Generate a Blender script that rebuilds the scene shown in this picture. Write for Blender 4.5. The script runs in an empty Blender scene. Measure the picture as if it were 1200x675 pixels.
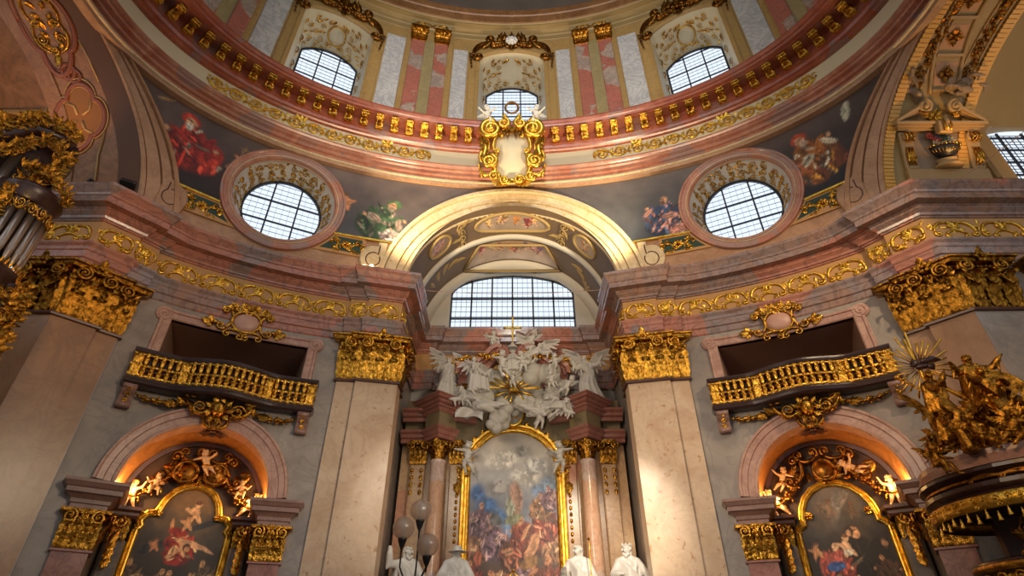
import bpy, math, random
import numpy as np
from mathutils import Vector, Matrix
from mathutils.geometry import delaunay_2d_cdt

EYE = 1.6                      # camera height; everything below is written relative to the eye
PI = math.pi
SC = bpy.context.scene
COL = SC.collection
ORG = {}
sin, cos, rad = math.sin, math.cos, math.radians


# ------------------------------------------------------------------ objects
def tag(o, label=None, cat=None, group=None, kind=None):
    if label: o['label'] = label
    if cat: o['category'] = cat
    if group: o['group'] = group
    if kind: o['kind'] = kind
    return o


def thing(name, label, cat, loc=(0, 0, 0), group=None, kind=None):
    o = bpy.data.objects.new(name, None)
    COL.objects.link(o)
    o.location = (loc[0], loc[1], loc[2] + EYE)
    o.empty_display_size = 0.2
    ORG[o.name] = Vector(loc)
    return tag(o, label, cat, group, kind)


class MB:
    def __init__(s, warp=None):
        s.v, s.f, s.sm, s.warp = [], [], [], warp

    def add(s, vs, fs, smooth=True, warp=None):
        n = len(s.v)
        w = warp or s.warp
        if warp and s.warp:
            w = lambda x, y, z: s.warp(*warp(x, y, z))
        s.v += [tuple(w(*p)) for p in vs] if w else [tuple(p) for p in vs]
        s.f += [tuple(i + n for i in f) for f in fs]
        s.sm += [smooth] * len(fs)
        return s

    def build(s, name, mat, parent=None, origin=None, cols=None):
        if parent is not None:
            L = ORG[parent.name]
        elif origin is not None:
            L = Vector(origin)
        else:
            a = np.array(s.v)
            lo, hi = a.min(0), a.max(0)
            L = Vector(((lo[0] + hi[0]) / 2, (lo[1] + hi[1]) / 2, lo[2]))
        me = bpy.data.meshes.new(name)
        me.from_pydata([(p[0] - L[0], p[1] - L[1], p[2] - L[2]) for p in s.v], [], s.f)
        me.polygons.foreach_set('use_smooth', s.sm)
        if cols is not None:
            at = me.attributes.new('Col', 'FLOAT_COLOR', 'POINT')
            at.data.foreach_set('color', np.asarray(cols, dtype=np.float32).ravel())
        me.update()
        me.materials.append(mat)
        return link(name, me, parent, L)


def link(name, me, parent=None, L=(0, 0, 0)):
    o = bpy.data.objects.new(name, me)
    COL.objects.link(o)
    if parent is not None:
        o.parent = parent
    else:
        o.location = (L[0], L[1], L[2] + EYE)
    ORG[o.name] = Vector(L)
    return o


def copy_tree(o, parent=None):
    c = o.copy()
    COL.objects.link(c)
    c.parent = parent
    ORG[c.name] = ORG.get(o.name, Vector())
    for ch in list(o.children):
        copy_tree(ch, c)
    return c


def place(o, M):
    """put a top-level thing built at the origin at frame M (eye-relative)"""
    o.matrix_world = Matrix.Translation((0, 0, EYE)) @ M
    ORG[o.name] = M.translation.copy()
    return o


def frame_m(o, T, Up, N):
    """columns: X = T, Y = -N (front is -Y), Z = Up"""
    T, Up, N = Vector(T), Vector(Up), Vector(N)
    M = Matrix(((T[0], -N[0], Up[0], o[0]), (T[1], -N[1], Up[1], o[1]), (T[2], -N[2], Up[2], o[2]), (0, 0, 0, 1)))
    return M


def fw(o, T, Up, N):
    """warp for local (u right, v up, w towards the viewer)"""
    o, T, Up, N = Vector(o), Vector(T), Vector(Up), Vector(N)
    def w(u, v, ww):
        p = o + T * u + Up * v + N * ww
        return (p.x, p.y, p.z)
    return w


def xf(M):
    """warp from figure coordinates through matrix"""
    def w(x, y, z):
        p = M @ Vector((x, y, z))
        return (p.x, p.y, p.z)
    return w


# ------------------------------------------------------------------ plan curves
class Wall:
    """vertical elliptical wall of the nave; l = arc length from the axis (left negative), d = towards the room"""
    def __init__(s, a, b, yc=7.5, tmax=130):
        s.a, s.b, s.yc = a, b, yc
        n = 6000
        t = np.linspace(0, rad(tmax), n)
        dt = t[1] - t[0]
        tm = t[:-1] + dt / 2
        L = np.concatenate([[0], np.cumsum(dt * np.hypot(a * np.cos(tm), b * np.sin(tm)))])
        s.T, s.L = t, L

    def t(s, l):
        return math.copysign(float(np.interp(abs(l), s.L, s.T)), l)

    def l_t(s, t):
        return math.copysign(float(np.interp(abs(t), s.T, s.L)), t)

    def l_x(s, x):
        return s.l_t(math.asin(max(-1, min(1, x / s.a))))

    def nrm(s, t):
        n = Vector((-sin(t) / s.a, -cos(t) / s.b, 0))
        return n.normalized()

    def pt(s, t, d=0):
        n = s.nrm(t)
        return (s.a * sin(t) + n.x * d, s.yc + s.b * cos(t) + n.y * d)

    def map(s, l, z, d):
        x, y = s.pt(s.t(l), d)
        return (x, y, z)

    def off(s, l0, z0):
        return lambda u, v, w: s.map(l0 + u, z0 + v, w)

    def frame(s, l, z, d=0):
        t = s.t(l)
        n = s.nrm(t)
        T = Vector((-n.y, n.x, 0))
        x, y = s.pt(t, d)
        return Vector((x, y, z)), T, Vector((0, 0, 1)), n


W = Wall(11.3, 6.95)           # nave wall
RA, RB = 11.05, 6.8            # base ellipse of the drum ring
DR = Wall(RA * .94, RB * .94)  # drum wall


def ring_pt(t, s, z):
    return (RA * s * sin(t), 7.5 + RB * s * cos(t), z)


# ------------------------------------------------------------------ mesh pieces
def box(mb, x0, x1, y0, y1, z0, z1, warp=None, b=0.0):
    if b <= 0:
        v = [(x, y, z) for x in (x0, x1) for y in (y0, y1) for z in (z0, z1)]
        f = [(0, 1, 3, 2), (4, 6, 7, 5), (0, 4, 5, 1), (2, 3, 7, 6), (0, 2, 6, 4), (1, 5, 7, 3)]
        return mb.add(v, f, False, warp)
    P = [(x0 + b, y0), (x1 - b, y0), (x1, y0 + b), (x1, y1 - b), (x1 - b, y1), (x0 + b, y1), (x0, y1 - b), (x0, y0 + b)]
    cx, cy = (x0 + x1) / 2, (y0 + y1) / 2
    sx, sy = max(0, 1 - 2 * b / (x1 - x0)), max(0, 1 - 2 * b / (y1 - y0))
    Q = [(cx + (p[0] - cx) * sx, cy + (p[1] - cy) * sy) for p in P]
    v = [(p[0], p[1], z0) for p in Q] + [(p[0], p[1], z0 + b) for p in P] + [(p[0], p[1], z1 - b) for p in P] + [(p[0], p[1], z1) for p in Q]
    f = [tuple(range(7, -1, -1)), tuple(range(24, 32))]
    for k in range(3):
        f += [(k * 8 + i, k * 8 + (i + 1) % 8, k * 8 + 8 + (i + 1) % 8, k * 8 + 8 + i) for i in range(8)]
    return mb.add(v, f, False, warp)


def tube(mb, pts, r, n=6, warp=None, cap=True, flat=1.0):
    """round tube along pts; r number or list; flat squeezes along local third axis"""
    P = [Vector(p) for p in pts]
    m = len(P)
    R = r if isinstance(r, (list, tuple)) else [r] * m
    vs, fs = [], []
    ref = None
    for i in range(m):
        d = (P[min(i + 1, m - 1)] - P[max(i - 1, 0)])
        if d.length < 1e-9: d = Vector((1, 0, 0))
        d.normalize()
        if ref is None:
            ref = Vector((0, 0, 1)) if abs(d.z) < .9 else Vector((0, 1, 0))
        a = d.cross(ref)
        if a.length < 1e-6: a = d.orthogonal()
        a.normalize()
        b = a.cross(d).normalized()
        ref = b
        for k in range(n):
            t = 2 * PI * k / n
            vs.append(P[i] + a * (R[i] * cos(t)) + b * (R[i] * flat * sin(t)))
    for i in range(m - 1):
        for k in range(n):
            k2 = (k + 1) % n
            fs.append((i * n + k, i * n + k2, (i + 1) * n + k2, (i + 1) * n + k))
    if cap:
        fs.append(tuple(range(n - 1, -1, -1)))
        fs.append(tuple((m - 1) * n + k for k in range(n)))
    return mb.add([tuple(p) for p in vs], fs, True, warp)


def ball(mb, c, r, warp=None, seg=8, rings=6):
    rx, ry, rz = r if isinstance(r, (tuple, list)) else (r, r, r)
    vs = [(c[0], c[1], c[2] + rz)]
    for i in range(1, rings):
        p = PI * i / rings
        for k in range(seg):
            t = 2 * PI * k / seg
            vs.append((c[0] + rx * sin(p) * cos(t), c[1] + ry * sin(p) * sin(t), c[2] + rz * cos(p)))
    vs.append((c[0], c[1], c[2] - rz))
    fs = [(0, 1 + k, 1 + (k + 1) % seg) for k in range(seg)]
    for i in range(rings - 2):
        for k in range(seg):
            a, b = 1 + i * seg + k, 1 + i * seg + (k + 1) % seg
            fs.append((a, a + seg, b + seg, b))
    e = len(vs) - 1
    o = 1 + (rings - 2) * seg
    fs += [(e, o + (k + 1) % seg, o + k) for k in range(seg)]
    return mb.add(vs, fs, True, warp)


def lathe(mb, prof, n=16, c=(0, 0), warp=None, a0=0, a1=2 * PI, smooth=True, sx=1, sy=1):
    """prof [(r,z)] about vertical axis at c"""
    full = abs(a1 - a0 - 2 * PI) < 1e-6
    m = n if full else n + 1
    vs, fs = [], []
    for r, z in prof:
        for k in range(m):
            t = a0 + (a1 - a0) * k / n
            vs.append((c[0] + r * sx * cos(t), c[1] + r * sy * sin(t), z))
    for i in range(len(prof) - 1):
        for k in range(n):
            k2 = (k + 1) % m
            fs.append((i * m + k, i * m + k2, (i + 1) * m + k2, (i + 1) * m + k))
    return mb.add(vs, fs, smooth, warp)


def grid(mb, fn, nu, nv, smooth=True, warp=None, keep=None):
    vs = [fn(i / nu, j / nv) for j in range(nv + 1) for i in range(nu + 1)]
    fs = []
    for j in range(nv):
        for i in range(nu):
            if keep and not keep((i + .5) / nu, (j + .5) / nv): continue
            a = j * (nu + 1) + i
            fs.append((a, a + 1, a + nu + 2, a + nu + 1))
    return mb.add(vs, fs, smooth, warp)


def miters(path, closed=False):
    n = len(path)
    out = []
    def nr(a, b):
        dx, dy = b[0] - a[0], b[1] - a[1]
        L = math.hypot(dx, dy) or 1e-9
        return (dy / L, -dx / L)
    for i in range(n):
        if closed:
            n1, n2 = nr(path[i - 1], path[i]), nr(path[i], path[(i + 1) % n])
        else:
            n1 = nr(path[i - 1], path[i]) if i > 0 else None
            n2 = nr(path[i], path[i + 1]) if i < n - 1 else None
            n1 = n1 or n2
            n2 = n2 or n1
        k = 1 + n1[0] * n2[0] + n1[1] * n2[1]
        k = max(k, .25)
        out.append(((n1[0] + n2[0]) / k, (n1[1] + n2[1]) / k))
    return out


def sweep(mb, path, prof, closed=False, warp=None, smooth=False):
    """sweep profile [(p, z)] along a plan path (x, y); p to the right of travel (the room when going left to right)"""
    M = miters(path, closed)
    n, m = len(path), len(prof)
    vs = [(path[i][0] + M[i][0] * p, path[i][1] + M[i][1] * p, z) for i in range(n) for (p, z) in prof]
    fs = []
    for i in range(n if closed else n - 1):
        j = (i + 1) % n
        for k in range(m - 1):
            fs.append((i * m + k, j * m + k, j * m + k + 1, i * m + k + 1))
    return mb.add(vs, fs, smooth, warp)


def framing(mb, path, prof, closed=True, warp=None, smooth=False):
    """moulding along a (u, v) path; prof [(offset right of travel, w)]"""
    M = miters(path, closed)
    n, m = len(path), len(prof)
    vs = [(path[i][0] + M[i][0] * p, path[i][1] + M[i][1] * p, w) for i in range(n) for (p, w) in prof]
    fs = []
    for i in range(n if closed else n - 1):
        j = (i + 1) % n
        for k in range(m - 1):
            fs.append((i * m + k, j * m + k, j * m + k + 1, i * m + k + 1))
    return mb.add(vs, fs, smooth, warp)


def prism(mb, poly, w0, w1, warp=None, bev=0.0):
    """solid from (u, v) polygon between depths w0 and w1 (front w1)"""
    n = len(poly)
    fr = poly
    if bev:
        A = sum(poly[i][0] * poly[(i + 1) % n][1] - poly[(i + 1) % n][0] * poly[i][1] for i in range(n))
        M = miters(poly, True)
        s = -bev if A > 0 else bev
        fr = [(p[0] + q[0] * s, p[1] + q[1] * s) for p, q in zip(poly, M)]
    vs = [(p[0], p[1], w0) for p in poly]
    fs = []
    lay = [poly, fr] if bev else [poly]
    ws = [w1 - bev, w1] if bev else [w1]
    for P, w in zip(lay, ws):
        vs += [(p[0], p[1], w) for p in P]
    for k in range(len(lay)):
        fs += [(k * n + i, k * n + (i + 1) % n, (k + 1) * n + (i + 1) % n, (k + 1) * n + i) for i in range(n)]
    fs.append(tuple(range(len(lay) * n, len(lay) * n + n)))
    return mb.add(vs, fs, False, warp)


def holed(mb, outer, holes, step, fn, smooth=True, w=0.0):
    """flat (u, v) region with holes, filled by triangles of about 'step', then mapped by fn(u, v)"""
    def inside(p, poly):
        c = False
        n = len(poly)
        for i in range(n):
            a, b = poly[i], poly[i - 1]
            if (a[1] > p[1]) != (b[1] > p[1]) and p[0] < (b[0] - a[0]) * (p[1] - a[1]) / (b[1] - a[1]) + a[0]:
                c = not c
        return c
    pts, ed = [], []
    def dens(poly):
        o = []
        for i in range(len(poly)):
            a, b = poly[i], poly[(i + 1) % len(poly)]
            k = max(1, int(math.hypot(b[0] - a[0], b[1] - a[1]) / step))
            o += [(a[0] + (b[0] - a[0]) * j / k, a[1] + (b[1] - a[1]) * j / k) for j in range(k)]
        return o
    for poly in [outer] + holes:
        q = dens(poly)
        n0 = len(pts)
        pts += q
        ed += [(n0 + i, n0 + (i + 1) % len(q)) for i in range(len(q))]
    u0, u1 = min(p[0] for p in outer), max(p[0] for p in outer)
    v0, v1 = min(p[1] for p in outer), max(p[1] for p in outer)
    for i in range(1, int((u1 - u0) / step)):
        for j in range(1, int((v1 - v0) / step)):
            p = (u0 + i * step, v0 + j * step)
            if inside(p, outer) and not any(inside(p, h) for h in holes):
                pts.append(p)
    V, E, F, _a, _b, _c = delaunay_2d_cdt([Vector(p) for p in pts], ed, [], 0, 1e-5)
    fs = []
    for f in F:
        c = (sum(V[i][0] for i in f) / len(f), sum(V[i][1] for i in f) / len(f))
        if inside(c, outer) and not any(inside(c, h) for h in holes):
            fs.append(tuple(f))
    return mb.add([fn(p[0], p[1]) for p in V], fs, smooth)


def arc_pts(cx, cy, rx, ry, a0, a1, n):
    return [(cx + rx * cos(rad(a0 + (a1 - a0) * i / n)), cy + ry * sin(rad(a0 + (a1 - a0) * i / n))) for i in range(n + 1)]


# ------------------------------------------------------------------ carved ornament (local u right, v up, w out)
def spiral(mb, c, r, turns=1.6, dirn=1, a0=0.0, th=.05, warp=None, w0=0.0, n=26, seg=6, rise=0.6, flat=1.0):
    pts, R = [], []
    for i in range(n + 1):
        k = i / n
        a = a0 + dirn * 2 * PI * turns * k
        q = r * (1 - k) ** .85 + .12 * r * k
        pts.append((c[0] + q * cos(a), c[1] + q * sin(a), w0 + th * rise * (1 + 1.2 * k)))
        R.append(th * (1 - .45 * k))
    tube(mb, pts, R, seg, warp, flat=flat)
    ball(mb, (c[0], c[1], w0 + th * 1.6), th * 1.1, warp, 6, 4)


def leaf(mb, base, ang, L, wd, warp=None, w0=0.0, curl=.25, lobes=3, lift=.15):
    """acanthus leaf lying on the (u, v) plane, growing at angle ang, its tip curling off the plane"""
    nu, nv = 4, 9
    ca, sa = cos(ang), sin(ang)
    vs, fs = [], []
    for j in range(nv + 1):
        s = j / nv
        prof = (sin(PI * (s * .86 + .1)) ** .8) * (1 - .28 * abs(sin(PI * lobes * s)))
        if j == nv: prof = .06
        for i in range(nu + 1):
            k = (i / nu - .5) * 2
            x = L * (s - .10 * abs(k) * s)
            y = wd * .5 * prof * k
            h = w0 + L * (lift * sin(PI * s * .8) + curl * s ** 3) - abs(k) * wd * .13 + (wd * .08 if i == nu // 2 else 0)
            vs.append((base[0] + x * ca - y * sa, base[1] + x * sa + y * ca, h))
    for j in range(nv):
        for i in range(nu):
            a = j * (nu + 1) + i
            fs.append((a, a + 1, a + nu + 2, a + nu + 1))
    mb.add(vs, fs, True, warp)


def upleaf(mb, u, v, w, wd, h, out, warp=None):
    """acanthus leaf standing up on a bell: lobed edge, hollow face, tip rolling outwards (for capitals)"""
    nu, nv = 6, 16
    vs, fs = [], []
    for j in range(nv + 1):
        s = j / nv
        a = s * 1.05
        if a <= .74:
            q = a / .74
            vv, ww = h * q * .93, out * .38 * q ** 1.6
        else:
            q = (a - .74) / .31 * PI * 1.15
            vv, ww = h * .93 + h * .10 * sin(q), out * .38 + out * .32 * (1 - cos(q))
        t = (s * 4.2) % 1
        tooth = (1 - abs(2 * t - 1)) ** .7
        prof = (.50 + .46 * sin(PI * min(1, s * .95 + .02))) * (.60 + .40 * tooth)
        if j == nv: prof *= .45
        for i in range(nu + 1):
            k = (i / nu - .5) * 2
            rib = .07 * wd if i == nu // 2 else (.02 * wd if i % 2 else 0)
            vs.append((u + wd * .5 * prof * k, v + vv - abs(k) * h * .05 * (1 - t), w + ww + rib + abs(k) ** 2 * wd * (.10 * tooth - .06)))
    for j in range(nv):
        for i in range(nu):
            a = j * (nu + 1) + i
            fs.append((a, a + 1, a + nu + 2, a + nu + 1))
    mb.add(vs, fs, True, warp)


def rosette(mb, c, r, warp=None, w0=0.0, n=6):
    for k in range(n):
        leaf(mb, c, 2 * PI * k / n, r, r * .8, warp, w0, .05, 1, .25)
    ball(mb, (c[0], c[1], w0 + r * .3), r * .28, warp, 6, 4)


def cscroll(mb, a, b, bulge, th, warp=None, w0=0.0, r=None, turns=1.25):
    """C scroll from a to b bowed by bulge, curled at both ends"""
    ax, ay = a; bx, by = b
    dx, dy = bx - ax, by - ay
    L = math.hypot(dx, dy)
    nx, ny = -dy / L, dx / L
    s = 1 if bulge > 0 else -1
    r = r or L * .16
    pts = []
    for i in range(13):
        k = i / 12
        h = bulge * 4 * k * (1 - k)
        pts.append((ax + dx * k + nx * h, ay + dy * k + ny * h, w0 + th * .5))
    tube(mb, pts, [th * (.7 + .5 * sin(PI * i / 12)) for i in range(13)], 6, warp)
    for (px, py), q in (((ax, ay), 1), ((bx, by), -1)):
        cx, cy = px - nx * r * s, py - ny * r * s
        cx += dx / L * r * .25 * q
        cy += dy / L * r * .25 * q
        spiral(mb, (cx, cy), r, turns, s * q, math.atan2(py - cy, px - cx), th * .9, warp, w0, 16)


def rinceau(mb, u0, u1, v0, v1, per, th, warp=None, w0=0.0, seed=1, leaves=True):
    """running scroll of foliage along a band"""
    rng = random.Random(seed)
    n = max(1, round((u1 - u0) / per))
    per = (u1 - u0) / n
    h = (v1 - v0)
    vm = (v0 + v1) / 2
    pts = []
    for i in range(n * 12 + 1):
        u = u0 + per * i / 12
        pts.append((u, vm + h * .34 * sin(PI * (u - u0) / per), w0 + th * .5))
    tube(mb, pts, th * .8, 5, warp)
    for k in range(n):
        s = 1 if k % 2 == 0 else -1
        c = (u0 + per * (k + .5), vm - s * h * .06)
        rr = min(h * .34, per * .42)
        spiral(mb, c, rr, 1.5, -s, PI / 2 * s + rng.uniform(-.3, .3), th, warp, w0, 22)
        if leaves:
            for q in range(3):
                a = PI / 2 * s + (q - 1) * .9 + rng.uniform(-.2, .2)
                leaf(mb, (c[0] + rr * .7 * cos(a), c[1] + rr * .7 * sin(a)), a + s * .8, h * .3, h * .2, warp, w0, .1)
            leaf(mb, (u0 + per * k, vm), s * .9, h * .45, h * .24, warp, w0, .1)
            leaf(mb, (u0 + per * k, vm), -s * 1.2, h * .4, h * .2, warp, w0, .1)
            leaf(mb, (u0 + per * (k + .85), vm - s * h * .3), rng.uniform(-.6, .6), h * .25, h * .16, warp, w0, .1)


def strapwork(mb, u0, u1, v0, v1, th, warp=None, w0=0.0, n=3, seed=3):
    """bandwork frieze of linked C scrolls with leaf tufts"""
    rng = random.Random(seed)
    per = (u1 - u0) / n
    h = v1 - v0
    for k in range(n):
        a = u0 + per * k
        m = a + per / 2
        cscroll(mb, (a + per * .06, v0 + h * .25), (a + per * .40, v0 + h * .78), h * .22, th, warp, w0, h * .16)
        cscroll(mb, (a + per * .94, v0 + h * .25), (a + per * .60, v0 + h * .78), -h * .22, th, warp, w0, h * .16)
        cscroll(mb, (a + per * .30, v0 + h * .16), (a + per * .70, v0 + h * .16), h * .2, th * .9, warp, w0, h * .12)
        leaf(mb, (m, v0 + h * .36), PI / 2, h * .5, h * .3, warp, w0, .1)
        leaf(mb, (m, v0 + h * .4), PI / 2 + .7, h * .36, h * .18, warp, w0, .1)
        leaf(mb, (m, v0 + h * .4), PI / 2 - .7, h * .36, h * .18, warp, w0, .1)
        for q in range(7):
            leaf(mb, (a + per * rng.uniform(.04, .96), v0 + h * rng.uniform(.2, .8)), rng.uniform(0, 6.28), h * .3, h * .15, warp, w0, .1)
        rosette(mb, (a, v0 + h * .52), h * .17, warp, w0, 5)


def garland(mb, a, b, sag, r, warp=None, w0=0.0, seed=1, n=18):
    rng = random.Random(seed)
    for i in range(n + 1):
        k = i / n
        u = a[0] + (b[0] - a[0]) * k
        v = a[1] + (b[1] - a[1]) * k - sag * 4 * k * (1 - k)
        q = r * (.65 + .5 * sin(PI * k))
        ball(mb, (u + rng.uniform(-.3, .3) * r, v + rng.uniform(-.3, .3) * r, w0 + q * .6), q * rng.uniform(.7, 1), warp, 6, 4)
        leaf(mb, (u, v), rng.uniform(0, 6.28), q * 2.0, q * 1.1, warp, w0 + q * .3, .2)


def foliage_patch(mb, poly_fn, n, size, warp=None, w0=0.0, seed=1):
    rng = random.Random(seed)
    for i in range(n):
        u, v = poly_fn(rng)
        s = size * rng.uniform(.6, 1.3)
        if rng.random() < .35:
            spiral(mb, (u, v), s * .5, 1.3, rng.choice((-1, 1)), rng.uniform(0, 6.28), s * .12, warp, w0 + rng.uniform(0, .3) * s, 14, 5)
        else:
            leaf(mb, (u, v), rng.uniform(0, 6.28), s, s * .5, warp, w0 + rng.uniform(0, .3) * s, .25)
# ------------------------------------------------------------------ materials
def srgb(h):
    h = h.lstrip('#')
    c = [int(h[i:i + 2], 16) / 255 for i in (0, 2, 4)]
    return tuple((x / 12.92 if x <= .04045 else ((x + .055) / 1.055) ** 2.4) for x in c) + (1,)


MATS = {}


class NT:
    def __init__(s, name):
        m = bpy.data.materials.new(name)
        m.use_nodes = True
        s.m, s.t = m, m.node_tree
        s.bsdf = s.t.nodes['Principled BSDF']
        s.co = s.t.nodes.new('ShaderNodeTexCoord').outputs['Object']
        MATS[name] = m

    def n(s, typ, **kw):
        nd = s.t.nodes.new(typ)
        for k, v in kw.items():
            if k in nd.inputs:
                if hasattr(v, 'is_linked') or isinstance(v, bpy.types.NodeSocket): s.t.links.new(v, nd.inputs[k])
                else: nd.inputs[k].default_value = v
            else: setattr(nd, k, v)
        return nd

    def noise(s, scale, detail=6, dist=0.0, rough=.6, vec=None):
        nd = s.n('ShaderNodeTexNoise', Scale=scale, Detail=detail, Distortion=dist, Roughness=rough)
        s.t.links.new(vec or s.co, nd.inputs['Vector'])
        return nd.outputs['Fac']

    def ramp(s, fac, stops, interp='LINEAR'):
        nd = s.n('ShaderNodeValToRGB')
        nd.color_ramp.interpolation = interp
        e = nd.color_ramp.elements
        while len(e) > 1: e.remove(e[0])
        for i, (p, c) in enumerate(stops):
            x = e[0] if i == 0 else e.new(p)
            x.position = p
            x.color = c if not isinstance(c, str) else srgb(c)
        s.t.links.new(fac, nd.inputs['Fac'])
        return nd.outputs['Color']

    def mix(s, fac, a, b, mode='MIX'):
        nd = s.n('ShaderNodeMix', data_type='RGBA', blend_type=mode)
        for sock, v in ((nd.inputs[0], fac), (nd.inputs[6], a), (nd.inputs[7], b)):
            if isinstance(v, bpy.types.NodeSocket): s.t.links.new(v, sock)
            else: sock.default_value = srgb(v) if isinstance(v, str) else v
        return nd.outputs[2]

    def bump(s, h, strength=.2, dist=.02):
        nd = s.n('ShaderNodeBump', Strength=strength, Distance=dist)
        s.t.links.new(h, nd.inputs['Height'])
        s.t.links.new(nd.outputs['Normal'], s.bsdf.inputs['Normal'])

    def out(s, color=None, rough=.5, metal=0.0, spec=.5, coat=0.0):
        b = s.bsdf
        if color is not None:
            if isinstance(color, bpy.types.NodeSocket): s.t.links.new(color, b.inputs['Base Color'])
            else: b.inputs['Base Color'].default_value = srgb(color) if isinstance(color, str) else color
        if isinstance(rough, bpy.types.NodeSocket): s.t.links.new(rough, b.inputs['Roughness'])
        else: b.inputs['Roughness'].default_value = rough
        b.inputs['Metallic'].default_value = metal
        b.inputs['Specular IOR Level'].default_value = spec
        b.inputs['Coat Weight'].default_value = coat
        return s.m


def marble(name, base, cloud, vein, scale=.8, rough=.28, patch=None, patch_scale=.45, patch_at=.52, vein_amt=.55, fleck=None):
    m = NT(name)
    n1 = m.noise(scale, 7, 1.4, .58)
    c = m.mix(m.ramp(n1, [(.36, (0, 0, 0, 1)), (.66, (1, 1, 1, 1))]), base, cloud)
    if patch:
        wv = m.n('ShaderNodeVectorMath', operation='MULTIPLY_ADD')
        m.t.links.new(m.co, wv.inputs[0])
        wv.inputs[1].default_value = (1, 1, 1)
        nz = m.n('ShaderNodeTexNoise', Scale=1.3, Detail=4)
        m.t.links.new(m.co, nz.inputs['Vector'])
        sc = m.n('ShaderNodeVectorMath', operation='SCALE')
        m.t.links.new(nz.outputs['Color'], sc.inputs[0])
        sc.inputs['Scale'].default_value = .8
        m.t.links.new(sc.outputs[0], wv.inputs[2])
        vo = m.n('ShaderNodeTexVoronoi', Scale=patch_scale)
        m.t.links.new(wv.outputs[0], vo.inputs['Vector'])
        sep = m.n('ShaderNodeSeparateColor')
        m.t.links.new(vo.outputs['Color'], sep.inputs[0])
        k = m.ramp(sep.outputs[0], [(patch_at, (0, 0, 0, 1)), (patch_at + .02, (1, 1, 1, 1))])
        pc = m.mix(n1, patch, m.mix(.45, patch, cloud))
        c = m.mix(k, c, pc)
    n2 = m.noise(scale * 1.5, 6, 2.2, .55)
    v = m.ramp(n2, [(.44, (0, 0, 0, 1)), (.495, (1, 1, 1, 1)), (.55, (0, 0, 0, 1))])
    vm = m.n('ShaderNodeMath', operation='MULTIPLY')
    m.t.links.new(v, vm.inputs[0]); vm.inputs[1].default_value = vein_amt
    c = m.mix(vm.outputs[0], c, vein)
    if fleck:
        n3 = m.noise(6.5, 5, .6, .5)
        k = m.ramp(n3, [(.63, (0, 0, 0, 1)), (.69, (1, 1, 1, 1))])
        c = m.mix(k, c, fleck)
    m.bump(m.noise(2.2, 4, .5), .05, .05)
    return m.out(c, rough)


def gold(name, col, dark, rough=.3, bumpy=.35):
    m = NT(name)
    n = m.noise(9, 5)
    c = m.mix(m.ramp(n, [(.35, (0, 0, 0, 1)), (.6, (1, 1, 1, 1))]), dark, col)  # dark tone scattered through the gold imitates deep shade in the carving
    m.bump(m.noise(15, 5), bumpy, .035)
    return m.out(c, rough, 1.0)


def plain(name, a, b, scale=2.0, rough=.5, bump=.1, spec=.5):
    m = NT(name)
    c = m.mix(m.noise(scale, 7, .6), a, b)
    m.bump(m.noise(scale * 4, 5), bump, .02)
    return m.out(c, rough, 0, spec)


M = {}
M['wall'] = marble('grey_marble', '#897d73', '#a39688', '#6e6660', .6, .22, vein_amt=.28)
M['entab'] = marble('pink_grey_marble', '#9a7664', '#877a78', '#5c463f', 1.0, .18, patch='#b87358', patch_scale=.8, patch_at=.5, vein_amt=.5)
M['ringm'] = marble('red_marble', '#96492f', '#b0664a', '#7a5a54', 1.4, .26, patch='#86655f', patch_scale=1.6, patch_at=.84, vein_amt=.45)
M['ringlow'] = marble('rose_ring_marble', '#ab6a50', '#c08a70', '#7f605a', 1.2, .26, patch='#94776f', patch_scale=1.3, patch_at=.8, vein_amt=.35)
M['pil'] = marble('beige_marble', '#bd9c7c', '#cfb496', '#97775d', .8, .36, vein_amt=.2, fleck='#a87f58')
M['pilwarm'] = marble('tan_marble', '#8f6a4a', '#a47e5c', '#7c5a45', .7, .28, vein_amt=.35, fleck='#9a6d45')
M['surround'] = marble('rose_marble', '#ad8270', '#bf9884', '#855e52', 1.2, .32, vein_amt=.45)
M['archi'] = marble('cream_marble', '#cdb48a', '#d9c6a0', '#b08d55', 1.1, .4, vein_amt=.4, fleck='#c39a4e')
M['archtan'] = marble('tan_arch_marble', '#a37a58', '#b58e6c', '#83593f', .9, .4, vein_amt=.35)
M['white'] = marble('white_veined_marble', '#c2beb8', '#d2cec8', '#83838b', .7, .35, vein_amt=.5)
M['yellow'] = marble('yellow_marble', '#b08d54', '#a98a58', '#8e6a38', 1.4, .35, vein_amt=.4)
M['olive'] = marble('olive_marble', '#a79468', '#97875f', '#7e6e48', 1.3, .35, vein_amt=.4)
M['pinkdrum'] = marble('pink_drum_marble', '#b9a290', '#948a7c', '#83534a', 1.6, .35, patch='#b85f4a', patch_scale=1.3, patch_at=.45, vein_amt=.6)
M['altarred'] = marble('dark_rose_marble', '#8f5a4c', '#9d6a5a', '#6a4038', 1.4, .3, vein_amt=.4)
M['altarcol'] = marble('column_marble', '#c9ab9c', '#d2bcae', '#a87462', 1.0, .16, patch='#cf9f78', patch_scale=.7, patch_at=.5, vein_amt=.4)
M['altarpan'] = marble('altar_panel_marble', '#a8845e', '#ba9a72', '#7f5644', 1.3, .3, patch='#b5785e', patch_scale=.7, patch_at=.6, vein_amt=.4)
M['olivestone'] = marble('olive_stone', '#7d6b4c', '#8a7858', '#5e4e36', 1.2, .45, vein_amt=.3)
M['chapelred'] = marble('chapel_red_marble', '#94604f', '#a87666', '#5f3a3a', 1.5, .3, vein_amt=.5)
M['impost'] = marble('impost_marble', '#876558', '#987668', '#5f463e', 1.5, .35, vein_amt=.3)
M['niche'] = marble('amber_niche_marble', '#a06a38', '#b27a40', '#6a3c1c', 1.1, .35, vein_amt=.6)
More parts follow.
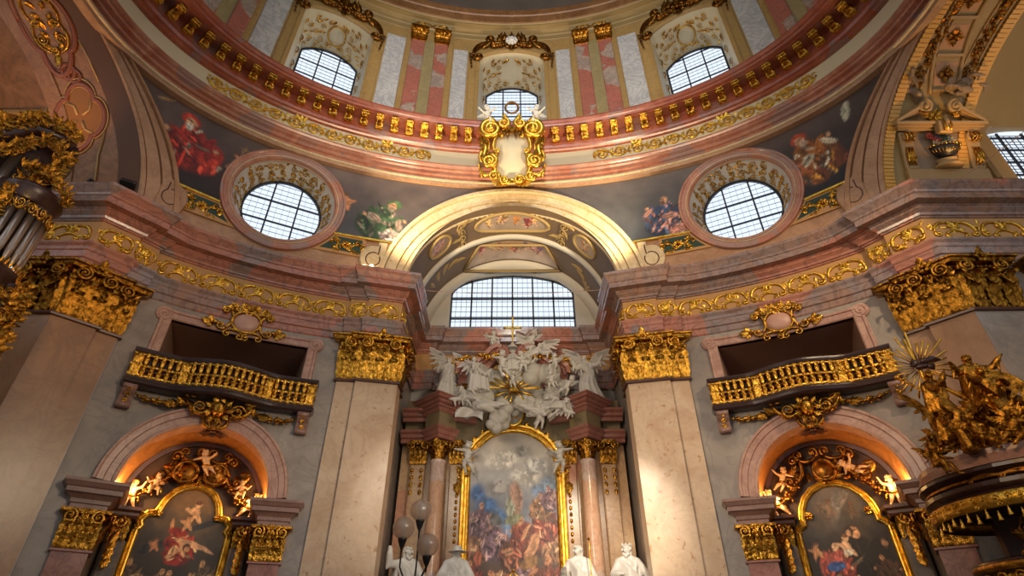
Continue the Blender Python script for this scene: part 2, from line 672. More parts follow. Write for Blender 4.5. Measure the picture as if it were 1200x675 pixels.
M['darkniche'] = plain('dark_niche_plaster', '#3c2a1e', '#54392a', 1.5, .6)
M['nichewall'] = marble('grey_niche_marble', '#6e655e', '#7c736a', '#4a433e', 1.2, .35, vein_amt=.4)
M['gold'] = gold('gilding', '#e2ab44', '#8f5c16', .24, .7)
M['goldd'] = gold('shaded_gilding', '#bd8630', '#5a360e', .27, .7)
M['goldy'] = gold('bright_gilding', '#f2c656', '#c08a28', .30, .4)
M['bronze'] = gold('bronze_gilding', '#a8702c', '#4a2a0e', .36)
M['friezegold'] = plain('ochre_frieze_ground', '#bd8e56', '#ae8048', 3, .4)
M['friezetan'] = plain('tan_frieze_ground', '#a9825a', '#98734c', 3, .5)
M['cream'] = plain('cream_plaster', '#d6c8a6', '#cbbd9c', 2, .55)
M['stucco'] = plain('white_stucco', '#c9c2b6', '#b3aca0', 3, .5, .15)
M['statue'] = plain('white_statue_marble', '#dcd8d0', '#c9c5bd', 3, .4, .08)
M['cloudst'] = plain('stucco_cloud', '#b5aea0', '#a59e90', 3, .55, .1)
M['flesh'] = plain('painted_flesh', '#d8b48c', '#c9a074', 4, .45, .05)
M['plaster'] = plain('grey_plaster', '#b9b3a8', '#aca69b', 1.5, .6)
M['wood'] = plain('dark_walnut', '#2c1a17', '#3d2622', 5, .3)
M['woodred'] = plain('red_walnut', '#4a2a1e', '#5c3626', 5, .35)
M['dark'] = plain('dark_room_plaster', '#94705c', '#a07c68', 1.0, .7)
M['green'] = plain('dark_green_ground', '#23382a', '#2d4432', 3, .5)
M['frescoground'] = plain('brown_fresco_ground', '#5a4632', '#6d5840', 1.6, .6)
M['domefresco'] = plain('dark_dome_fresco', '#4a433f', '#7a6a5c', .6, .7)
M['oliveplaster'] = plain('olive_plaster', '#8f7648', '#a08654', 1.2, .55)
M['vaulttan'] = marble('painted_tan_vault', '#7c5432', '#946a44', '#55361e', .8, .4, vein_amt=.4)
M['vaultyellow'] = plain('ochre_vault_panel', '#8c5c1c', '#7a4e16', 1.2, .5)
M['vaultbrown'] = plain('brown_vault_band', '#4e3018', '#5c3a1e', 1.2, .5)
M['copper'] = plain('copper_band', '#713c28', '#824a32', 2, .35)
M['yellowedge'] = plain('yellow_tiled_edge', '#d6a348', '#c4913c', 6, .45)
M['coffer'] = plain('coffer_stone', '#a88a5c', '#98794c', 1.5, .5)
M['cofferpink'] = plain('coffer_rose_panel', '#b58458', '#a87a50', 2, .5)
M['greystone'] = plain('grey_figure_stone', '#8a7358', '#7a6650', 2, .5)
M['black'] = plain('black_iron', '#0e0e10', '#17171a', 6, .4)
M['lead'] = plain('dark_lead', '#20242e', '#2a2e38', 8, .5)
M['came'] = plain('grey_lead_came', '#7c8290', '#878d9a', 8, .5)
M['tin'] = NT('organ_tin').out('#a89a90', .28, .85)
M['floor'] = marble('floor_stone', '#7d7068', '#94877c', '#5c524c', .5, .4)
M['pinkgold'] = plain('rose_medallion', '#c79a86', '#b98a76', 3, .4)


def glass_mat(name, tint='#f4f7ff', scale=1.0):
    """leaded milky window glass: mostly clear, a little diffusing"""
    m = NT(name)
    t = m.t
    tr = m.n('ShaderNodeBsdfTransparent'); tr.inputs[0].default_value = srgb(tint)
    tl = m.n('ShaderNodeBsdfTranslucent'); tl.inputs[0].default_value = srgb(tint)
    mx = m.n('ShaderNodeMixShader')
    nz = m.noise(1.6, 3)
    rp = m.ramp(nz, [(.3, (.08, .08, .08, 1)), (.7, (.3, .3, .3, 1))])
    t.links.new(rp, mx.inputs[0])
    t.links.new(tr.outputs[0], mx.inputs[1]); t.links.new(tl.outputs[0], mx.inputs[2])
    t.links.new(mx.outputs[0], t.nodes['Material Output'].inputs['Surface'])
    return m.m


M['pane'] = glass_mat('leaded_glass')


def globe_mat():
    m = NT('frosted_globe')
    t = m.t
    tr = m.n('ShaderNodeBsdfTransparent'); tr.inputs[0].default_value = srgb('#f2e9e0')
    df = m.n('ShaderNodeBsdfTranslucent'); df.inputs[0].default_value = srgb('#e2d6cc')
    gl = m.n('ShaderNodeBsdfGlossy'); gl.inputs['Roughness'].default_value = .25
    d2 = m.n('ShaderNodeBsdfDiffuse'); d2.inputs[0].default_value = srgb('#c4b6aa')
    a = m.n('ShaderNodeMixShader'); a.inputs[0].default_value = .3
    t.links.new(tr.outputs[0], a.inputs[1]); t.links.new(df.outputs[0], a.inputs[2])
    b = m.n('ShaderNodeMixShader'); b.inputs[0].default_value = .22
    t.links.new(a.outputs[0], b.inputs[1]); t.links.new(d2.outputs[0], b.inputs[2])
    c = m.n('ShaderNodeMixShader'); c.inputs[0].default_value = .06
    t.links.new(b.outputs[0], c.inputs[1]); t.links.new(gl.outputs[0], c.inputs[2])
    t.links.new(c.outputs[0], t.nodes['Material Output'].inputs['Surface'])
    return m.m


M['globe'] = globe_mat()


def lamp_mat(name, col, k):
    m = NT(name)
    m.bsdf.inputs['Emission Color'].default_value = srgb(col)
    m.bsdf.inputs['Emission Strength'].default_value = k
    return m.out(col, .5)


M['bulb'] = lamp_mat('lit_bulb', '#ffdfa0', 14)
M['bulbw'] = lamp_mat('lit_white_bulb', '#fff0d8', 10)


def paint_mat():
    m = NT('oil_painting')
    a = m.n('ShaderNodeAttribute', attribute_name='Col')
    m.bump(m.noise(14, 5), .12, .01)
    return m.out(a.outputs['Color'], .5)


M['paint'] = paint_mat()


# ------------------------------------------------------------------ painted pictures
def vnoise(U, V, sc, seed, octv=4):
    r = np.random.RandomState(seed)
    out = np.zeros_like(U)
    amp, tot = 1.0, 0.0
    for o in range(octv):
        g = r.rand(64, 64)
        x, y = (U * sc * 2 ** o) % 63, (V * sc * 2 ** o) % 63
        i, j = x.astype(int), y.astype(int)
        fx, fy = x - i, y - j
        fx, fy = fx * fx * (3 - 2 * fx), fy * fy * (3 - 2 * fy)
        q = (g[i, j] * (1 - fx) + g[i + 1, j] * fx) * (1 - fy) + (g[i, j + 1] * (1 - fx) + g[i + 1, j + 1] * fx) * fy
        out += amp * q; tot += amp; amp *= .55
    return out / tot


def paint_cols(U, V, bg, blobs, seed=1, wob=.05, sc=3.0, strength=.5):
    """U, V in metres; bg: [(v, hex)] vertical gradient; blobs (u, v, ru, rv, deg, hex, softness)"""
    vs = [b[0] for b in bg]
    cs = np.array([srgb(b[1])[:3] for b in bg])
    wu = (vnoise(U + 7, V + 3, sc, seed, 3) - .5) * wob * 2
    wv = (vnoise(U + 1, V + 9, sc, seed + 1, 3) - .5) * wob * 2
    u, v = U + wu, V + wv
    nz = vnoise(U + 5, V + 5, sc * .7, seed + 2, 5)
    C = np.stack([np.interp(v + (nz - .5) * .5, vs, cs[:, k]) for k in range(3)], -1)
    C *= (1 + strength * (nz - .5) * 1.6)[..., None]
    det = vnoise(U, V, sc * 3.2, seed + 3, 4)
    for k, (bu, bv, ru, rv, a, hx, sf) in enumerate(blobs):
        ca, sa = math.cos(rad(a)), math.sin(rad(a))
        x = ((u - bu) * ca + (v - bv) * sa) / ru
        y = (-(u - bu) * sa + (v - bv) * ca) / rv
        r = np.sqrt(x * x + y * y)
        m = np.clip((1.15 - r) / max(.05, sf), 0, 1)
        m = m * m * (3 - 2 * m)
        c = np.array(srgb(hx)[:3])
        tone = .55 + .9 * det
        fold = 1 + .35 * np.sin(x * 5 + det * 9 + k)
        C = C * (1 - m[..., None]) + (c[None, :] * (tone * fold)[..., None] if C.ndim == 2 else c * (tone * fold)[..., None]) * m[..., None]
    return np.clip(C, 0.001, 1)


def pfig(u, v, s, lean, robe, cloak, skin='#c08a62', hair='#3a241a', seed=0):
    """brush blobs for one robed painted figure, about s metres tall, leaning by degrees"""
    r = random.Random(seed + int(u * 100) + int(v * 37))
    a = rad(lean)
    def at(x, y): return (u + x * s * cos(a) - y * s * sin(a), v + x * s * sin(a) + y * s * cos(a))
    B = []
    def bl(x, y, rx, ry, d, c, sf=.35):
        p = at(x, y); B.append((p[0], p[1], rx * s, ry * s, d + lean, c, sf))
    k = r.choice((-1, 1))
    bl(.05 * k, .2, .22, .26, 10 * k, cloak)
    bl(-.08 * k, .16, .12, .24, -22 * k, robe)
    bl(.12 * k, .1, .1, .2, 30 * k, robe)
    bl(0, .5, .13, .2, 0, robe)
    bl(.14 * k, .52, .09, .2, 24 * k, cloak)
    bl(-.17 * k, .58, .045, .15, 50 * k, skin)
    bl(-.28 * k, .68, .04, .08, 20 * k, skin)
    bl(.2 * k, .45, .04, .12, 60 * k, skin)
    bl(0.02 * k, .79, .075, .09, 0, hair)
    bl(-.02 * k, .77, .05, .07, 0, skin, .3)
    return B


def rich_fig(u, v, s, lean, cols, seed, skin='#c0906a', beard=None, cap=None, headless=False):
    """a large robed painted figure built up from many brush strokes: robe masses, folds, arms, hands, face"""
    r = random.Random(seed)
    a = rad(lean)
    B = []
    def bl(x, y, rx, ry, d, c, sf=.3):
        B.append((u + x * s * cos(a) - y * s * sin(a), v + x * s * sin(a) + y * s * cos(a), rx * s, ry * s, d + lean, c, sf))
    def tone(c, k):
        h = c.lstrip('#')
        return '#%02x%02x%02x' % tuple(max(0, min(255, int(int(h[i:i + 2], 16) * k))) for i in (0, 2, 4))
    main = cols[0]
    bl(.0, .16, .30, .20, 10, tone(main, .7)); bl(-.16, .26, .17, .24, 35, main); bl(.15, .24, .17, .22, -30, tone(cols[1], .9)); bl(.02, .50, .17, .22, 0, main)
    for q in range(34):
        x, y = r.uniform(-.28, .3), r.uniform(.02, .42)
        bl(x, y, r.uniform(.012, .03), r.uniform(.07, .16), r.uniform(-40, 40) + x * -90, tone(r.choice(cols), r.choice((.45, .65, 1.0, 1.25, 1.45))), .5)
    for q in range(18):
        x, y = r.uniform(-.15, .17), r.uniform(.38, .68)
        bl(x, y, r.uniform(.01, .025), r.uniform(.05, .11), r.uniform(-50, 50), tone(r.choice(cols), r.choice((.5, .7, 1.1, 1.35))), .5)
    k = 1 if seed % 2 else -1
    bl(.17 * k, .52, .05, .15, -50 * k, cols[0]); bl(.28 * k, .46, .045, .12, 30 * k, tone(cols[-1], 1.1)); bl(.33 * k, .55, .035, .04, 0, skin)
    bl(-.18 * k, .48, .05, .14, 40 * k, cols[1]); bl(-.26 * k, .38, .03, .035, 0, skin)
    bl(-.10 * k, .40, .13, .07, 15, tone(cols[-1], 1.15)); bl(-.08 * k, .41, .10, .012, 20, '#6a5a48'); bl(-.12 * k, .37, .10, .010, 20, '#6a5a48')
    if headless: return B
    if cap: bl(.05 * k, .80, .115, .09, 10, cap); bl(.05 * k, .84, .07, .06, 0, tone(cap, 1.2))
    bl(.04 * k, .75, .062, .082, 8 * k, skin, .25); bl(.07 * k, .755, .02, .03, 0, tone(skin, 1.25), .4); bl(.05 * k, .775, .045, .010, 8, '#4a3020', .5)
    if beard: bl(.055 * k, .685, .05, .06, 0, beard, .4)
    return B


def cherub_blobs(u, v, s, skin='#c99670'):
    return [(u, v, .3 * s, .38 * s, 20, skin, .4), (u + .1 * s, v + .5 * s, .2 * s, .2 * s, 0, skin, .3), (u + .1 * s, v + .62 * s, .19 * s, .12 * s, 0, '#6a4428', .4),
            (u - .35 * s, v + .1 * s, .12 * s, .3 * s, 60, skin, .4), (u + .3 * s, v - .35 * s, .14 * s, .34 * s, 35, skin, .4), (u - .12 * s, v - .4 * s, .14 * s, .3 * s, -20, skin, .4)]


def painting(name, parent, lo, hi, u0, u1, nu, nv, warp, bg, blobs, seed=1, keep=None, wob=.05, sc=3.0, strength=.5, label=None):
    """painted surface over u in [u0, u1], v between lo(u) and hi(u)"""
    us = np.linspace(u0, u1, nu + 1)
    L = np.array([lo(u) for u in us]); H = np.array([hi(u) for u in us])
    k = np.linspace(0, 1, nv + 1)[:, None]
    V = L[None, :] * (1 - k) + H[None, :] * k
    U = np.repeat(us[None, :], nv + 1, 0)
    C = paint_cols(U.ravel(), V.ravel(), bg, blobs, seed, wob, sc, strength)
    mb = MB()
    pts = [(float(a), float(b), 0.0) for a, b in zip(U.ravel(), V.ravel())]
    fs = []
    for j in range(nv):
        for i in range(nu):
            if keep and not keep((us[i] + us[i + 1]) / 2, (V[j, i] + V[j + 1, i + 1]) / 2): continue
            a = j * (nu + 1) + i
            fs.append((a, a + 1, a + nu + 2, a + nu + 1))
    mb.add(pts, fs, True, warp)
    cols = np.concatenate([C, np.ones((len(C), 1))], 1)
    o = mb.build(name, M['paint'], parent, cols=cols)
    if label: o['label'] = label
    return o
# ------------------------------------------------------------------ figures (front is -Y, up +Z, one unit = the figure's height)
def capsule(mb, p0, p1, r0, r1, n=10):
    p0, p1 = Vector(p0), Vector(p1)
    d = p1 - p0
    L = d.length
    if L < 1e-6: return ball(mb, p0, r0, None, n, 6)
    d.normalize()
    pts, R = [], []
    for k in (-.95, -.7, -.35):
        pts.append(p0 + d * r0 * k); R.append(r0 * math.sqrt(1 - k * k))
    for k in range(4):
        pts.append(p0 + d * L * k / 3); R.append(r0 + (r1 - r0) * k / 3)
    for k in (.35, .7, .95):
        pts.append(p1 + d * r1 * k); R.append(r1 * math.sqrt(1 - k * k))
    tube(mb, pts, R, n)


def fuse(mb, voxel, smooth=3, name='body'):
    """one continuous skin over all pieces"""
    me = bpy.data.meshes.new(name)
    me.from_pydata(mb.v, [], mb.f)
    o = bpy.data.objects.new('tmp', me)
    COL.objects.link(o)
    r = o.modifiers.new('r', 'REMESH'); r.mode = 'VOXEL'; r.voxel_size = voxel
    s = o.modifiers.new('s', 'SMOOTH'); s.iterations = smooth; s.factor = .5
    dg = bpy.context.evaluated_depsgraph_get()
    dg.update()
    ev = o.evaluated_get(dg)
    out = bpy.data.meshes.new_from_object(ev)
    out.name = name
    bpy.data.objects.remove(o)
    out.polygons.foreach_set('use_smooth', [True] * len(out.polygons))
    out.update()
    return out


def lerp(a, b, k): return tuple(a[i] + (b[i] - a[i]) * k for i in range(3))


def hand(mb, wrist, tip, r, up=(0, 0, 1)):
    """palm, four unequal fingers with a bend, and a thumb from the side of the palm"""
    w, t = Vector(wrist), Vector(tip)
    d = (t - w)
    L = d.length
    d.normalize()
    sd = d.cross(Vector(up))
    if sd.length < .1: sd = d.orthogonal()
    sd.normalize()
    n = sd.cross(d)
    m = w + d * L * .5
    capsule(mb, w, m, r * .8, r * .95, 8)
    ball(mb, m, (r * 1.0, r * 1.0, r * 1.0), None, 8, 6)
    for k, q in enumerate((.88, 1.0, .95, .78)):
        b = m + sd * r * (k - 1.5) * .62
        e1 = b + d * L * .28 * q
        e2 = e1 + (d - n * .55).normalized() * L * .26 * q
        capsule(mb, b, e1, r * .34, r * .3, 6)
        capsule(mb, e1, e2, r * .3, r * .24, 6)
    tb = w + d * L * .22 - sd * r * .9
    te = tb + (d * .75 - sd * .6).normalized() * L * .36
    capsule(mb, tb, te, r * .38, r * .28, 6)


def head(mb, c, r, face=(0, -1, 0), baby=False):
    """skull, jaw, brow, nose, mouth, chin, ears"""
    c = Vector(c); f = Vector(face).normalized()
    s = f.cross(Vector((0, 0, 1))).normalized()
    u = s.cross(f)
    def P(a, b, d): return c + s * (a * r) + f * (b * r) + u * (d * r)
    ball(mb, P(0, -.08, .12), (r * .92, r * .98, r * .98), None, 12, 9)
    if baby:
        for k in (-1, 1): ball(mb, P(.42 * k, .45, -.38), r * .48)
        ball(mb, P(0, .5, -.72), r * .28)
    else:
        capsule(mb, P(0, .15, -.2), P(0, .48, -.72), r * .68, r * .34)
    capsule(mb, P(-.38, .82, .12), P(.38, .82, .12), r * .16, r * .16, 6)
    capsule(mb, P(0, .88, .05), P(0, 1.08, -.24), r * .11, r * .17, 6)
    capsule(mb, P(-.2, .84, -.5), P(.2, .84, -.5), r * .10, r * .10, 6)
    for k in (-1, 1):
        ball(mb, P(.92 * k, -.05, -.12), (r * .14, r * .2, r * .26), None, 6, 5)


def hair_mesh(c, r, face, name, seed=1, long=False, amount=26):
    c = Vector(c); f = Vector(face).normalized()
    s = f.cross(Vector((0, 0, 1))).normalized(); u = s.cross(f)
    rng = random.Random(seed)
    mb = MB()
    for i in range(amount):
        th = rng.uniform(.15, 1.0) * PI
        ph = rng.uniform(0, 2 * PI)
        d = f * (cos(ph) * sin(th)) + s * (sin(ph) * sin(th)) + u * cos(th * .62)
        if d.dot(f) > .45 and d.dot(u) < .75: continue
        p = c + u * r * .1 + d.normalized() * r * .98
        ball(mb, p, r * rng.uniform(.2, .34), None, 7, 5)
    if long:
        for k in (-1, 1):
            for q in range(5):
                ball(mb, c + s * (k * r * (.85 - .05 * q)) - f * (r * .3) - u * (r * .35 * q), r * .27, None, 7, 5)
    return mb


def wing_mb(mb, root, dirv, up, span, chord, thick=.02):
    """feathered wing: rows of overlapping vanes with real thickness"""
    o, d, u = Vector(root), Vector(dirv).normalized(), Vector(up).normalized()
    n = d.cross(u).normalized()
    for row, (f0, ln, m) in enumerate(((0.12, 1.0, 9), (.06, .62, 8), (0, .34, 7))):
        for i in range(m):
            k = (i + .5) / m
            a = o + d * span * (k * .72) + u * chord * .55 * sin(k * 2.2)
            t = (d * (.15 + .95 * k) - u * (1.0 - .75 * k)).normalized()
            L = chord * ln * (.75 + .6 * k)
            w = span * .085
            e = a + t * L
            sd = t.cross(n).normalized()
            off = n * thick * (row - 1) * .9
            vs, q = [], (0, .35, .75, 1)
            for z in (-.5, .5):
                for s_ in q:
                    wid = w * (1 if s_ < .8 else .35)
                    c_ = a + t * L * s_ + off + n * thick * z
                    vs += [tuple(c_ - sd * wid), tuple(c_ + sd * wid)]
            fs = []
            for z in (0, 8):
                for j in range(3): fs.append((z + 2 * j, z + 2 * j + 1, z + 2 * j + 3, z + 2 * j + 2))
            ring = [0, 2, 4, 6, 7, 5, 3, 1]
            fs += [(ring[j], ring[(j + 1) % 8], ring[(j + 1) % 8] + 8, ring[j] + 8) for j in range(8)]
            mb.add(vs, fs, False)
    arm = [o + d * span * (k * .72) + u * chord * .55 * sin(k * 2.2) for k in (0, .2, .4, .6, .8, 1)]
    tube(mb, arm, [thick * 2.2, thick * 2.4, thick * 2.2, thick * 1.9, thick * 1.5, thick], 6)


PUTTI = {}


def putto_meshes(key):
    """a chubby winged child; poses: sit, fly, stand, climb"""
    if key in PUTTI: return PUTTI[key]
    P = dict(pel=(0, 0, .42), che=(0, .0, .66), neck=(0, 0, .75), hd=(0, -.02, .88), face=(0, -1, -.1))
    if key == 'sit':
        P.update(kn=[(-.16, -.26, .40), (.15, -.24, .34)], ft=[(-.14, -.30, .10), (.2, -.34, .06)], el=[(-.28, -.06, .60), (.27, -.10, .56)], hn=[(-.40, -.16, .74), (.22, -.30, .50)], face=(.3, -1, -.25))
    elif key == 'fly':
        P.update(pel=(.1, .12, .40), che=(0, 0, .62), hd=(-.08, -.08, .82), neck=(-.03, -.03, .71), kn=[(.08, -.08, .20), (.30, .08, .28)], ft=[(.24, .06, .02), (.46, .12, .14)], el=[(-.24, -.14, .56), (.22, -.14, .70)], hn=[(-.36, -.28, .48), (.32, -.26, .82)], face=(-.5, -1, -.3))
    elif key == 'stand':
        P.update(kn=[(-.09, -.06, .22), (.12, -.02, .22)], ft=[(-.08, .02, 0.02), (.2, .06, .05)], el=[(-.24, -.10, .58), (.25, .0, .74)], hn=[(-.12, -.30, .56), (.34, -.14, .92)], face=(-.35, -1, -.2))
    else:
        P.update(pel=(.06, 0, .40), che=(-.04, 0, .64), hd=(-.16, -.06, .84), neck=(-.09, -.02, .73), kn=[(-.12, -.16, .26), (.24, -.10, .22)], ft=[(-.02, .0, .04), (.40, -.02, .04)], el=[(-.26, -.12, .66), (.18, -.2, .58)], hn=[(-.30, -.30, .84), (.02, -.34, .62)], face=(.5, -1, -.1))
    mb = MB()
    pe, ch = Vector(P['pel']), Vector(P['che'])
    capsule(mb, pe, ch, .125, .115)
    ball(mb, Vector(lerp(pe, ch, .4)) + Vector((0, -.045, 0)), .115)
    for k in (-1, 1): ball(mb, pe + Vector((.06 * k, .05, -.02)), .10)
    capsule(mb, ch + Vector((-.09, 0, .03)), ch + Vector((.09, 0, .03)), .075, .075)
    capsule(mb, ch, P['neck'], .07, .055)
    head(mb, P['hd'], .115, P['face'], True)
    for i, k in ((0, -1), (1, 1)):
        s = ch + Vector((.125 * k, 0, .04))
        capsule(mb, s, P['el'][i], .058, .046)
        wr = lerp(P['el'][i], P['hn'][i], .78)
        capsule(mb, P['el'][i], wr, .048, .032)
        tip = Vector(P['hn'][i]) + (Vector(P['hn'][i]) - Vector(P['el'][i])).normalized() * .05
        hand(mb, wr, tip, .034)
        h = pe + Vector((.075 * k, -.01, -.03))
        capsule(mb, h, P['kn'][i], .088, .066)
        capsule(mb, P['kn'][i], P['ft'][i], .066, .036)
        f = Vector(P['ft'][i])
        capsule(mb, f, f + Vector((.02 * k, -.10, -.02)), .036, .028, 8)
    body = fuse(mb, .016, 2, 'putto_body')
    hm = hair_mesh(P['hd'], .115, P['face'], 'hair', 3)
    wings = []
    for k in (-1, 1):
        w = MB()
        wing_mb(w, ch + Vector((.05 * k, .1, .02)), (k * .8, .6, .55), (0, .1, 1), .25, .2, .012)
        wings.append(w)
    d = MB()
    # a cloth sash across the hips
    a = [pe + Vector((.15 * cos(t), .15 * sin(t), .03 * sin(2 * t) - .02 + .05 * cos(t))) for t in [2 * PI * q / 14 for q in range(15)]]
    tube(d, a, [.030 + .008 * (q % 3) for q in range(15)], 6)
    tube(d, [pe + Vector((.15, 0, 0)), pe + Vector((.24, .06, -.04)), pe + Vector((.27, .05, -.18)), pe + Vector((.34, .08, -.26))], [.03, .05, .045, .015], 6)
    def tomesh(m, nm):
        me = bpy.data.meshes.new(nm); me.from_pydata(m.v, [], m.f); me.polygons.foreach_set('use_smooth', m.sm); me.update(); return me
    PUTTI[key] = dict(body=body, hair=tomesh(hm, 'hair'), wings=[tomesh(w, 'wing') for w in wings], sash=tomesh(d, 'sash'), src=P)
    return PUTTI[key]


def inst(name, me, mat, parent):
    o = bpy.data.objects.new(name, me)
    COL.objects.link(o)
    o.parent = parent
    ORG[o.name] = Vector()
    if not me.materials: me.materials.append(mat)
    o.material_slots[0].link = 'OBJECT'
    o.material_slots[0].material = mat
    return o


def putto(key, pos, h, mat, label, rz=0, tilt=0, roll=0, group=None, hairmat=None, wingmat=None, wings=True, name='putto', flip=False, sash=True):
    m = putto_meshes(key)
    t = thing(name, label, 'sculpture', pos, group)
    t.rotation_euler = (rad(tilt), rad(roll), rad(rz))
    t.scale = (-h if flip else h, h, h)
    inst('body', m['body'], mat, t)
    inst('hair', m['hair'], hairmat or mat, t)
    if wings:
        for w in m['wings']: inst('wing', w, wingmat or mat, t)
    if sash: inst('sash', m['sash'], wingmat or mat, t)
    return t


ADULTS = {}


def adult_meshes(key):
    """robed adult; poses given by joints, the robe is modelled over the body with hanging folds"""
    if key in ADULTS: return ADULTS[key]
    rng = random.Random(len(key) * 7 + ord(key[0]))
    P = dict(pel=(0, 0, .52), che=(0, 0, .72), neck=(0, -.005, .825), hd=(0, -.02, .905), face=(0, -1, -.1), kn=[(-.06, -.03, .28), (.07, -.05, .28)], ft=[(-.07, .01, .03), (.08, -.02, .03)], el=[(-.19, -.02, .64), (.19, -.02, .64)], hn=[(-.12, -.18, .60), (.14, -.16, .66)], robe='long', hem=.02)
    if key == 'bishop': P.update(face=(.3, -1, -.1), hn=[(-.05, -.17, .62), (.05, -.18, .58)], hd=(.01, -.03, .905))
    elif key == 'reader': P.update(face=(-.4, -1, -.1), hn=[(-.16, -.2, .70), (.10, -.18, .56)], el=[(-.2, -.04, .62), (.18, -.06, .6)])
    elif key == 'king': P.update(face=(-.5, -1, 0), hn=[(-.10, -.17, .63), (.22, -.12, .56)], el=[(-.19, -.05, .64), (.22, .0, .64)])
    elif key == 'bearded': P.update(face=(.4, -1, -.1), hn=[(-.24, -.12, .92), (.16, -.18, .58)], el=[(-.22, -.06, .76), (.2, -.04, .62)])
    elif key == 'angel': P.update(pel=(.03, .02, .52), che=(-.02, -.02, .71), hd=(-.06, -.06, .89), neck=(-.04, -.03, .815), face=(-.7, -1, -.3), kn=[(-.06, -.14, .30), (.12, -.02, .26)], ft=[(-.02, -.02, .06), (.22, .08, .05)], el=[(-.21, -.08, .66), (.2, -.04, .76)], hn=[(-.30, -.20, .76), (.32, -.12, .92)], hem=.06)
    elif key == 'herald': P.update(pel=(0, .02, .52), che=(.02, -.01, .72), hd=(.06, -.05, .90), neck=(.04, -.02, .82), face=(.8, -1, -.2), kn=[(-.10, -.02, .27), (.05, -.16, .30)], ft=[(-.2, .1, .04), (.06, -.06, .04)], el=[(-.2, .0, .78), (.2, -.12, .66)], hn=[(-.28, -.1, .97), (.26, -.26, .70)], hem=.06)
    elif key == 'float': P.update(pel=(.12, .08, .46), che=(-.02, -.02, .62), hd=(-.14, -.10, .76), neck=(-.09, -.06, .70), face=(-.5, -1, -.5), kn=[(.14, -.10, .28), (.32, .04, .30)], ft=[(.34, .02, .14), (.56, .06, .20)], el=[(-.24, -.14, .56), (.14, -.18, .62)], hn=[(-.40, -.22, .58), (-.02, -.30, .62)], hem=.2)
    elif key == 'seated': P.update(pel=(0, .06, .40), che=(0, .02, .62), hd=(.02, -.03, .80), neck=(.01, 0, .72), face=(.4, -1, -.3), kn=[(-.12, -.22, .40), (.13, -.20, .36)], ft=[(-.12, -.18, .06), (.16, -.24, .04)], el=[(-.22, -.05, .56), (.22, -.06, .54)], hn=[(-.16, -.24, .54), (.32, -.20, .64)], hem=.05)
    mb = MB()
    pe, ch = Vector(P['pel']), Vector(P['che'])
    ax = (ch - pe).normalized()
    capsule(mb, pe, lerp(pe, ch, .5), .085, .075)
    capsule(mb, lerp(pe, ch, .5), ch + Vector((0, 0, .02)), .075, .088)
    capsule(mb, ch + Vector((-.08, 0, .055)), ch + Vector((.08, 0, .055)), .055, .055)
    capsule(mb, ch, P['neck'], .05, .036)
    capsule(mb, P['neck'], P['hd'], .036, .034)
    head(mb, P['hd'], .055, P['face'])
    for i, k in ((0, -1), (1, 1)):
        s = ch + Vector((.105 * k, 0, .06))
        capsule(mb, s, P['el'][i], .052, .046)
        wr = lerp(P['el'][i], P['hn'][i], .72)
        capsule(mb, P['el'][i], wr, .046, .040)      # wide sleeve
        tip = Vector(P['hn'][i]) + (Vector(P['hn'][i]) - Vector(wr)).normalized() * .045
        hand(mb, Vector(wr), tip, .024)
        # hanging sleeve
        e = Vector(lerp(P['el'][i], P['hn'][i], .55))
        capsule(mb, e, e + Vector((.02 * k, .02, -.14)), .034, .014)
        h = pe + Vector((.055 * k, 0, -.03))
        capsule(mb, h, P['kn'][i], .082, .062)
        capsule(mb, P['kn'][i], P['ft'][i], .064, .05)
        f = Vector(P['ft'][i])
        capsule(mb, f + Vector((0, 0, -.005)), f + Vector((.012 * k, -.085, -.012)), .026, .02, 8)
    # robe: folds from the waist to the hem following both legs
    for q in range(20):
        k = q / 19
        th = 2 * PI * k
        top = pe + Vector((.085 * cos(th), .08 * sin(th), .05))
        fm = lerp(P['kn'][0], P['kn'][1], (cos(th) + 1) / 2)
        fb = lerp(P['ft'][0], P['ft'][1], (cos(th) + 1) / 2)
        mid = Vector(fm) + Vector((.075 * cos(th), .075 * sin(th), 0))
        bot = Vector(fb) + Vector((.095 * cos(th), .095 * sin(th), 0))
        bot.z = max(bot.z, P['hem'])
        r0 = .026 if q % 2 else .042
        capsule(mb, top, mid, r0 * .8, r0, 8)
        capsule(mb, mid, bot, r0, r0 * 1.05, 8)
    # mantle swags across the chest and over one shoulder
    for q in range(4):
        a = ch + Vector((-.11, -.03, .09 - .03 * q)); c = pe + Vector((.11, -.08, .08 - .05 * q))
        m_ = Vector(lerp(a, c, .5)) + Vector((0, -.07, -.02))
        capsule(mb, a, m_, .018, .026, 8); capsule(mb, m_, c, .026, .02, 8)
    for q in range(7):
        x = -.10 + .033 * q
        a = ch + Vector((x, -.045, .085 - .02 * abs(q - 3) * .5)); c = pe + Vector((x * .7, -.085, .06))
        capsule(mb, a, c, .012, .017, 6)
    for k in (-1, 1):
        capsule(mb, ch + Vector((.05 * k, -.03, .10)), ch + Vector((.125 * k, .01, .07)), .03, .036, 8)
        for q in range(3):
            a = ch + Vector(((.12 + .01 * q) * k, -.02 + .035 * q, .05)); c = pe + Vector(((.12 + .02 * q) * k, .0 + .05 * q, -.12))
            capsule(mb, a, c, .02, .028, 8)
    for q in range(3):
        a = ch + Vector((.10 - .03 * q, .06, .08)); c = pe + Vector((.14 - .06 * q, .12, -.18))
        capsule(mb, a, c, .03, .045, 8)
    body = fuse(mb, .0125, 1, 'figure_body')
    hm = hair_mesh(P['hd'], .055, P['face'], 'hair', 5, True, 34)
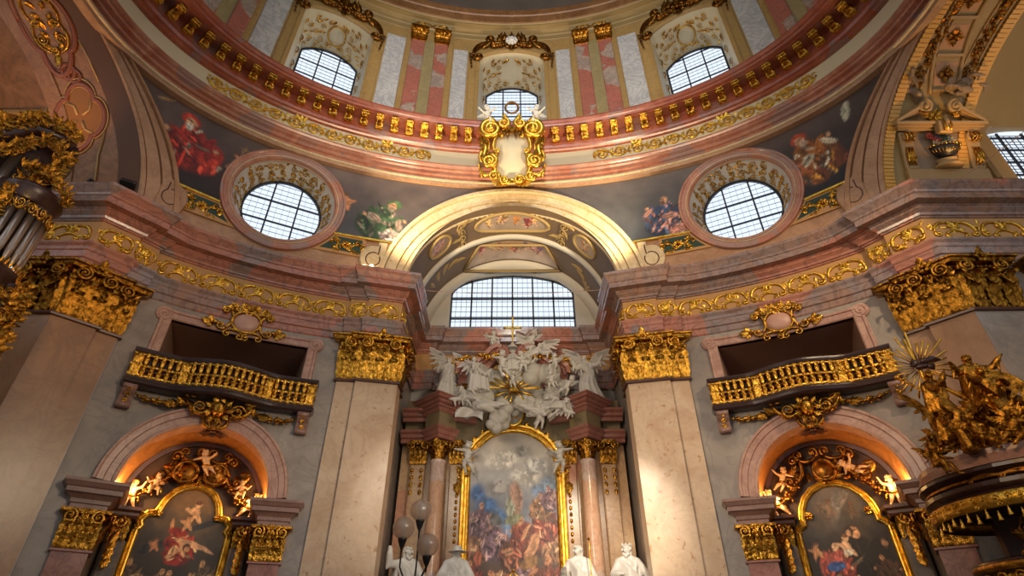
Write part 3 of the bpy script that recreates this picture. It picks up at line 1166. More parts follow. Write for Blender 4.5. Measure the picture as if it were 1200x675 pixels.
    if key in ('bearded', 'king'):
        f = Vector(P['face']).normalized()
        for q in range(5):
            ball(hm, Vector(P['hd']) + f * .042 + Vector(((q - 2) * .014, 0, -.045 - .012 * (2 - abs(q - 2)))), .019, None, 7, 5)
    wings = []
    for k in (-1, 1):
        w = MB()
        wing_mb(w, ch + Vector((.04 * k, .075, .05)), (k * .7, .45, .8), (0, .15, 1), .44, .34, .011)
        wings.append(w)
    def tomesh(m, nm):
        me = bpy.data.meshes.new(nm); me.from_pydata(m.v, [], m.f); me.polygons.foreach_set('use_smooth', m.sm); me.update(); return me
    ADULTS[key] = dict(body=body, hair=tomesh(hm, 'hair'), wings=[tomesh(w, 'wing') for w in wings], src=P)
    return ADULTS[key]


def adult(key, pos, h, mat, label, rz=0, tilt=0, roll=0, group=None, wings=False, name='statue', flip=False):
    m = adult_meshes(key)
    t = thing(name, label, 'statue', pos, group)
    t.rotation_euler = (rad(tilt), rad(roll), rad(rz))
    t.scale = (-h if flip else h, h, h)
    inst('body', m['body'], mat, t)
    inst('hair', m['hair'], mat, t)
    if wings:
        for w in m['wings']: inst('wing', w, mat, t)
    return t


def cloud_mesh(seed, n=16):
    rng = random.Random(seed)
    mb = MB()
    for i in range(n):
        a = rng.uniform(0, 6.28); q = rng.uniform(0, 1) ** .6
        ball(mb, (.62 * q * cos(a), rng.gauss(0, .12), .36 * q * sin(a)), rng.uniform(.24, .42) * (1.15 - .45 * q), None, 12, 9)
    return fuse(mb, .04, 6, 'cloud')
# ------------------------------------------------------------------ setting: floor, walls
ZC0, ZC1 = 6.5, 7.75           # capital
ZA, ZF0, ZF1, ZK = 7.75, 8.40, 8.97, 9.85   # architrave, frieze, cornice
ZR = 14.25                     # foot of the drum ring
ARCH = dict(rx=3.35, z0=9.6, top=13.03)     # chancel arch
SIDE = dict(ry=3.3, z0=9.5, rz=4.9)         # side arches
BAY = 7.42                     # centre of the curved bays along the wall
OZ, OR_, OI = 12.28, 1.80, 1.50             # oculus

mb = MB()
box(mb, -20, 20, -9, 19, -1.75, -1.6)
tag(mb.build('floor', M['floor']), kind='structure')


def arch_edge(rx, top, n=40, a0=0, a1=180):
    return arc_pts(0, ARCH['z0'], rx, top - ARCH['z0'], a0, a1, n)


def side_edge(ry, z0, rz, n=40, sgn=-1):
    """(l, z) outline of a side arch on the nave wall"""
    out = []
    for i in range(n + 1):
        p = PI * i / n
        y = ry * cos(p)
        out.append((W.l_t(-math.acos(max(-1, min(1, y / W.b)))) * (1 if sgn < 0 else -1), z0 + rz * sin(p)))
    return out


LX = W.l_x(-3.3)
for sgn, nm in ((-1, 'left'), (1, 'right')):
    # curved bay wall below the entablature
    l0, l1 = sorted((sgn * 9.98, sgn * 3.33))
    c = sgn * BAY
    op = [(c - 1.68, 5.9), (c + 1.68, 5.9), (c + 1.68, 7.3), (c - 1.68, 7.3)]
    ch = [(c - 1.53, -1.58), (c + 1.53, -1.58)] + [(c + 1.53, 3.3)] + arc_pts(c, 3.3, 1.53, 1.5, 0, 180, 32)[1:-1] + [(c - 1.53, 3.3)]
    mb = MB()
    holed(mb, [(l0, -1.6), (l1, -1.6), (l1, 7.8), (l0, 7.8)], [op, ch], .33, lambda l, z: W.map(l, z, 0))
    tag(mb.build('wall_' + nm, M['wall']), kind='structure')
    # pier block behind the transverse face
    mb = MB()
    P = [(-16, 10.45), (-11.25, 10.45), (-11.2, 10.3)] if sgn < 0 else None
    pth = [(-18, 10.42), (-10.2, 10.45), (-9.36, 11.52)]
    if sgn > 0: pth = [(-p[0], p[1]) for p in pth][::-1]
    sweep(mb, pth, [(0, -1.6), (0, 7.8)])
    tag(mb.build('wall_pier_' + nm, M['wall'] if sgn > 0 else M['pilwarm']), kind='structure')

# nave wall over the entablature: openings for the chancel, the oculi and the side arches
tip = abs(W.l_t(-PI / 2))
holes = [[(-3.35, 9.72)] + [(W.l_x(max(-3.35, min(3.35, p[0]))), p[1]) for p in arch_edge(3.35, 13.03)][::-1] + [(3.35, 9.72)]]
holes[0] = [(W.l_x(-3.35), 9.72)] + [(W.l_x(p[0]), p[1]) for p in arch_edge(3.35, 13.03)][::-1][1:-1] + [(W.l_x(3.35), 9.72)]
for s in (-1, 1):
    holes.append(arc_pts(s * BAY, OZ, OI, OI * 1.04, 0, 354, 59))
    e = side_edge(3.3, 9.5, 4.9, 60, s)
    e = [p for p in e if p[1] > 9.75]
    holes.append([(e[0][0], 9.72)] + e + [(e[-1][0], 9.72)])
mb = MB()
LW = tip + 4.2
holed(mb, [(-LW, 9.7), (LW, 9.7), (LW, 14.5), (-LW, 14.5)], holes, .33, lambda l, z: W.map(l, z, 0))
tag(mb.build('wall_upper', M['archtan']), kind='structure')

# ------------------------------------------------------------------ drum ring (great cornice under the drum)
def ring_sweep(mb, prof, t0=-112, t1=112, n=224):
    vs, fs, m = [], [], len(prof)
    for i in range(n + 1):
        t = rad(t0 + (t1 - t0) * i / n)
        vs += [ring_pt(t, s, z) for s, z in prof]
    for i in range(n):
        for k in range(m - 1):
            fs.append((i * m + k, (i + 1) * m + k, (i + 1) * m + k + 1, i * m + k + 1))
    mb.add(vs, fs, False)


ringc = thing('drum_cornice', 'oval red marble cornice with gilded brackets running under the windowed drum', 'cornice', (0, 14.3, ZR))
mb = MB()
ring_sweep(mb, [(1.02, 14.2), (.999, 14.21), (.997, 14.31)])
mb.build('foot_band', M['archtan'], ringc)
mb = MB()
ring_sweep(mb, [(.997, 14.31), (.991, 14.32), (.991, 14.385)])
mb.build('cream_fillet', M['archi'], ringc)
mb = MB()
ring_sweep(mb, [(.993, 14.38), (1.0, 14.40), (1.0, 14.56), (.990, 14.58), (.990, 14.64), (.998, 14.66), (.998, 14.78), (.986, 14.82), (.986, 14.92), (.981, 14.94), (.975, 15.0), (.975, 15.06), (.996, 15.1)])
mb.build('lower_moulding', M['ringlow'], ringc)
mb = MB()
ring_sweep(mb, [(.996, 15.1), (.996, 15.86)])
frz = mb.build('frieze', M['cream'], ringc)
mb = MB()
ring_sweep(mb, [(.996, 15.86), (.984, 15.88), (.978, 15.93), (.97, 15.96), (.966, 16.06), (.957, 16.10), (.957, 16.45), (.90, 16.45), (.90, 16.48), (.888, 16.5), (.884, 16.56), (.878, 16.58), (.872, 16.66), (.872, 16.74), (.90, 16.80), (.92, 16.85), (.955, 16.9)])
mb.build('upper_moulding', M['ringm'], ringc)
# gilded brackets: one shape, copied round the ring
def bracket_mesh():
    mb = MB()
    pr = [(0, 0), (.10, -.02), (.17, .02), (.20, .09), (.24, .14), (.34, .16), (.44, .20), (.47, .27), (.45, .36), (0, .38)]
    w = .115
    for (a, b, x0, x1) in ((1, 1, -w, w),):
        n = len(pr)
        vs = [(x0, -p[0], p[1]) for p in pr] + [(x1, -p[0], p[1]) for p in pr]
        fs = [(i, i + 1, n + i + 1, n + i) for i in range(n - 1)] + [tuple(range(n)), tuple(range(2 * n - 1, n - 1, -1))]
        mb.add(vs, fs, False)
    for x in (-w - .005, w + .005):
        tube(mb, [(x, -.10 + .09 * cos(t), .09 + .09 * sin(t)) for t in [2 * PI * k / 10 for k in range(11)]], .022, 5)
        tube(mb, [(x, -.38 + .07 * cos(t), .27 + .07 * sin(t)) for t in [2 * PI * k / 10 for k in range(11)]], .02, 5)
    for k in range(3): leaf(mb, (0, 0), 0, .26, .2, lambda u, v, ww: (v, -.12 - u * .9 + .0, .02 - ww * .5 + u * .45), .0)
    tube(mb, [(-w, -.47, .28), (w, -.47, .28)], .045, 8)
    tube(mb, [(-w, -.12, .03), (w, -.12, .03)], .05, 8)
    me = bpy.data.meshes.new('bracket')
    me.from_pydata(mb.v, [], mb.f); me.polygons.foreach_set('use_smooth', [False] * len(mb.f)); me.update()
    me.materials.append(M['gold'])
    return me
BR = bracket_mesh()
RW = Wall(RA * .957, RB * .957)
for k in range(-31, 32):
    if k == 0: continue
    o, T, U, N = RW.frame(k * .545, 16.09)
    b = bpy.data.objects.new('bracket', BR)
    COL.objects.link(b)
    b.parent = ringc
    b.matrix_local = Matrix.Translation(-ORG[ringc.name]) @ frame_m(o, T, U, N)
FWL = Wall(RA * .996, RB * .996)
for s in (-1, 1):
    mb = MB(lambda l, z, d, s=s: FWL.map(s * l, z, d))
    rinceau(mb, 3.0, 10.6, 15.2, 15.84, .62, .042, None, 0, 5)
    for l in (4.6, 7.6):
        leaf(mb, (l, 15.7), PI / 2, .42, .3); leaf(mb, (l, 15.7), PI / 2 + .7, .34, .2); leaf(mb, (l, 15.7), PI / 2 - .7, .34, .2)
    o = mb.build('gilt_foliage', M['goldy'], ringc)

# ------------------------------------------------------------------ drum
ZD0, ZD1 = 16.6, 22.6
wins = [(0, 1.34), (-7.1, 1.34), (7.1, 1.34), (-14.2, 1.34), (14.2, 1.34)]
def win_outline(c, hw, z0=16.75, zs=21.2, top=21.78, n=12):
    r = (hw * hw + (top - zs) ** 2) / (2 * (top - zs)); cz = top - r
    a = math.asin(hw / r)
    return [(c - hw, z0), (c + hw, z0)] + [(c + r * sin(a - 2 * a * i / n), cz + r * cos(a - 2 * a * i / n)) for i in range(n + 1)]
mb = MB()
DL = DR.l_t(rad(112))
holed(mb, [(-DL, 16.7), (DL, 16.7), (DL, 23.4), (-DL, 23.4)], [win_outline(*w) for w in wins], .4, lambda l, z: DR.map(l, z, 0))
tag(mb.build('wall_drum', M['yellow']), kind='structure')
# marble panels and pilasters between the windows
def slab(name, mat, l0, l1, z0, z1, d0, d1, parent=None, bev=.02):
    mb = MB()
    n = max(2, int((l1 - l0) / .2))
    poly = [(l0 + (l1 - l0) * i / n, z0) for i in range(n + 1)] + [(l1 - (l1 - l0) * i / n, z1) for i in range(n + 1)]
    prism(mb, poly, d0, d1, DR.map, bev)
    return mb.build(name, mat, parent)
side_word = {(-1, 0): 'left of the middle drum window', (1, 0): 'right of the middle drum window'}
for s in (-1, 1):
    for c0, where in ((0, 'beside the middle drum window'), (1, 'beyond the outer drum window')):
        sw = 'left' if s < 0 else 'right'
        def X(a, b):
            if c0: a, b = 14.2 - b, 14.2 - a
            return sorted((s * a, s * b))
        ctr = X(2.72, 4.25)
        w3 = 'left of' if s < 0 else 'right of'
        lab = 'between the middle and the %s drum windows' % sw if not c0 else 'beyond the %s drum window' % sw
        a, b = X(1.86, 2.46)
        o = slab('wall_panel', M['white'], a, b, 16.8, 21.75, 0, .03)
        tag(o, 'white veined marble panel ' + ('next to the middle drum window, %s side' % sw if not c0 else 'far %s end of the drum' % sw), 'panel', 'white drum panels')
        a, b = X(4.48, 5.26)
        o = slab('wall_panel', M['white'], a, b, 16.8, 21.9, 0, .03)
        tag(o, 'white veined marble panel ' + ('on the inner side of the %s drum window' % sw if not c0 else 'on the outer side of the %s drum window' % sw), 'panel', 'white drum panels')
        fo, T, U, N = DR.frame((ctr[0] + ctr[1]) / 2, 16.8)
        t = thing('drum_pilaster_pair', 'pink pilaster pair with gilded capitals ' + lab, 'pilaster', tuple(fo), 'paired drum pilasters')
        a, b = X(2.5, 4.46)
        slab('backing', M['yellow'], a, b, 16.75, 22.6, 0, .05, t)
        a, b = X(3.24, 3.71)
        slab('middle_strip', M['olive'], a, b, 16.75, 22.0, .05, .09, t)
        for a0, b0 in ((2.72, 3.26), (3.69, 4.25)):
            a, b = X(a0, b0)
            sh = slab('shaft', M['pinkdrum'], a, b, 16.75, 21.78, .05, .16, t, .03)
            mb = MB(lambda u, v, w, a=a: DR.map(a + u, v, w))
            L = b - a
            prism(mb, [(-.03, 21.74), (L + .03, 21.74), (L + .03, 21.82), (-.03, 21.82)], .05, .2)
            prism(mb, [(.02, 21.82), (L - .02, 21.82), (L + .04, 22.5), (-.04, 22.5)], .05, .18)
            for i in range(3): upleaf(mb, L * (i + .5) / 3, 21.84, .16, L / 2.6, .34, .18)
            for i in range(4): upleaf(mb, L * i / 3, 21.86, .16, L / 3, .52, .24)
            for q in (0, 1): spiral(mb, (L * q + (.02 if q == 0 else -.02), 22.38), .15, 1.4, 1 if q else -1, PI / 2, .04, None, .24, 16)
            rosette(mb, (L / 2, 22.44), .12, None, .24)
            prism(mb, [(-.1, 22.5), (L + .1, 22.5), (L + .1, 22.6), (-.1, 22.6)], .05, .34)
            mb.build('capital', M['gold'], t)
        a, b = X(2.6, 4.36)
        eb = slab('entablature_block', M['olive'], a, b, 22.6, 23.05, 0, .24, t, .03)
        mb = MB(lambda u, v, w, a=a: DR.map(a + u, v, w))
        strapwork(mb, .15, b - a - .15, 22.66, 23.0, .028, None, .24, 2, 4)
        mb.build('gilt_foliage', M['gold'], t)

# windows of the drum
def drum_window(idx, c, vis=True):
    hw, dep = 1.34, 1.75
    o, T, U, N = DR.frame(c, 0)
    warp = fw(o, T, U, N)
    out = win_outline(0, hw)
    out_in = [(p[0] * .87, p[1] - (.08 if p[1] > 21 else 0)) for p in out]
    # reveal
    t = thing('window_%d' % idx, {0: 'middle arched drum window above the gilded cartouche', -1: 'arched drum window on the left of the dome', 1: 'arched drum window on the right of the dome'}.get(0 if c == 0 else (-1 if c < 0 else 1)) + (', outermost' if abs(c) > 10 else ''), 'window', tuple(o + U * 16.75), 'drum windows', 'structure')
    mb = MB(warp)
    n = len(out)
    vs, fs = [], []
    edge = [(DR.map(c + p[0], p[1], .0), p) for p in out]
    inv = Matrix((T, U, N)).transposed().inverted()
    fr = [tuple(inv @ (Vector(e[0]) - o)) for e in edge]
    for (p, q) in zip(fr, out_in):
        vs += [p, (q[0], q[1], -dep)]
    for i in range(n):
        j = (i + 1) % n
        fs.append((2 * i, 2 * j, 2 * j + 1, 2 * i + 1))
    mb.add(vs, fs, False)
    mb.build('reveal', M['cream'], t)
    # marble jamb facing inside the reveal and gilt ornament on jambs and soffit
    mb = MB(warp)
    def soff(u, k, w):   # u across -1..1, k depth
        hwk = hw * (1 - .13 * k)
        z = 21.78 - .58 * (u * u) - .1 * k - w
        return (u * hwk * .98, z - .02, -dep * k)
    sw_ = lambda a, b, w: soff(a, b, w)
    for s in (-1, 1):
        for (u, k, r, d) in ((.26, .22, .12, 1), (.26, .80, .12, -1), (.46, .35, .12, 1), (.46, .68, .12, -1), (.62, .2, .11, -1), (.62, .82, .11, 1), (.66, .5, .12, 1), (.82, .35, .1, 1), (.84, .7, .1, -1)):
            spiral(mb, (0, 0), r, 1.4, d * s, .5, .017, lambda a, b, w, u=u, k=k, s=s: soff(s * u + a / hw, k + b / dep, w), 0, 16, 5)
        for (u, k, an) in ((.2, .2, .6), (.45, .5, 0), (.2, .8, -.6), (.5, .2, .5), (.5, .8, -.5), (.72, .5, 0), (.75, .3, 1), (.75, .7, -1), (.1, .15, .8), (.1, .85, -.8), (.36, .15, .3), (.36, .9, -.3), (.36, .5, 0), (.55, .5, .2), (.88, .5, 0), (.9, .2, 1), (.9, .85, -1), (.56, .1, .4), (.56, .92, -.4)):
            leaf(mb, (0, 0), an if s > 0 else PI - an, .2, .1, lambda a, b, w, u=u, k=k, s=s: soff(s * u + a / hw, k + b / dep, w), 0, .1)
        # jamb ornament
        for q in range(7):
            z = 20.9 - .42 * q
            leaf(mb, (0, 0), PI / 2 if q % 2 else -PI / 2, .34, .2, lambda a, b, w, z=z, s=s: (s * (hw * .93 - w - .03), z + b, -dep * .5 + a * s), 0, .05)
            spiral(mb, (0, 0), .1, 1.2, s, 0, .016, lambda a, b, w, z=z, s=s: (s * (hw * .93 - w - .03), z - .2 + b, -dep * .5 + a * s + (.1 if q % 2 else -.1)), 0, 12, 5)
    mb.build('reveal_ornament', M['gold'], t)
    if c != 0:
        mb = MB(warp)
        tube(mb, [soff(.28 * cos(a), .5 + .26 * sin(a), .03) for a in [2 * PI * q / 24 for q in range(25)]], .035, 6)
        mb.build('wreath', M['gold'], t)
    # glazing
    mb = MB(warp)
    prism(mb, out_in, -dep - .03, -dep - .01)
    pane = mb.build('pane', M['pane'], t)
    mb = MB(warp)
    g = [(p[0], p[1]) for p in out_in]
    framing(mb, g[::-1], [(-.02, -dep + .01), (-.02, -dep + .07), (.06, -dep + .07), (.06, -dep)], True)
    x1 = hw * .87
    for k in range(1, 3):
        u = -x1 + 2 * x1 * k / 3
        box(mb, u - .028, u + .028, 16.8, 21.6, -dep, -dep + .05)
    for k in range(6):
        z = 17.2 + .85 * k
        box(mb, -x1, x1, z - .022, z + .022, -dep, -dep + .045)
    mb.build('glazing_bars', M['lead'], t)
    mb = MB(warp)
    for k in range(1, 12):
        u = -x1 + 2 * x1 * k / 12
        if k % 4: box(mb, u - .0035, u + .0035, 16.8, 21.5, -dep - .01, -dep + .015)
    for k in range(1, 24):
        z = 16.8 + .2125 * k
        box(mb, -x1, x1, z - .0035, z + .0035, -dep - .01, -dep + .015)
    mb.build('lead_lattice', M['came'], t)
    # surround moulding
    mb = MB(lambda u, v, w: DR.map(c + u, v, w))
    fp = out[1:] + [out[0]]
    framing(mb, fp[::-1], [(0.0, -.02), (-.0, .06), (-.10, .10), (-.14, .10), (-.18, .06), (-.42, .05), (-.44, .0)], False)
    mb.build('surround', M['yellow'], t)
    # gilded crown
    mb = MB(lambda u, v, w: DR.map(c + u, v, w))
    for s in (-1, 1):
        cscroll(mb, (s * 1.62, 21.25), (s * .95, 22.25), -s * .22, .085, None, .12, .22)
        cscroll(mb, (s * .95, 22.28), (s * .25, 22.30), s * .12, .08, None, .14, .2)
        garland(mb, (s * 1.0, 22.2), (s * .2, 22.2), .18, .09, None, .14, 3 + s, 10)
        for q in range(5):
            leaf(mb, (s * (1.75 - .02 * q), 21.5 - .22 * q), -PI / 2, .24, .18 - .02 * q, None, .12, .2)
        leaf(mb, (s * 1.25, 21.95), PI / 2 + s * .9, .5, .26, None, .12, .3)
        leaf(mb, (s * .6, 22.4), PI / 2 + s * .4, .5, .28, None, .14, .3)
        leaf(mb, (s * .3, 22.45), PI / 2, .45, .25, None, .14, .3)
    rosette(mb, (0, 22.2), .36, None, .12, 8)
    leaf(mb, (0, 22.3), PI / 2, .55, .4, None, .14, .3); leaf(mb, (0, 22.0), -PI / 2, .3, .3, None, .14, .3)
    cr = mb.build('gilded_crown', M['bronze'], t)
    if c == 0:
        mb = MB(lambda u, v, w: DR.map(c + u, v, w))
        for k in range(9): ball(mb, (.19 * cos(k * .7), 22.2 + .19 * sin(k * .7), .32), .09, None, 8, 6)
        ball(mb, (0, 22.2, .34), (.17, .2, .14), None, 10, 8)
        mb.build('shell_mask', M['statue'], cr)
for i, (c, hw) in enumerate(wins): drum_window(i + 1, c)

# cornice over the drum and the dome
mb = MB()
ring_sweep(mb, [(.94, 22.62), (.936, 22.65), (.936, 22.9), (.93, 22.95), (.93, 23.1), (.915, 23.15), (.91, 23.22), (.888, 23.24), (.888, 23.32), (.882, 23.36), (.878, 23.75), (.87, 23.8), (.865, 24.1), (.872, 24.2), (.95, 24.3)])
uc = thing('dome_cornice', 'brown moulded cornice crowning the drum below the dark dome fresco', 'cornice', (0, 13.5, 22.6))
mb.build('moulding', M['oliveplaster'], uc)
mb = MB()
ring_sweep(mb, [(.882, 23.36), (.875, 23.38), (.870, 23.78), (.863, 23.82), (.857, 24.12), (.87, 24.22)])
mb.build('facing', M['vaulttan'], uc)
mb = MB()
ring_sweep(mb, [(.92 * cos(rad(a)), 24.2 + 6.5 * sin(rad(a))) for a in range(0, 91, 5)], -180, 180, 120)
tag(mb.build('ceiling_dome', M['domefresco']), kind='structure')

# ------------------------------------------------------------------ main entablature
EPROF_A = [(0.0, 7.70), (.03, 7.74), (.03, 7.90), (.07, 7.93), (.07, 8.10), (.09, 8.13), (.09, 8.22), (.13, 8.30), (.13, 8.35), (0.0, 8.38)]
EPROF_K = [(0.0, 9.03), (.04, 9.05), (.04, 9.09), (.08, 9.10), (.10, 9.16), (.18, 9.24), (.18, 9.29), (.20, 9.31), (.20, 9.35), (.38, 9.36), (.40, 9.36), (.40, 9.52), (.43, 9.55), (.44, 9.60), (.50, 9.70), (.54, 9.76), (.54, 9.85), (-.3, 9.90)]


def nave_path(sgn, off=0.0):
    """plan line of the frieze plane from the transverse pier face to the chancel corner (left side, mirrored for the right)"""
    p = [(-18, 10.22), (-9.97, 10.22), (-9.42, 10.87), (-9.49, 10.93), (-9.19, 11.36), (-9.28, 11.425)]
    t0, t1 = math.asin(-9.21 / W.a), math.asin(-4.80 / W.a)
    for i in range(25):
        t = t0 + (t1 - t0) * i / 24
        p.append((W.a * sin(t), 7.5 + W.b * cos(t)))
    p += [(-4.765, 13.70), (-4.26, 13.79), (-4.235, 13.70), (-3.29, 13.95), (-3.29, 14.55), (-3.38, 14.56), (-3.38, 17.4)]
    return p if sgn < 0 else [(-x, y) for x, y in p][::-1]


for sgn, nm in ((-1, 'left'), (1, 'right')):
    t = thing('entablature', 'pink and grey marble entablature with gold frieze along the %s curved wall' % nm, 'entablature', (sgn * 7.2, 12.8, ZA), 'nave entablatures')
    pth = nave_path(sgn)
    mb = MB(); sweep(mb, pth, EPROF_A); mb.build('architrave', M['entab'], t)
    mb = MB(); sweep(mb, pth, [(0, 8.36), (0, 9.04)]); fz = mb.build('frieze', M['friezegold'], t)
    mb = MB(); sweep(mb, pth, EPROF_K); mb.build('cornice', M['entab'], t)
    # gilt strapwork on each stretch of the frieze
    def seg(a, b, n, seed, th=.036):
        a, b = (a, b) if sgn < 0 else ((-b[0], b[1]), (-a[0], a[1]))
        T = Vector((b[0] - a[0], b[1] - a[1], 0)); L = T.length; T.normalize()
        mb = MB(fw((a[0], a[1], 0), T, (0, 0, 1), (T.y, -T.x, 0)))
        strapwork(mb, .05, L - .05, 8.46, 9.0, th, None, 0, n, seed)
        return mb.build('gilt_strapwork', M['goldy'], t)
    seg((-9.97, 10.22), (-9.42, 10.87), 1, 2)
    seg((-9.49, 10.93), (-9.19, 11.36), 1, 3, .03)
    seg((-4.765, 13.70), (-4.26, 13.79), 1, 5, .03)
    seg((-4.235, 13.70), (-3.29, 13.95), 1, 6)
    seg((-12.4, 10.22), (-10.0, 10.22), 2, 7)
    seg((-3.29, 13.95), (-3.29, 14.55), 1, 8)
    seg((-3.38, 14.6), (-3.38, 16.8), 2, 9)
    mb = MB(lambda l, z, d: W.map(l, z, d))
    l0, l1 = sorted((sgn * 9.85, sgn * 4.9))
    strapwork(mb, l0, l1, 8.46, 9.0, .036, None, 0, 5, 11)
    mb.build('gilt_strapwork', M['goldy'], t)

# ------------------------------------------------------------------ giant pilasters
def capital(parent, segs, z0, z1, mat, nec_mat, closed_path, vol_r=.17):
    """composite capital over a plan path; segs = [(a, b)] faces carrying leaves and volutes"""
    h = z1 - z0
    mb = MB()
    sweep(mb, closed_path, [(0.0, z0 - .02), (.02, z0 + .02), (.02, z0 + h * .5), (.05, z0 + h * .8), (.10, z0 + h * .88)])
    sweep(mb, closed_path, [(.10, z0 + h * .86), (.22, z0 + h * .89), (.25, z0 + h * .93), (.25, z0 + h * .95), (.30, z0 + h * .97), (.30, z1), (0, z1)])
    vols = []
    for a, b in segs:
        T = Vector((b[0] - a[0], b[1] - a[1], 0)); L = T.length; T.normalize()
        N = (T.y, -T.x, 0)
        w = fw((a[0], a[1], z0), T, (0, 0, 1), N)
        n = max(2, round(L / .36))
        for i in range(n):
            upleaf(mb, L * (i + .5) / n, .02, .05, L / n * .92, h * .40, .26, w)
        for i in range(n + 1):
            upleaf(mb, L * i / n, .04, .02, L / n * .80, h * .64, .32, w)
            if i < n: upleaf(mb, L * (i + .5) / n, h * .42, .05, L / n * .6, h * .30, .2, w)
        for i in range(n):
            u = L * (i + .5) / n
            spiral(mb, (u - .07, h * .62), .07, 1.2, -1, PI / 2, .02, w, .14, 12, 5)
            spiral(mb, (u + .07, h * .62), .07, 1.2, 1, PI / 2, .02, w, .14, 12, 5)
        k = max(4, int(L / .09))
        for i in range(k): ball(mb, (L * (i + .5) / k, h * .82, .13), (.035, .05, .035), w, 6, 5)
        if L > .8:
            rosette(mb, (L / 2, h * .95), .17, w, .28, 6)
            leaf(mb, (L / 2, h * .98), PI / 2, .24, .2, w, .28, .3)
            for s in (-1, 1): leaf(mb, (L / 2, h * .93), PI / 2 - s * 1.1, .26, .14, w, .26, .2)
        ends = (0, 1) if L > .8 else (.5,)
        for q in ends:
            vb = MB(w)
            uu = vol_r * .95 if q == 0 else (L - vol_r * .95 if q == 1 else L / 2)
            d = -1 if q == 0 else 1
            spiral(vb, (uu, h * .80), vol_r, 1.9, d, PI / 2, vol_r * .24, None, .2, 30, 6)
            lathe(vb, [(.001, .1), (vol_r * .92, .1), (vol_r * .92, .2), (.001, .22)], 18, (0, 0), lambda x, y, z, uu=uu: (uu + x, h * .80 + y, z))
            leaf(vb, (uu, h * .62), -PI / 2, .22, .16, None, .16, .3)
            vols.append(vb)
    cap = mb.build('capital', mat, parent)
    for v in vols: v.build('volute', mat, cap)
    mb = MB()
    sweep(mb, closed_path, [(0.0, z0 - .10), (.07, z0 - .09), (.08, z0 - .05), (.05, z0 - .04), (.05, z0 - .02), (0, z0 - .01)])
    mb.build('necking', nec_mat, parent)


for sgn, nm in ((-1, 'left'), (1, 'right')):
    mir = (lambda p: p) if sgn < 0 else (lambda p: [(-x, y) for x, y in p][::-1])
    ms = (lambda a, b: (a, b)) if sgn < 0 else (lambda a, b: ((-b[0], b[1]), (-a[0], a[1])))
    # outer pier pilaster, facing diagonally
    t = thing('giant_pilaster', ('tall tan marble corner pilaster at the far left under the gilded organ' if sgn < 0 else 'tall tan marble corner pilaster at the far right behind the gilded pulpit'), 'pilaster', (sgn * 9.8, 10.7, -1.6), 'giant pilasters')
    pth = mir([(-11.25, 10.45), (-11.22, 10.27), (-10.06, 10.27), (-9.48, 10.92), (-9.56, 10.99), (-9.24, 11.35), (-9.34, 11.48)])
    mb = MB(); sweep(mb, pth, [(0, -1.6), (0, ZC0 - .04)]); mb.build('shaft', M['pilwarm'], t)
    mb = MB(); sweep(mb, mir([(-11.24, 10.262), (-10.058, 10.262)]), [(0, -1.6), (0, ZC0 - .1)]); mb.build('side_face', M['wall'] if sgn > 0 else M['pilwarm'], t)
    segs = [ms((-11.2, 10.27), (-10.06, 10.27)), ms((-10.06, 10.27), (-9.48, 10.92)), ms((-9.56, 10.99), (-9.24, 11.35))]
    capital(t, segs, ZC0, ZC1, M['goldd'], M['woodred'], pth)
    # chancel pilaster
    t = thing('giant_pilaster', 'tall polished cream marble pilaster at the %s corner of the chancel' % nm, 'pilaster', (sgn * 3.8, 13.9, -1.6), 'giant pilasters')
    pth = mir([(-4.80, 13.95), (-4.755, 13.73), (-4.26, 13.80), (-4.24, 13.71), (-3.15, 13.97), (-3.15, 14.42), (-3.24, 14.42), (-3.24, 14.85), (-3.42, 14.85)])
    mb = MB(); sweep(mb, pth, [(0, -1.6), (0, ZC0 - .04)]); mb.build('shaft', M['pil'], t)
    segs = [ms((-4.755, 13.73), (-4.26, 13.80)), ms((-4.24, 13.71), (-3.15, 13.97)), ms((-3.15, 13.97), (-3.15, 14.42)), ms((-3.24, 14.42), (-3.24, 14.85))]
    capital(t, segs, ZC0, ZC1, M['gold'], M['woodred'], pth)
# second gilded capital behind the pulpit pier, at the frame edge
t = thing('giant_pilaster', 'grey marble side pilaster with gilded capital at the extreme right edge', 'pilaster', (12.6, 10.4, -1.6), 'giant pilasters')
pth = [(13.9, 10.45), (13.85, 10.25), (11.95, 10.25), (11.9, 10.45)][::-1]
mb = MB(); sweep(mb, pth, [(0, -1.6), (0, ZC0 - .04)]); mb.build('shaft', M['wall'], t)
capital(t, [((11.95, 10.25), (13.85, 10.25))], ZC0, ZC1, M['goldd'], M['woodred'], pth)
# ------------------------------------------------------------------ curved bays: oculus, frescoes, gallery, balcony, side altar
OU, OV = 1.86, 1.99            # outer half-sizes of the round window frame
IU, IV = 1.52, 1.65
GU, GV, GD = 1.20, 1.33, .80


def mesh_obj_data(mb, name, mat):
    me = bpy.data.meshes.new(name)
    me.from_pydata(mb.v, [], mb.f); me.polygons.foreach_set('use_smooth', mb.sm); me.update(); me.materials.append(mat)
    return me


_b = MB()
lathe(_b, [(.0, 0), (.07, .0), (.07, .03), (.04, .05), (.055, .09), (.078, .15), (.072, .19), (.04, .235), (.075, .25), (.08, .27), (.08, .30), (.075, .32), (.04, .335), (.05, .38), (.068, .44), (.07, .48), (.045, .53), (.06, .555), (.07, .575), (.07, .60), (0, .60)], 10)
for k in range(4):
    a = PI / 2 * k
    upleaf(_b, 0, .04, .06, .08, .14, .03, lambda u, v, w, a=a: (u * cos(a) - w * sin(a), u * sin(a) + w * cos(a), v))
    upleaf(_b, 0, .33, .05, .08, .16, .03, lambda u, v, w, a=a: (u * cos(a) - w * sin(a), u * sin(a) + w * cos(a), v))
BALUSTER = mesh_obj_data(_b, 'baluster', M['gold'])

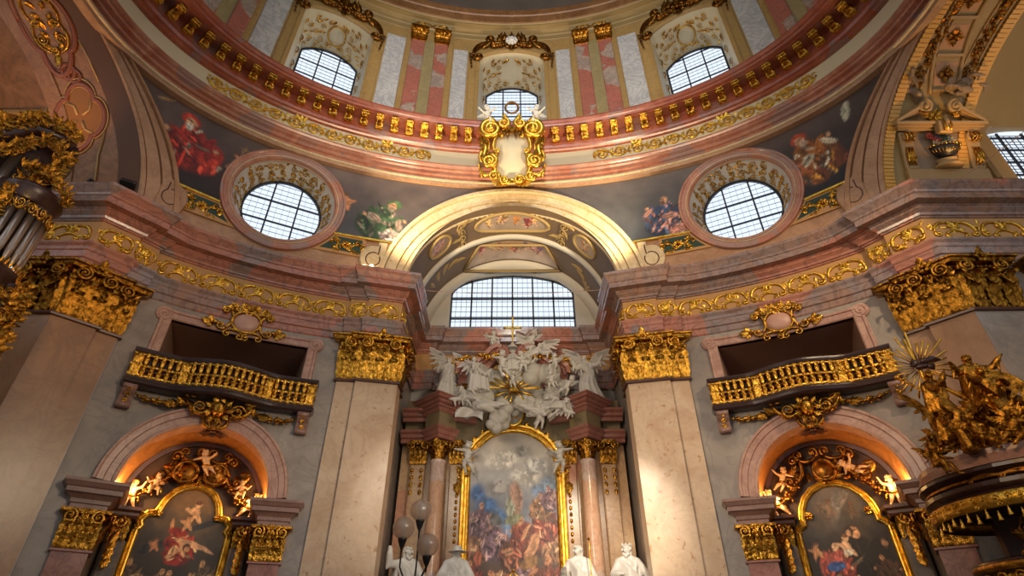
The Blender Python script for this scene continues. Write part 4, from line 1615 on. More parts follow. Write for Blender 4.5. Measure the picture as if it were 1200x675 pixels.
lr = {-1: 'left', 1: 'right'}
for sgn in (-1, 1):
    nm = lr[sgn]
    c = sgn * BAY
    Wm = lambda u, v, w, c=c: W.map(c + u, v, w)
    o, T, U, N = W.frame(c, 0)
    pl = fw(o, T, U, N)                    # flat plane through the bay centre
    inv = Matrix((T, U, N)).transposed().inverted()
    # ---------------- round window
    t = thing('window_%d' % (6 if sgn < 0 else 7), 'round leaded window in a pink marble ring, %s of the chancel arch' % nm, 'window', tuple(o + U * OZ), 'round windows', 'structure')
    n = 72
    E_ = lambda a, b: [(a * cos(2 * PI * i / n), OZ + b * sin(2 * PI * i / n)) for i in range(n)]
    mb = MB(Wm)
    framing(mb, [(IU * cos(2 * PI * i / n), OZ + IV * sin(2 * PI * i / n)) for i in range(n)], [(-.02, -.05), (0, .05), (.03, .09), (.07, .09), (.09, .06), (.24, .07), (.27, .10), (.33, .10), (.345, .02)], True)
    ring = mb.build('ring_frame', M['ringlow'], t)
    mb = MB(Wm)
    framing(mb, E_(IU, IV), [(.078, .075), (.095, .085), (.11, .075)], True)
    mb.build('gold_bead', M['archi'], t)
    mb = MB(pl)
    vs, fs = [], []
    for i in range(n):
        a = 2 * PI * i / n
        q = inv @ (Vector(W.map(c + IU * cos(a), OZ + IV * sin(a), 0)) - o)
        for k in range(5):
            s = k / 4
            e = 1 - (1 - s) ** 1.6
            vs.append((q.x * (1 - e) + 1.22 * cos(a) * e, q.y * (1 - e) + (OZ + 1.35 * sin(a)) * e, q.z * (1 - s) - GD * s))
    for i in range(n):
        for k in range(4):
            fs.append((i * 5 + k, (i + 1) % n * 5 + k, (i + 1) % n * 5 + k + 1, i * 5 + k + 1))
    mb.add(vs, fs, True)
    mb.build('reveal', M['stucco'], t)
    def rev(u, v, w):      # u angle (degrees/57), v 0..1 depth, w height off the reveal
        a = u
        q = inv @ (Vector(W.map(c + IU * cos(a), OZ + IV * sin(a), 0)) - o)
        e = 1 - (1 - v) ** 1.6
        x = q.x * (1 - e) + 1.22 * cos(a) * e; y = q.y * (1 - e) + (OZ + 1.35 * sin(a)) * e
        f = 1 - w / 1.4
        return pl(x * f, OZ + (y - OZ) * f, q.z * (1 - v) - GD * v)
    mb = MB(lambda u, v, w: rev(PI / 2 - u, .08 + .84 * v, w))
    rng = random.Random(9)
    for i in range(15):
        u = -1.85 + 3.7 * i / 14
        for q in (.2, .5, .8):
            sp = lambda a, b, w, u=u, q=q: (u + a / 1.4, q + b / .8, w)
            spiral(mb, (0, 0), .11, 1.4, 1 if (i + int(q * 10)) % 2 else -1, rng.uniform(0, 6), .018, sp, 0, 16, 5)
            for z in range(3): leaf(mb, (rng.uniform(-.15, .15), rng.uniform(-.1, .1)), rng.uniform(0, 6.28), .17, .085, sp, .0, .1)
    mb.build('gilt_foliage', M['gold'], t)
    mb = MB(pl)
    prism(mb, [(GU * 1.02 * cos(2 * PI * i / n), OZ + GV * 1.02 * sin(2 * PI * i / n)) for i in range(n)], -GD - .04, -GD - .02)
    mb.build('pane', M['pane'], t)
    mb = MB(pl)
    framing(mb, [(GU * cos(2 * PI * i / n), OZ + GV * sin(2 * PI * i / n)) for i in range(n)], [(-.04, -GD), (-.04, -GD + .08), (.03, -GD + .08), (.06, -GD)], True)
    for k in (-.42, .42):
        hh = GV * math.sqrt(1 - (k / GU) ** 2)
        box(mb, k - .026, k + .026, OZ - hh, OZ + hh, -GD, -GD + .05)
    for k in (-.42, .42):
        hw = GU * math.sqrt(1 - (k / GV) ** 2)
        box(mb, -hw, hw, OZ + k - .024, OZ + k + .024, -GD, -GD + .045)
    mb.build('glazing_bars', M['lead'], t)
    mb = MB(pl)
    for k in range(-6, 7):
        x = k * .2 + .0
        if abs(x) < GU - .05:
            hh = GV * math.sqrt(1 - (x / GU) ** 2)
            box(mb, x - .0035, x + .0035, OZ - hh, OZ + hh, -GD - .01, -GD + .015)
        hw = GU * math.sqrt(max(0, 1 - (x / GV) ** 2))
        box(mb, -hw, hw, OZ + x - .0035, OZ + x + .0035, -GD - .01, -GD + .015)
    mb.build('lead_lattice', M['came'], t)

    # ---------------- pendentive frescoes
    d = .025
    inner_oc = lambda l, z: ((l - c) / (IU + .05)) ** 2 + ((z - OZ) / (IV + .05)) ** 2 > 1
    def side_ok(l, z):
        th = W.t(abs(l)); y = W.b * cos(th)
        if abs(y) < 3.45 and z < 9.5 + 4.9 * 1.05 * math.sqrt(1 - (y / 3.45) ** 2): return False
        return inner_oc(l, z)
    def chan_ok(l, z):
        x = W.pt(W.t(l))[0]
        if abs(x) < 3.5 and z < 9.6 + 3.6 * math.sqrt(1 - (x / 3.5) ** 2): return False
        return inner_oc(l, z)
    def S(u): return sgn * u
    wz = lambda u, v, w, sgn=sgn: W.map(sgn * u, v, w + d)
    if sgn < 0:
        outerlab = 'dark pendentive fresco of a seated bishop in red robes, far left'
        innerlab = 'grey fresco of a green cloaked figure between left round window and chancel arch'
        obg, ibg = [(11.3, '#1c1412'), (12.2, '#3a2620'), (13.2, '#54423c'), (14.2, '#5e4c46')], [(11.4, '#4f4f56'), (12.2, '#4a4748'), (13.2, '#5c4f4a'), (14.2, '#6b5b54')]
    else:
        outerlab = 'dark pendentive fresco of a bearded figure in orange and gold robes, far right'
        innerlab = 'grey fresco of a figure in blue and pink beside the right round window'
        obg, ibg = [(11.3, '#1f1a1e'), (12.2, '#2c2220'), (13.2, '#3e3028'), (14.2, '#54443e')], [(11.4, '#3f4248'), (12.2, '#4a4a4c'), (13.2, '#55504e'), (14.2, '#5f5550')]
    if sgn < 0:
        ofig = rich_fig(10.0, 12.05, 2.3, -16, ['#a02c1c', '#8a2218', '#b43a24', '#b9ae94', '#6a1a12'], 5, beard='#c9c2b0', cap='#a83222') + cherub_blobs(9.0, 13.0, .55, '#b87a54') + [(8.95, 13.6, .03, .26, 8, '#8a6a44', .3), (8.95, 13.65, .14, .03, 8, '#8a6a44', .3), (11.4, 14.0, .04, .3, 60, '#a8804a', .3)]
        ifig = rich_fig(4.7, 11.5, 2.1, 20, ['#40583a', '#324a2c', '#4c6444', '#5a5048', '#8a7668'], 6, beard='#8a7a68', cap='#46603a') + rich_fig(4.3, 11.5, .9, 60, ['#a8938c', '#8f7c78', '#b8a49a'], 9, headless=True) + cherub_blobs(5.62, 12.8, .55, '#b57a50')
    else:
        ofig = rich_fig(9.95, 11.85, 2.3, 16, ['#9a5a1c', '#7a3f16', '#b47a28', '#5a2c14', '#b8ab90'], 7, beard='#b59a80', cap='#9a3c1e') + cherub_blobs(9.3, 12.5, .5, '#a0562c') + [(8.8, 13.1, .025, .26, 8, '#4a3826', .3), (8.8, 13.16, .15, .025, 8, '#4a3826', .3), (11.0, 13.75, .12, .34, -15, '#a8a48c', .25), (10.6, 11.75, .2, .15, 0, '#8f8878', .35)]
        ifig = rich_fig(4.9, 11.55, 1.9, -14, ['#3a4a66', '#2e3c54', '#4a5a76', '#a06a5a', '#b07c6c'], 8, beard='#6a4c38') + rich_fig(5.2, 11.45, .9, -70, ['#b07868', '#9a6456', '#bf8c7c'], 10, headless=True) + [(5.9, 12.3, .16, .16, 0, '#8a6a34', .35)]
    ft = thing('pendentive_fresco', outerlab, 'fresco', W.map(sgn * 9.6, 11.35, .03), 'pendentive frescoes')
    painting('picture', ft, lambda u: 11.34, lambda u: 14.27, BAY, 14.2, 120, 62, wz, obg, ofig, 11 + sgn, lambda u, v: side_ok(sgn * u, v), .05, 2.2)
    fi = thing('pendentive_fresco', innerlab, 'fresco', W.map(sgn * 5, 11.4, .03), 'pendentive frescoes')
    painting('picture', fi, lambda u: 11.40, lambda u: 14.27, .8, BAY, 120, 62, wz, ibg, ifig, 21 + sgn, lambda u, v: chan_ok(sgn * u, v), .05, 2.2)
    # gilded borders under the frescoes and the green panels with gold scrolls
    for (a, b, z0, z1, who) in ((8.35, 10.02, 10.62, 11.34, 'outer'), (4.75, 6.35, 10.66, 11.40, 'inner')):
        where = ('beneath the fresco at the far %s' % nm) if who == 'outer' else ('between %s round window and chancel' % nm)
        t = thing('scroll_relief', 'dark green panel with gilded scrolls and rosette ' + where, 'panel', W.map(sgn * (a + b) / 2, z0, 0), 'green scroll panels')
        mb = MB(wz)
        u0, u1 = a, b
        def PPO(k, a=a, b=b, z0=z0, z1=z1, who=who):
            # one end follows the round window frame
            e = [BAY + (1 if who == 'outer' else -1) * (OU + .02 + k * .6) * math.sqrt(max(0, 1 - ((z - OZ) / (OV + .02 + k * .6)) ** 2)) for z in [z0 + k + (z1 - z0 - 2 * k) * i / 6 for i in range(7)]]
            zz = [z0 + k + (z1 - z0 - 2 * k) * i / 6 for i in range(7)]
            far = b - k if who == 'outer' else a + k
            return [(far, zz[0]), (far, (zz[0] + zz[-1]) / 2), (far, zz[-1])] + [(x, z) for x, z in zip(e, zz)][::-1]
        poly = PPO(0)
        prism(mb, poly, -.02, .012)
        mb.build('border', M['friezegold'], t)
        mb = MB(wz)
        k = .1
        poly = PPO(k)
        prism(mb, poly, .0, .022)
        mb.build('field', M['green'], t)
        mb = MB(lambda u, v, w: wz(u, v, w + .022))
        um, zm = (9.48 if who == 'outer' else 5.32), (z0 + z1) / 2 - .02
        rosette(mb, (um, zm), .19, None, 0, 8)
        for s in (-1, 1):
            cscroll(mb, (um + s * .16, zm - .18), (um + s * .40, zm + .1), s * .08, .026, None, 0, .08)
            spiral(mb, (um + s * .32, zm + .12), .10, 1.4, s, 0, .028, None, 0, 16, 5)
            for q in range(5): leaf(mb, (um + s * (.2 + .06 * q), zm + (.12 if q % 2 else -.14)), s * q, .22, .12, None, 0, .1)
        mb.build('gilt_scrolls', M['gold'], t)
        mb = MB(wz)
        box(mb, 9.08 if who == 'outer' else 3.9, b + .5 if who == 'outer' else 5.76, z1 - .045, z1 + .02, 0, .05)
        mb.build('fillet', M['goldy'], t)

    # ---------------- gallery opening over the side altar
    g = thing('gallery_opening', 'rectangular dark gallery opening in a rose marble surround, %s bay' % nm, 'opening', W.map(c, 5.9, 0), 'gallery openings')
    mb = MB(Wm)
    x, z0, z1, e = 1.68, 5.75, 7.3, .14
    pth = [(-x, z0), (-x, z1), (x, z1), (x, z0)]
    def dens(p, st=.15):
        out = []
        for a_, b_ in zip(p, p[1:]):
            k = max(1, int(math.hypot(b_[0] - a_[0], b_[1] - a_[1]) / st))
            out += [(a_[0] + (b_[0] - a_[0]) * i / k, a_[1] + (b_[1] - a_[1]) * i / k) for i in range(k)]
        return out + [p[-1]]
    framing(mb, dens(pth)[::-1], [(-.0, -.10), (0.0, .04), (.03, .06), (.17, .05), (.19, .08), (.25, .08), (.27, 0)], False)
    for s in (-1, 1):
        prism(mb, arc_pts(s * (x + .20), z1 + .12, .2, .2, 0, 345, 23), 0, .07, None, .02)
        spiral(mb, (s * (x + .20), z1 + .12), .15, 1.5, s, -PI / 2, .02, None, .06, 18, 5)
    mb.build('surround', M['surround'], g)
    mb = MB(pl)
    q = inv @ (Vector(W.map(c + x, 6, 0)) - o)
    qx, qz = q.x, q.z
    q2 = inv @ (Vector(W.map(c - x, 6, 0)) - o)
    for (xa, za, xb, zb) in ((q2.x, q2.z, q2.x * .98, -2.2), (qx * .98, -2.2, qx, qz)):
        mb.add([(xa, 5.7, za), (xb, 5.7, zb), (xb, z1, zb), (xa, z1, za)], [(0, 1, 2, 3)], False)
    nn = 8
    top = [inv @ (Vector(W.map(c - x + 2 * x * i / nn, z1, 0)) - o) for i in range(nn + 1)]
    for y_, flip in ((z1, 0), (5.7, 1)):
        vs = [(p.x, y_, p.z) for p in top] + [(-x + 2 * x * i / nn, y_, -2.2) for i in range(nn + 1)]
        mb.add(vs, [(i, i + 1, nn + 2 + i, nn + 1 + i) for i in range(nn)], False)
    mb.add([(-x, 5.7, -2.2), (x, 5.7, -2.2), (x, z1, -2.2), (-x, z1, -2.2)], [(0, 1, 2, 3)], False)
    mb.build('recess', M['dark'], g)
    mb = MB(pl)
    box(mb, -1.15, -.1, 5.7, 6.85, -2.19, -2.12); box(mb, .1, 1.15, 5.7, 6.85, -2.19, -2.12)
    mb.build('inner_door', M['woodred'], g)
    k = thing('wall_cartouche', 'gilded oval cartouche with leaf sprigs above the %s gallery opening' % nm, 'ornament', W.map(c, 7.3, .05), 'gallery cartouches')
    mb = MB(Wm)
    lathe(mb, [(.001, .13), (.2, .11), (.30, .06), (.33, .02)], 24, (0, 0), lambda a, b, w: (a, 7.68 + b * .85, .05 + w))
    mb.build('boss', M['pinkgold'], k)
    mb = MB(Wm)
    tube(mb, [(.36 * cos(a), 7.68 + .31 * sin(a), .12) for a in [2 * PI * i / 28 for i in range(29)]], .035, 6)
    for s in (-1, 1):
        cscroll(mb, (s * .46, 7.42), (s * .42, 7.95), s * .1, .04, None, .08, .12)
        cscroll(mb, (s * .40, 8.0), (s * .06, 8.06), s * .06, .035, None, .08, .1)
        cscroll(mb, (s * .40, 7.36), (s * .04, 7.32), -s * .06, .035, None, .08, .1)
        for q in range(4): leaf(mb, (s * (.2 + .1 * q), 8.02 - .05 * q), PI / 2 - s * .3 * q, .24, .15, None, .08, .3)
        leaf(mb, (s * .75, 7.5), 0 if s > 0 else PI, .34, .24, None, .08, .2); leaf(mb, (s * .78, 7.5), (1.0 if s > 0 else PI - 1.0), .22, .16, None, .08, .2)
        leaf(mb, (s * .78, 7.5), (-1.0 if s > 0 else PI + 1.0), .22, .16, None, .08, .2); ball(mb, (s * .72, 7.5, .12), .07)
    rosette(mb, (0, 8.05), .2, None, .08)
    mb.build('gilt_frame', M['gold'], k)

    # ---------------- balcony
    b = thing('balcony', 'dark wooden balcony with gilded balusters below the %s gallery opening' % nm, 'balcony', W.map(c, 5.35, .2), 'gallery balconies')
    def dd(u):
        a = abs(u)
        if a > 1.25: return .34
        s = 1 - a / 1.25
        return .34 + .36 * (s * s * (3 - 2 * s)) ** .8
    H = 2.12
    path = [(-H, 0.02)] + [(-H, -.34)] + [(-H + 2 * H * i / 40, -dd(-H + 2 * H * i / 40)) for i in range(1, 40)] + [(H, -.34), (H, .02)]
    Wb = lambda x_, y_, z_, c=c: W.map(c + x_, z_, -y_)
    mb = MB(Wb)
    sweep(mb, path, [(-.25, 5.36), (.0, 5.36), (.04, 5.40), (.06, 5.46), (.02, 5.5), (.02, 5.54), (-.12, 5.54)])
    mb.build('base_moulding', M['wood'], b)
    mb = MB(Wb)
    sweep(mb, path, [(-.14, 6.12), (.0, 6.12), (.03, 6.15), (.05, 6.20), (.05, 6.24), (-.0, 6.26), (-.14, 6.26), (-.14, 6.12)])
    mb.build('hand_rail', M['wood'], b)
    mb = MB(Wb)
    sweep(mb, path, [(-.07, 5.5), (-.07, 6.14)])
    grid(mb, lambda s_, r_: (-H + 2 * H * s_, -dd(-H + 2 * H * s_) * r_, 5.40), 40, 3)
    mb.build('back_panel', M['wood'], b)
    mb = MB(Wb)
    sweep(mb, path, [(.0, 5.53), (.03, 5.56), (.03, 5.60), (0, 5.62)])
    sweep(mb, path, [(.0, 5.79), (.035, 5.80), (.035, 5.84), (.0, 5.85)])
    sweep(mb, path, [(.0, 6.06), (.03, 6.08), (.03, 6.11), (0, 6.12)])
    mb.build('gilt_bands', M['gold'], b)
    for u in (-2.02, -.98, .98, 2.02):
        mb = MB(lambda a_, v_, w_, u=u: W.map(c + u + a_, v_, dd(u) + w_))
        box(mb, -.11, .11, 5.54, 6.12, -.1, .03, None, .02)
        upleaf(mb, 0, 5.55, .03, .2, .3, .08); upleaf(mb, 0, 5.82, .03, .2, .22, .08)
        for q in (-1, 1): spiral(mb, (q * .05, 6.05), .05, 1.2, q, PI / 2, .015, None, .04, 12, 5)
        mb.build('pedestal', M['gold'], b)
    us = [-2.02 + 1.04 * (i + 1) / 6 for i in range(5)] + [-.98 + 1.96 * (i + 1) / 12 for i in range(11)] + [.98 + 1.04 * (i + 1) / 6 for i in range(5)]
    for u in us:
        fo, T1, U1, N1 = W.frame(c + u, 5.53, dd(u) - .02)
        x_ = bpy.data.objects.new('baluster', BALUSTER); COL.objects.link(x_); x_.parent = b
        x_.matrix_local = Matrix.Translation(-ORG[b.name]) @ frame_m(fo, T1, U1, N1)
    for u in (-1.96, 1.96):
        mb = MB(lambda a_, v_, w_, u=u: W.map(c + u + a_, v_, w_))
        pr = [(0, 5.36), (.34, 5.36), (.36, 5.28), (.30, 5.2), (.20, 5.12), (.16, 5.02), (.20, 4.95), (.18, 4.88), (.08, 4.86), (0, 4.9)]
        n_ = len(pr)
        mb.add([(-.14, p[1], p[0]) for p in pr] + [(.14, p[1], p[0]) for p in pr], [(i, i + 1, n_ + i + 1, n_ + i) for i in range(n_ - 1)] + [tuple(range(n_)), tuple(range(n_, 2 * n_))], False)
        tube(mb, [(-.15, 4.92, .14), (.15, 4.92, .14)], .07, 8); tube(mb, [(-.15, 5.3, .32), (.15, 5.3, .32)], .06, 8)
        br = mb.build('bracket', M['impost'], b)
        mb = MB(lambda a_, v_, w_, u=u: W.map(c + u + a_, v_, w_))
        for q in (5.02, 5.14, 5.26):
            mb = MB(lambda a_, v_, w_, u=u: W.map(c + u + a_, v_, w_)); rosette(mb, (0, q), .07, None, .18 + (q - 5.0) * .6); mb.build('gilt_rosette', M['gold'], br)
    gl = thing('carved_garland', 'gilded mask and scrollwork hung with garlands under the %s balcony' % nm, 'ornament', W.map(c, 4.85, .3), 'balcony garlands')
    mb = MB(Wm)
    for s in (-1, 1):
        garland(mb, (s * 1.8, 5.22), (s * .8, 5.24), .1, .06, None, .12, 4 + s, 20)
        cscroll(mb, (s * .75, 5.30), (s * .25, 5.0), s * .12, .05, None, .30, .16)
        cscroll(mb, (s * .28, 4.92), (s * .02, 4.72), s * .08, .045, None, .22, .12)
        spiral(mb, (s * .42, 5.12), .18, 1.6, s, 0, .045, None, .34, 20)
        for q in range(6): leaf(mb, (s * (.2 + .12 * q), 5.22 - .06 * (q % 3)), s * .6 * q - 1, .26, .16, None, .28, .3)
        leaf(mb, (s * .9, 5.18), (0 if s > 0 else PI) - s * .4, .34, .24, None, .25, .3)
    mb.build('scrollwork', M['goldd'], gl)
    mb = MB(Wm)
    ball(mb, (0, 5.1, .5), (.15, .19, .14), None, 12, 9)
    ball(mb, (0, 5.05, .64), (.03, .07, .05)); ball(mb, (-.06, 5.12, .6), .03); ball(mb, (.06, 5.12, .6), .03); ball(mb, (0, 4.97, .6), (.06, .03, .04))
    for q in range(9): leaf(mb, (.14 * cos(q * .7), 5.1 + .16 * sin(q * .7)), q * .7, .22, .14, None, .42, .2)
    mb.build('mask', M['gold'], gl)

    # ---------------- side chapel: arch, imposts, niche
    ca = thing('chapel_arch', 'rose marble round arch of the %s side chapel on stepped imposts' % nm, 'arch', W.map(c, -1.6, 0), 'side chapel arches')
    mb = MB(Wm)
    ap = arc_pts(0, 3.3, 1.53, 1.5, 180, 0, 40)
    framing(mb, ap[::-1], [(-.02, -.3), (0, .10), (.02, .13), (.07, .13), (.09, .10), (.22, .11), (.24, .14), (.36, .15), (.38, .18), (.43, .18), (.45, 0)], False)
    mb.build('archivolt', M['surround'], ca)
    for s in (-1, 1):
        base = lambda x_, y_, z_, c=c: W.map(c + x_, z_, -y_)
        pth = [(1.5, .95), (1.5, -.16), (2.12, -.16), (2.12, .02)]
        if s < 0: pth = [(-p[0], p[1]) for p in pth][::-1]
        mb = MB(base)
        sweep(mb, pth, [(.0, 2.68), (.02, 2.70), (.02, 2.78), (.05, 2.80), (.05, 2.87), (.08, 2.90), (.14, 2.95), (.2, 2.97), (.2, 3.06), (.23, 3.08), (.27, 3.14), (.29, 3.16), (.29, 3.22), (-.2, 3.26)])
        mb.build('impost', M['impost'], ca)
        mb = MB(base)
        sweep(mb, pth, [(0, -1.6), (0, 1.90)])
        sweep(mb, pth, [(0, 1.90), (.05, 1.91), (.05, 1.95), (0, 1.96)])
        mb.build('pier', M['chapelred'], ca)
        mb = MB(base)
        sweep(mb, pth, [(0, 1.95), (.01, 1.98), (.02, 2.5), (.10, 2.60), (.14, 2.62), (.14, 2.68), (0, 2.70)])
        cpo = mb.build('capital', M['goldd'], ca)
        mb = MB()
        for (ua, wa, da, L) in ((1.5, .16, 0, .62), (1.5, -.72, 1, .8)):
            if da == 0:
                wr = lambda a_, b_, w_: W.map(c + s * (1.5 + a_), 1.96 + b_, .16 + w_)
            else:
                wr = lambda a_, b_, w_: W.map(c + s * (1.5 - w_), 1.96 + b_, .1 - a_)
            for i in range(4): upleaf(mb, L * (i + .5) / 4, .02, .04, L / 4.8, .28, .18, wr)
            for i in range(5): upleaf(mb, L * i / 4, .03, .03, L / 5.2, .48, .22, wr)
            for q in (0.06, L - .06): spiral(mb, (q, .56), .13, 1.6, 1 if q > .2 else -1, PI / 2, .035, wr, .18, 18, 6)
            rosette(mb, (L / 2, .64), .12, wr, .14)
            for i in range(5): leaf(mb, (L * (i + .5) / 5, .42), PI / 2 + (i - 2) * .4, .2, .11, wr, .12, .3)
        mb.build('acanthus_leaves', M['gold'], cpo)
    # niche shell
    mb = MB(pl)
    DEP = 1.3
    e0 = [inv @ (Vector(W.map(c + p[0], p[1], 0)) - o) for p in ap]
    vs = [(p.x, p.y, p.z) for p in e0] + [(p[0], p[1], -DEP) for p in ap]
    n_ = len(ap)
    mb.add(vs, [(i, i + 1, n_ + i + 1, n_ + i) for i in range(n_ - 1)], True)
    mb.build('soffit', M['niche'], ca)
    mb = MB(pl)
    for s in (-1, 1):
        q = inv @ (Vector(W.map(c + s * 1.53, 0, 0)) - o)
        mb.add([(q.x, -1.6, q.z), (s * 1.53, -1.6, -DEP), (s * 1.53, 3.3, -DEP), (q.x, 3.3, q.z)], [(0, 1, 2, 3)], False)
    mb.add([(p[0], p[1], -DEP) for p in [(-1.53, -1.6), (1.53, -1.6)] + ap[::-1]], [tuple(range(n_ + 2))], False)
    mb.build('niche_wall', M['nichewall'], ca)
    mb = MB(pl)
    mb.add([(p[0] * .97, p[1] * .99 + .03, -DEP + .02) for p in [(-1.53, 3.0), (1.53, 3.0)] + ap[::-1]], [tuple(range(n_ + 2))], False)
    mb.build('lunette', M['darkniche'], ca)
    # painted soffit medallion and inner ring
    mb = MB(pl)
    inner = [(p[0] * .93, 3.3 + (p[1] - 3.3) * .93) for p in ap]
    framing(mb, inner[::-1], [(0, -DEP), (0, -DEP + .12), (.1, -DEP + .14), (.12, -DEP)], False)
    mb.build('inner_arch_band', M['woodred'], ca)
    mb = MB(lambda u, v, w: pl((1.5 - w) * cos(PI / 2 - u), 3.3 + (1.47 - w) * sin(PI / 2 - u), v))
    rosette(mb, (0, -.28), .22, None, 0, 8)
    mb.build('soffit_rosette', M['woodred'], ca)

    # ---------------- altarpiece
    AZ = -1.16
    al = thing('side_altarpiece', ('side altar painting with falling red figure in scalloped gilded frame, left chapel' if sgn < 0 else 'side altar painting with dark robed monk in arched gilded frame, right chapel'), 'painting', tuple(o + N * AZ), 'side altarpieces')
    pw = lambda u, v, w: pl(u, v, AZ + w)
    if sgn < 0:
        half = [(.93, .0), (.93, 2.62), (.86, 2.72), (.90, 2.84), (.80, 2.95), (.62, 2.98), (.58, 3.12), (.52, 3.30), (.40, 3.48), (.22, 3.60), (0, 3.64)]
    else:
        half = [(.93, .0), (.93, 2.66), (.86, 2.74), (.76, 2.80), (.74, 2.98), (.69, 3.18), (.58, 3.38), (.40, 3.55), (.2, 3.64), (0, 3.67)]
    us_ = [p[0] for p in half][::-1]; vs_ = [p[1] for p in half][::-1]
    hi = lambda u: float(np.interp(abs(u), us_, vs_)) if abs(u) < .92 else 2.62
    if sgn < 0:
        bgc = [(0, '#1a1410'), (1.6, '#2a211a'), (2.4, '#3d352c'), (3.0, '#5a4a38'), (3.7, '#8a6638')]
        bl = []
        for i, (x_, y_, l_) in enumerate(((-.72, 1.35, 10), (-.35, 1.2, -12), (.05, 1.15, 5), (.45, 1.2, -8), (.75, 1.4, 12), (-.55, .9, 0), (.25, .8, 10))):
            bl += rich_fig(x_, y_, .85, l_, ['#54402e', '#6a5238', '#3a302a', '#7c6044', '#9a8058'], 40 + i, skin='#bb8e62')
        bl += [(-.55, 2.3, .3, .12, 25, '#2a2a30', .5), (.4, 2.85, .45, .07, 22, '#22262e', .4)] + rich_fig(.28, 2.15, .95, 62, ['#8a1f16', '#741812', '#a32c1e', '#8a2018', '#c09a70'], 51, skin='#c99c72', headless=True)
        bl += [(.2, 2.42, .34, .075, -14, '#c99c74', .35), (.52, 2.34, .26, .04, -24, '#c99c74', .35), (.08, 2.28, .045, .17, 28, '#c4966c', .35), (-.08, 2.2, .16, .04, 30, '#c4966c', .35), (.16, 2.33, .08, .085, 0, '#3e2416', .3), (.17, 2.3, .05, .05, 0, '#b98a62', .3), (-.25, 2.75, .04, .2, 14, '#c09060', .35), (-.1, 2.65, .22, .1, -10, '#8c2418', .4)]
        bl += cherub_blobs(.12, 3.1, .36, '#c9a074') + cherub_blobs(0.02, 2.86, .26, '#b88a60') + cherub_blobs(-.5, 2.35, .2, '#b57a50')
    else:
        bgc = [(0, '#120d0b'), (1.6, '#1d1512'), (2.4, '#2c221c'), (3.0, '#4c443c'), (3.7, '#6a6055')]
        bl = [(0, 3.2, .14, .5, -20, '#75706c', .9), (.2, 3.35, .1, .4, -40, '#7a726a', .9), (-.25, 3.1, .2, .3, 20, '#5a4c40', .7)] + cherub_blobs(-.15, 3.15, .3, '#6e5a48') + cherub_blobs(.3, 3.05, .26, '#5e4c3c')
        bl += rich_fig(.32, 1.35, 1.65, 8, ['#17120f', '#221a15', '#100c0a', '#2c231c', '#1a1512'], 61, skin='#b08462', headless=False)
        bl += rich_fig(-.42, 1.55, 1.05, -14, ['#a05044', '#8a3c32', '#b8685a', '#8a3428', '#a84a3a'], 62, skin='#d0a884') + rich_fig(0.1, 1.2, .8, 40, ['#8c3428', '#742a20', '#a04434', '#8a3428'], 63, headless=True)
        bl += [(-.36, 1.92, .2, .11, 8, '#2b4c86', .35), (-.3, 1.9, .12, .05, 20, '#3f66a4', .4)] + cherub_blobs(-.04, 2.32, .34, '#d0a884') + [(-.02, 2.2, .1, .07, 10, '#c9c2b2', .35), (.12, 2.62, .09, .11, 0, '#33241c', .3), (.1, 2.58, .055, .07, 0, '#b48a66', .3)]
        bl += cherub_blobs(-.7, 2.25, .26, '#c08a5c') + rich_fig(.72, 1.45, .8, 10, ['#4a3020', '#5a3a26', '#3a2418'], 64, skin='#b08058') + rich_fig(-.6, 1.15, .8, -20, ['#1c1816', '#2a2420', '#15110f'], 65, skin='#a87c5a')
    painting('picture', al, lambda u: 0.0, hi, -.93, .93, 100, 210, pw, bgc, bl, 31 + sgn, None, .025, 5.0, .45)
    out = [(-p[0], p[1]) for p in half] + half[::-1][1:]
    sm = []
    for i, p in enumerate(out):
        sm.append(p)
    mb = MB(pw)
    framing(mb, sm[::-1], [(-.03, -.02), (-.03, .05), (-.01, .09), (.02, .10), (.04, .07), (.07, .06), (.09, .10), (.12, .09), (.14, -.05)], False)
    fr = mb.build('frame', M['goldy'], al)
    for (x_, y_) in ((-.93, 2.66), (.93, 2.66), (0, 3.74), (-.6, 3.02), (.6, 3.02)):
        mb = MB(pw); rosette(mb, (x_ * 1.05, y_), .11, None, .06); mb.build('gilt_rosette', M['gold'], fr)
    # carved crown of the altarpiece
    cw = thing('carved_crest', 'gilded cartouche scrolls crowning the painting in the %s chapel' % nm, 'ornament', tuple(o + N * -1.1 + U * 3.7), 'side altar crowns')
    mb = MB(pw)
    if sgn < 0:
        for s in (-1, 1):
            tube(mb, [(s * .34 + .26 * cos(a), 3.98 + .24 * sin(a), .14) for a in [2 * PI * i / 20 for i in range(21)]], .05, 6)
            lathe(mb, [(.001, .1), (.2, .08), (.25, .02)], 16, (0, 0), lambda a, b_, w_, s=s: (s * .34 + a, 3.98 + b_, .06 + w_))
    else:
        tube(mb, [(.24 * cos(a), 4.02 + .24 * sin(a), .14) for a in [2 * PI * i / 20 for i in range(21)]], .05, 6)
        lathe(mb, [(.001, .1), (.2, .08), (.25, .02)], 16, (0, 0), lambda a, b_, w_: (a, 4.02 + b_, .06 + w_))
    for s in (-1, 1):
        cscroll(mb, (s * .72, 3.75), (s * .5, 4.3), s * .1, .05, None, .1, .13)
        cscroll(mb, (s * .5, 4.32), (s * .1, 4.36), s * .08, .045, None, .1, .12)
        for q in range(9): leaf(mb, (s * (.15 + .1 * q), 3.86 + .07 * (q % 4)), s * q * .9, .26, .15, None, .1, .3)
        garland(mb, (s * 1.18, 3.35), (s * .6, 3.95), .12, .07, None, .1, 8 + s, 14)
    mb.build('scrollwork', M['bronze'], cw)
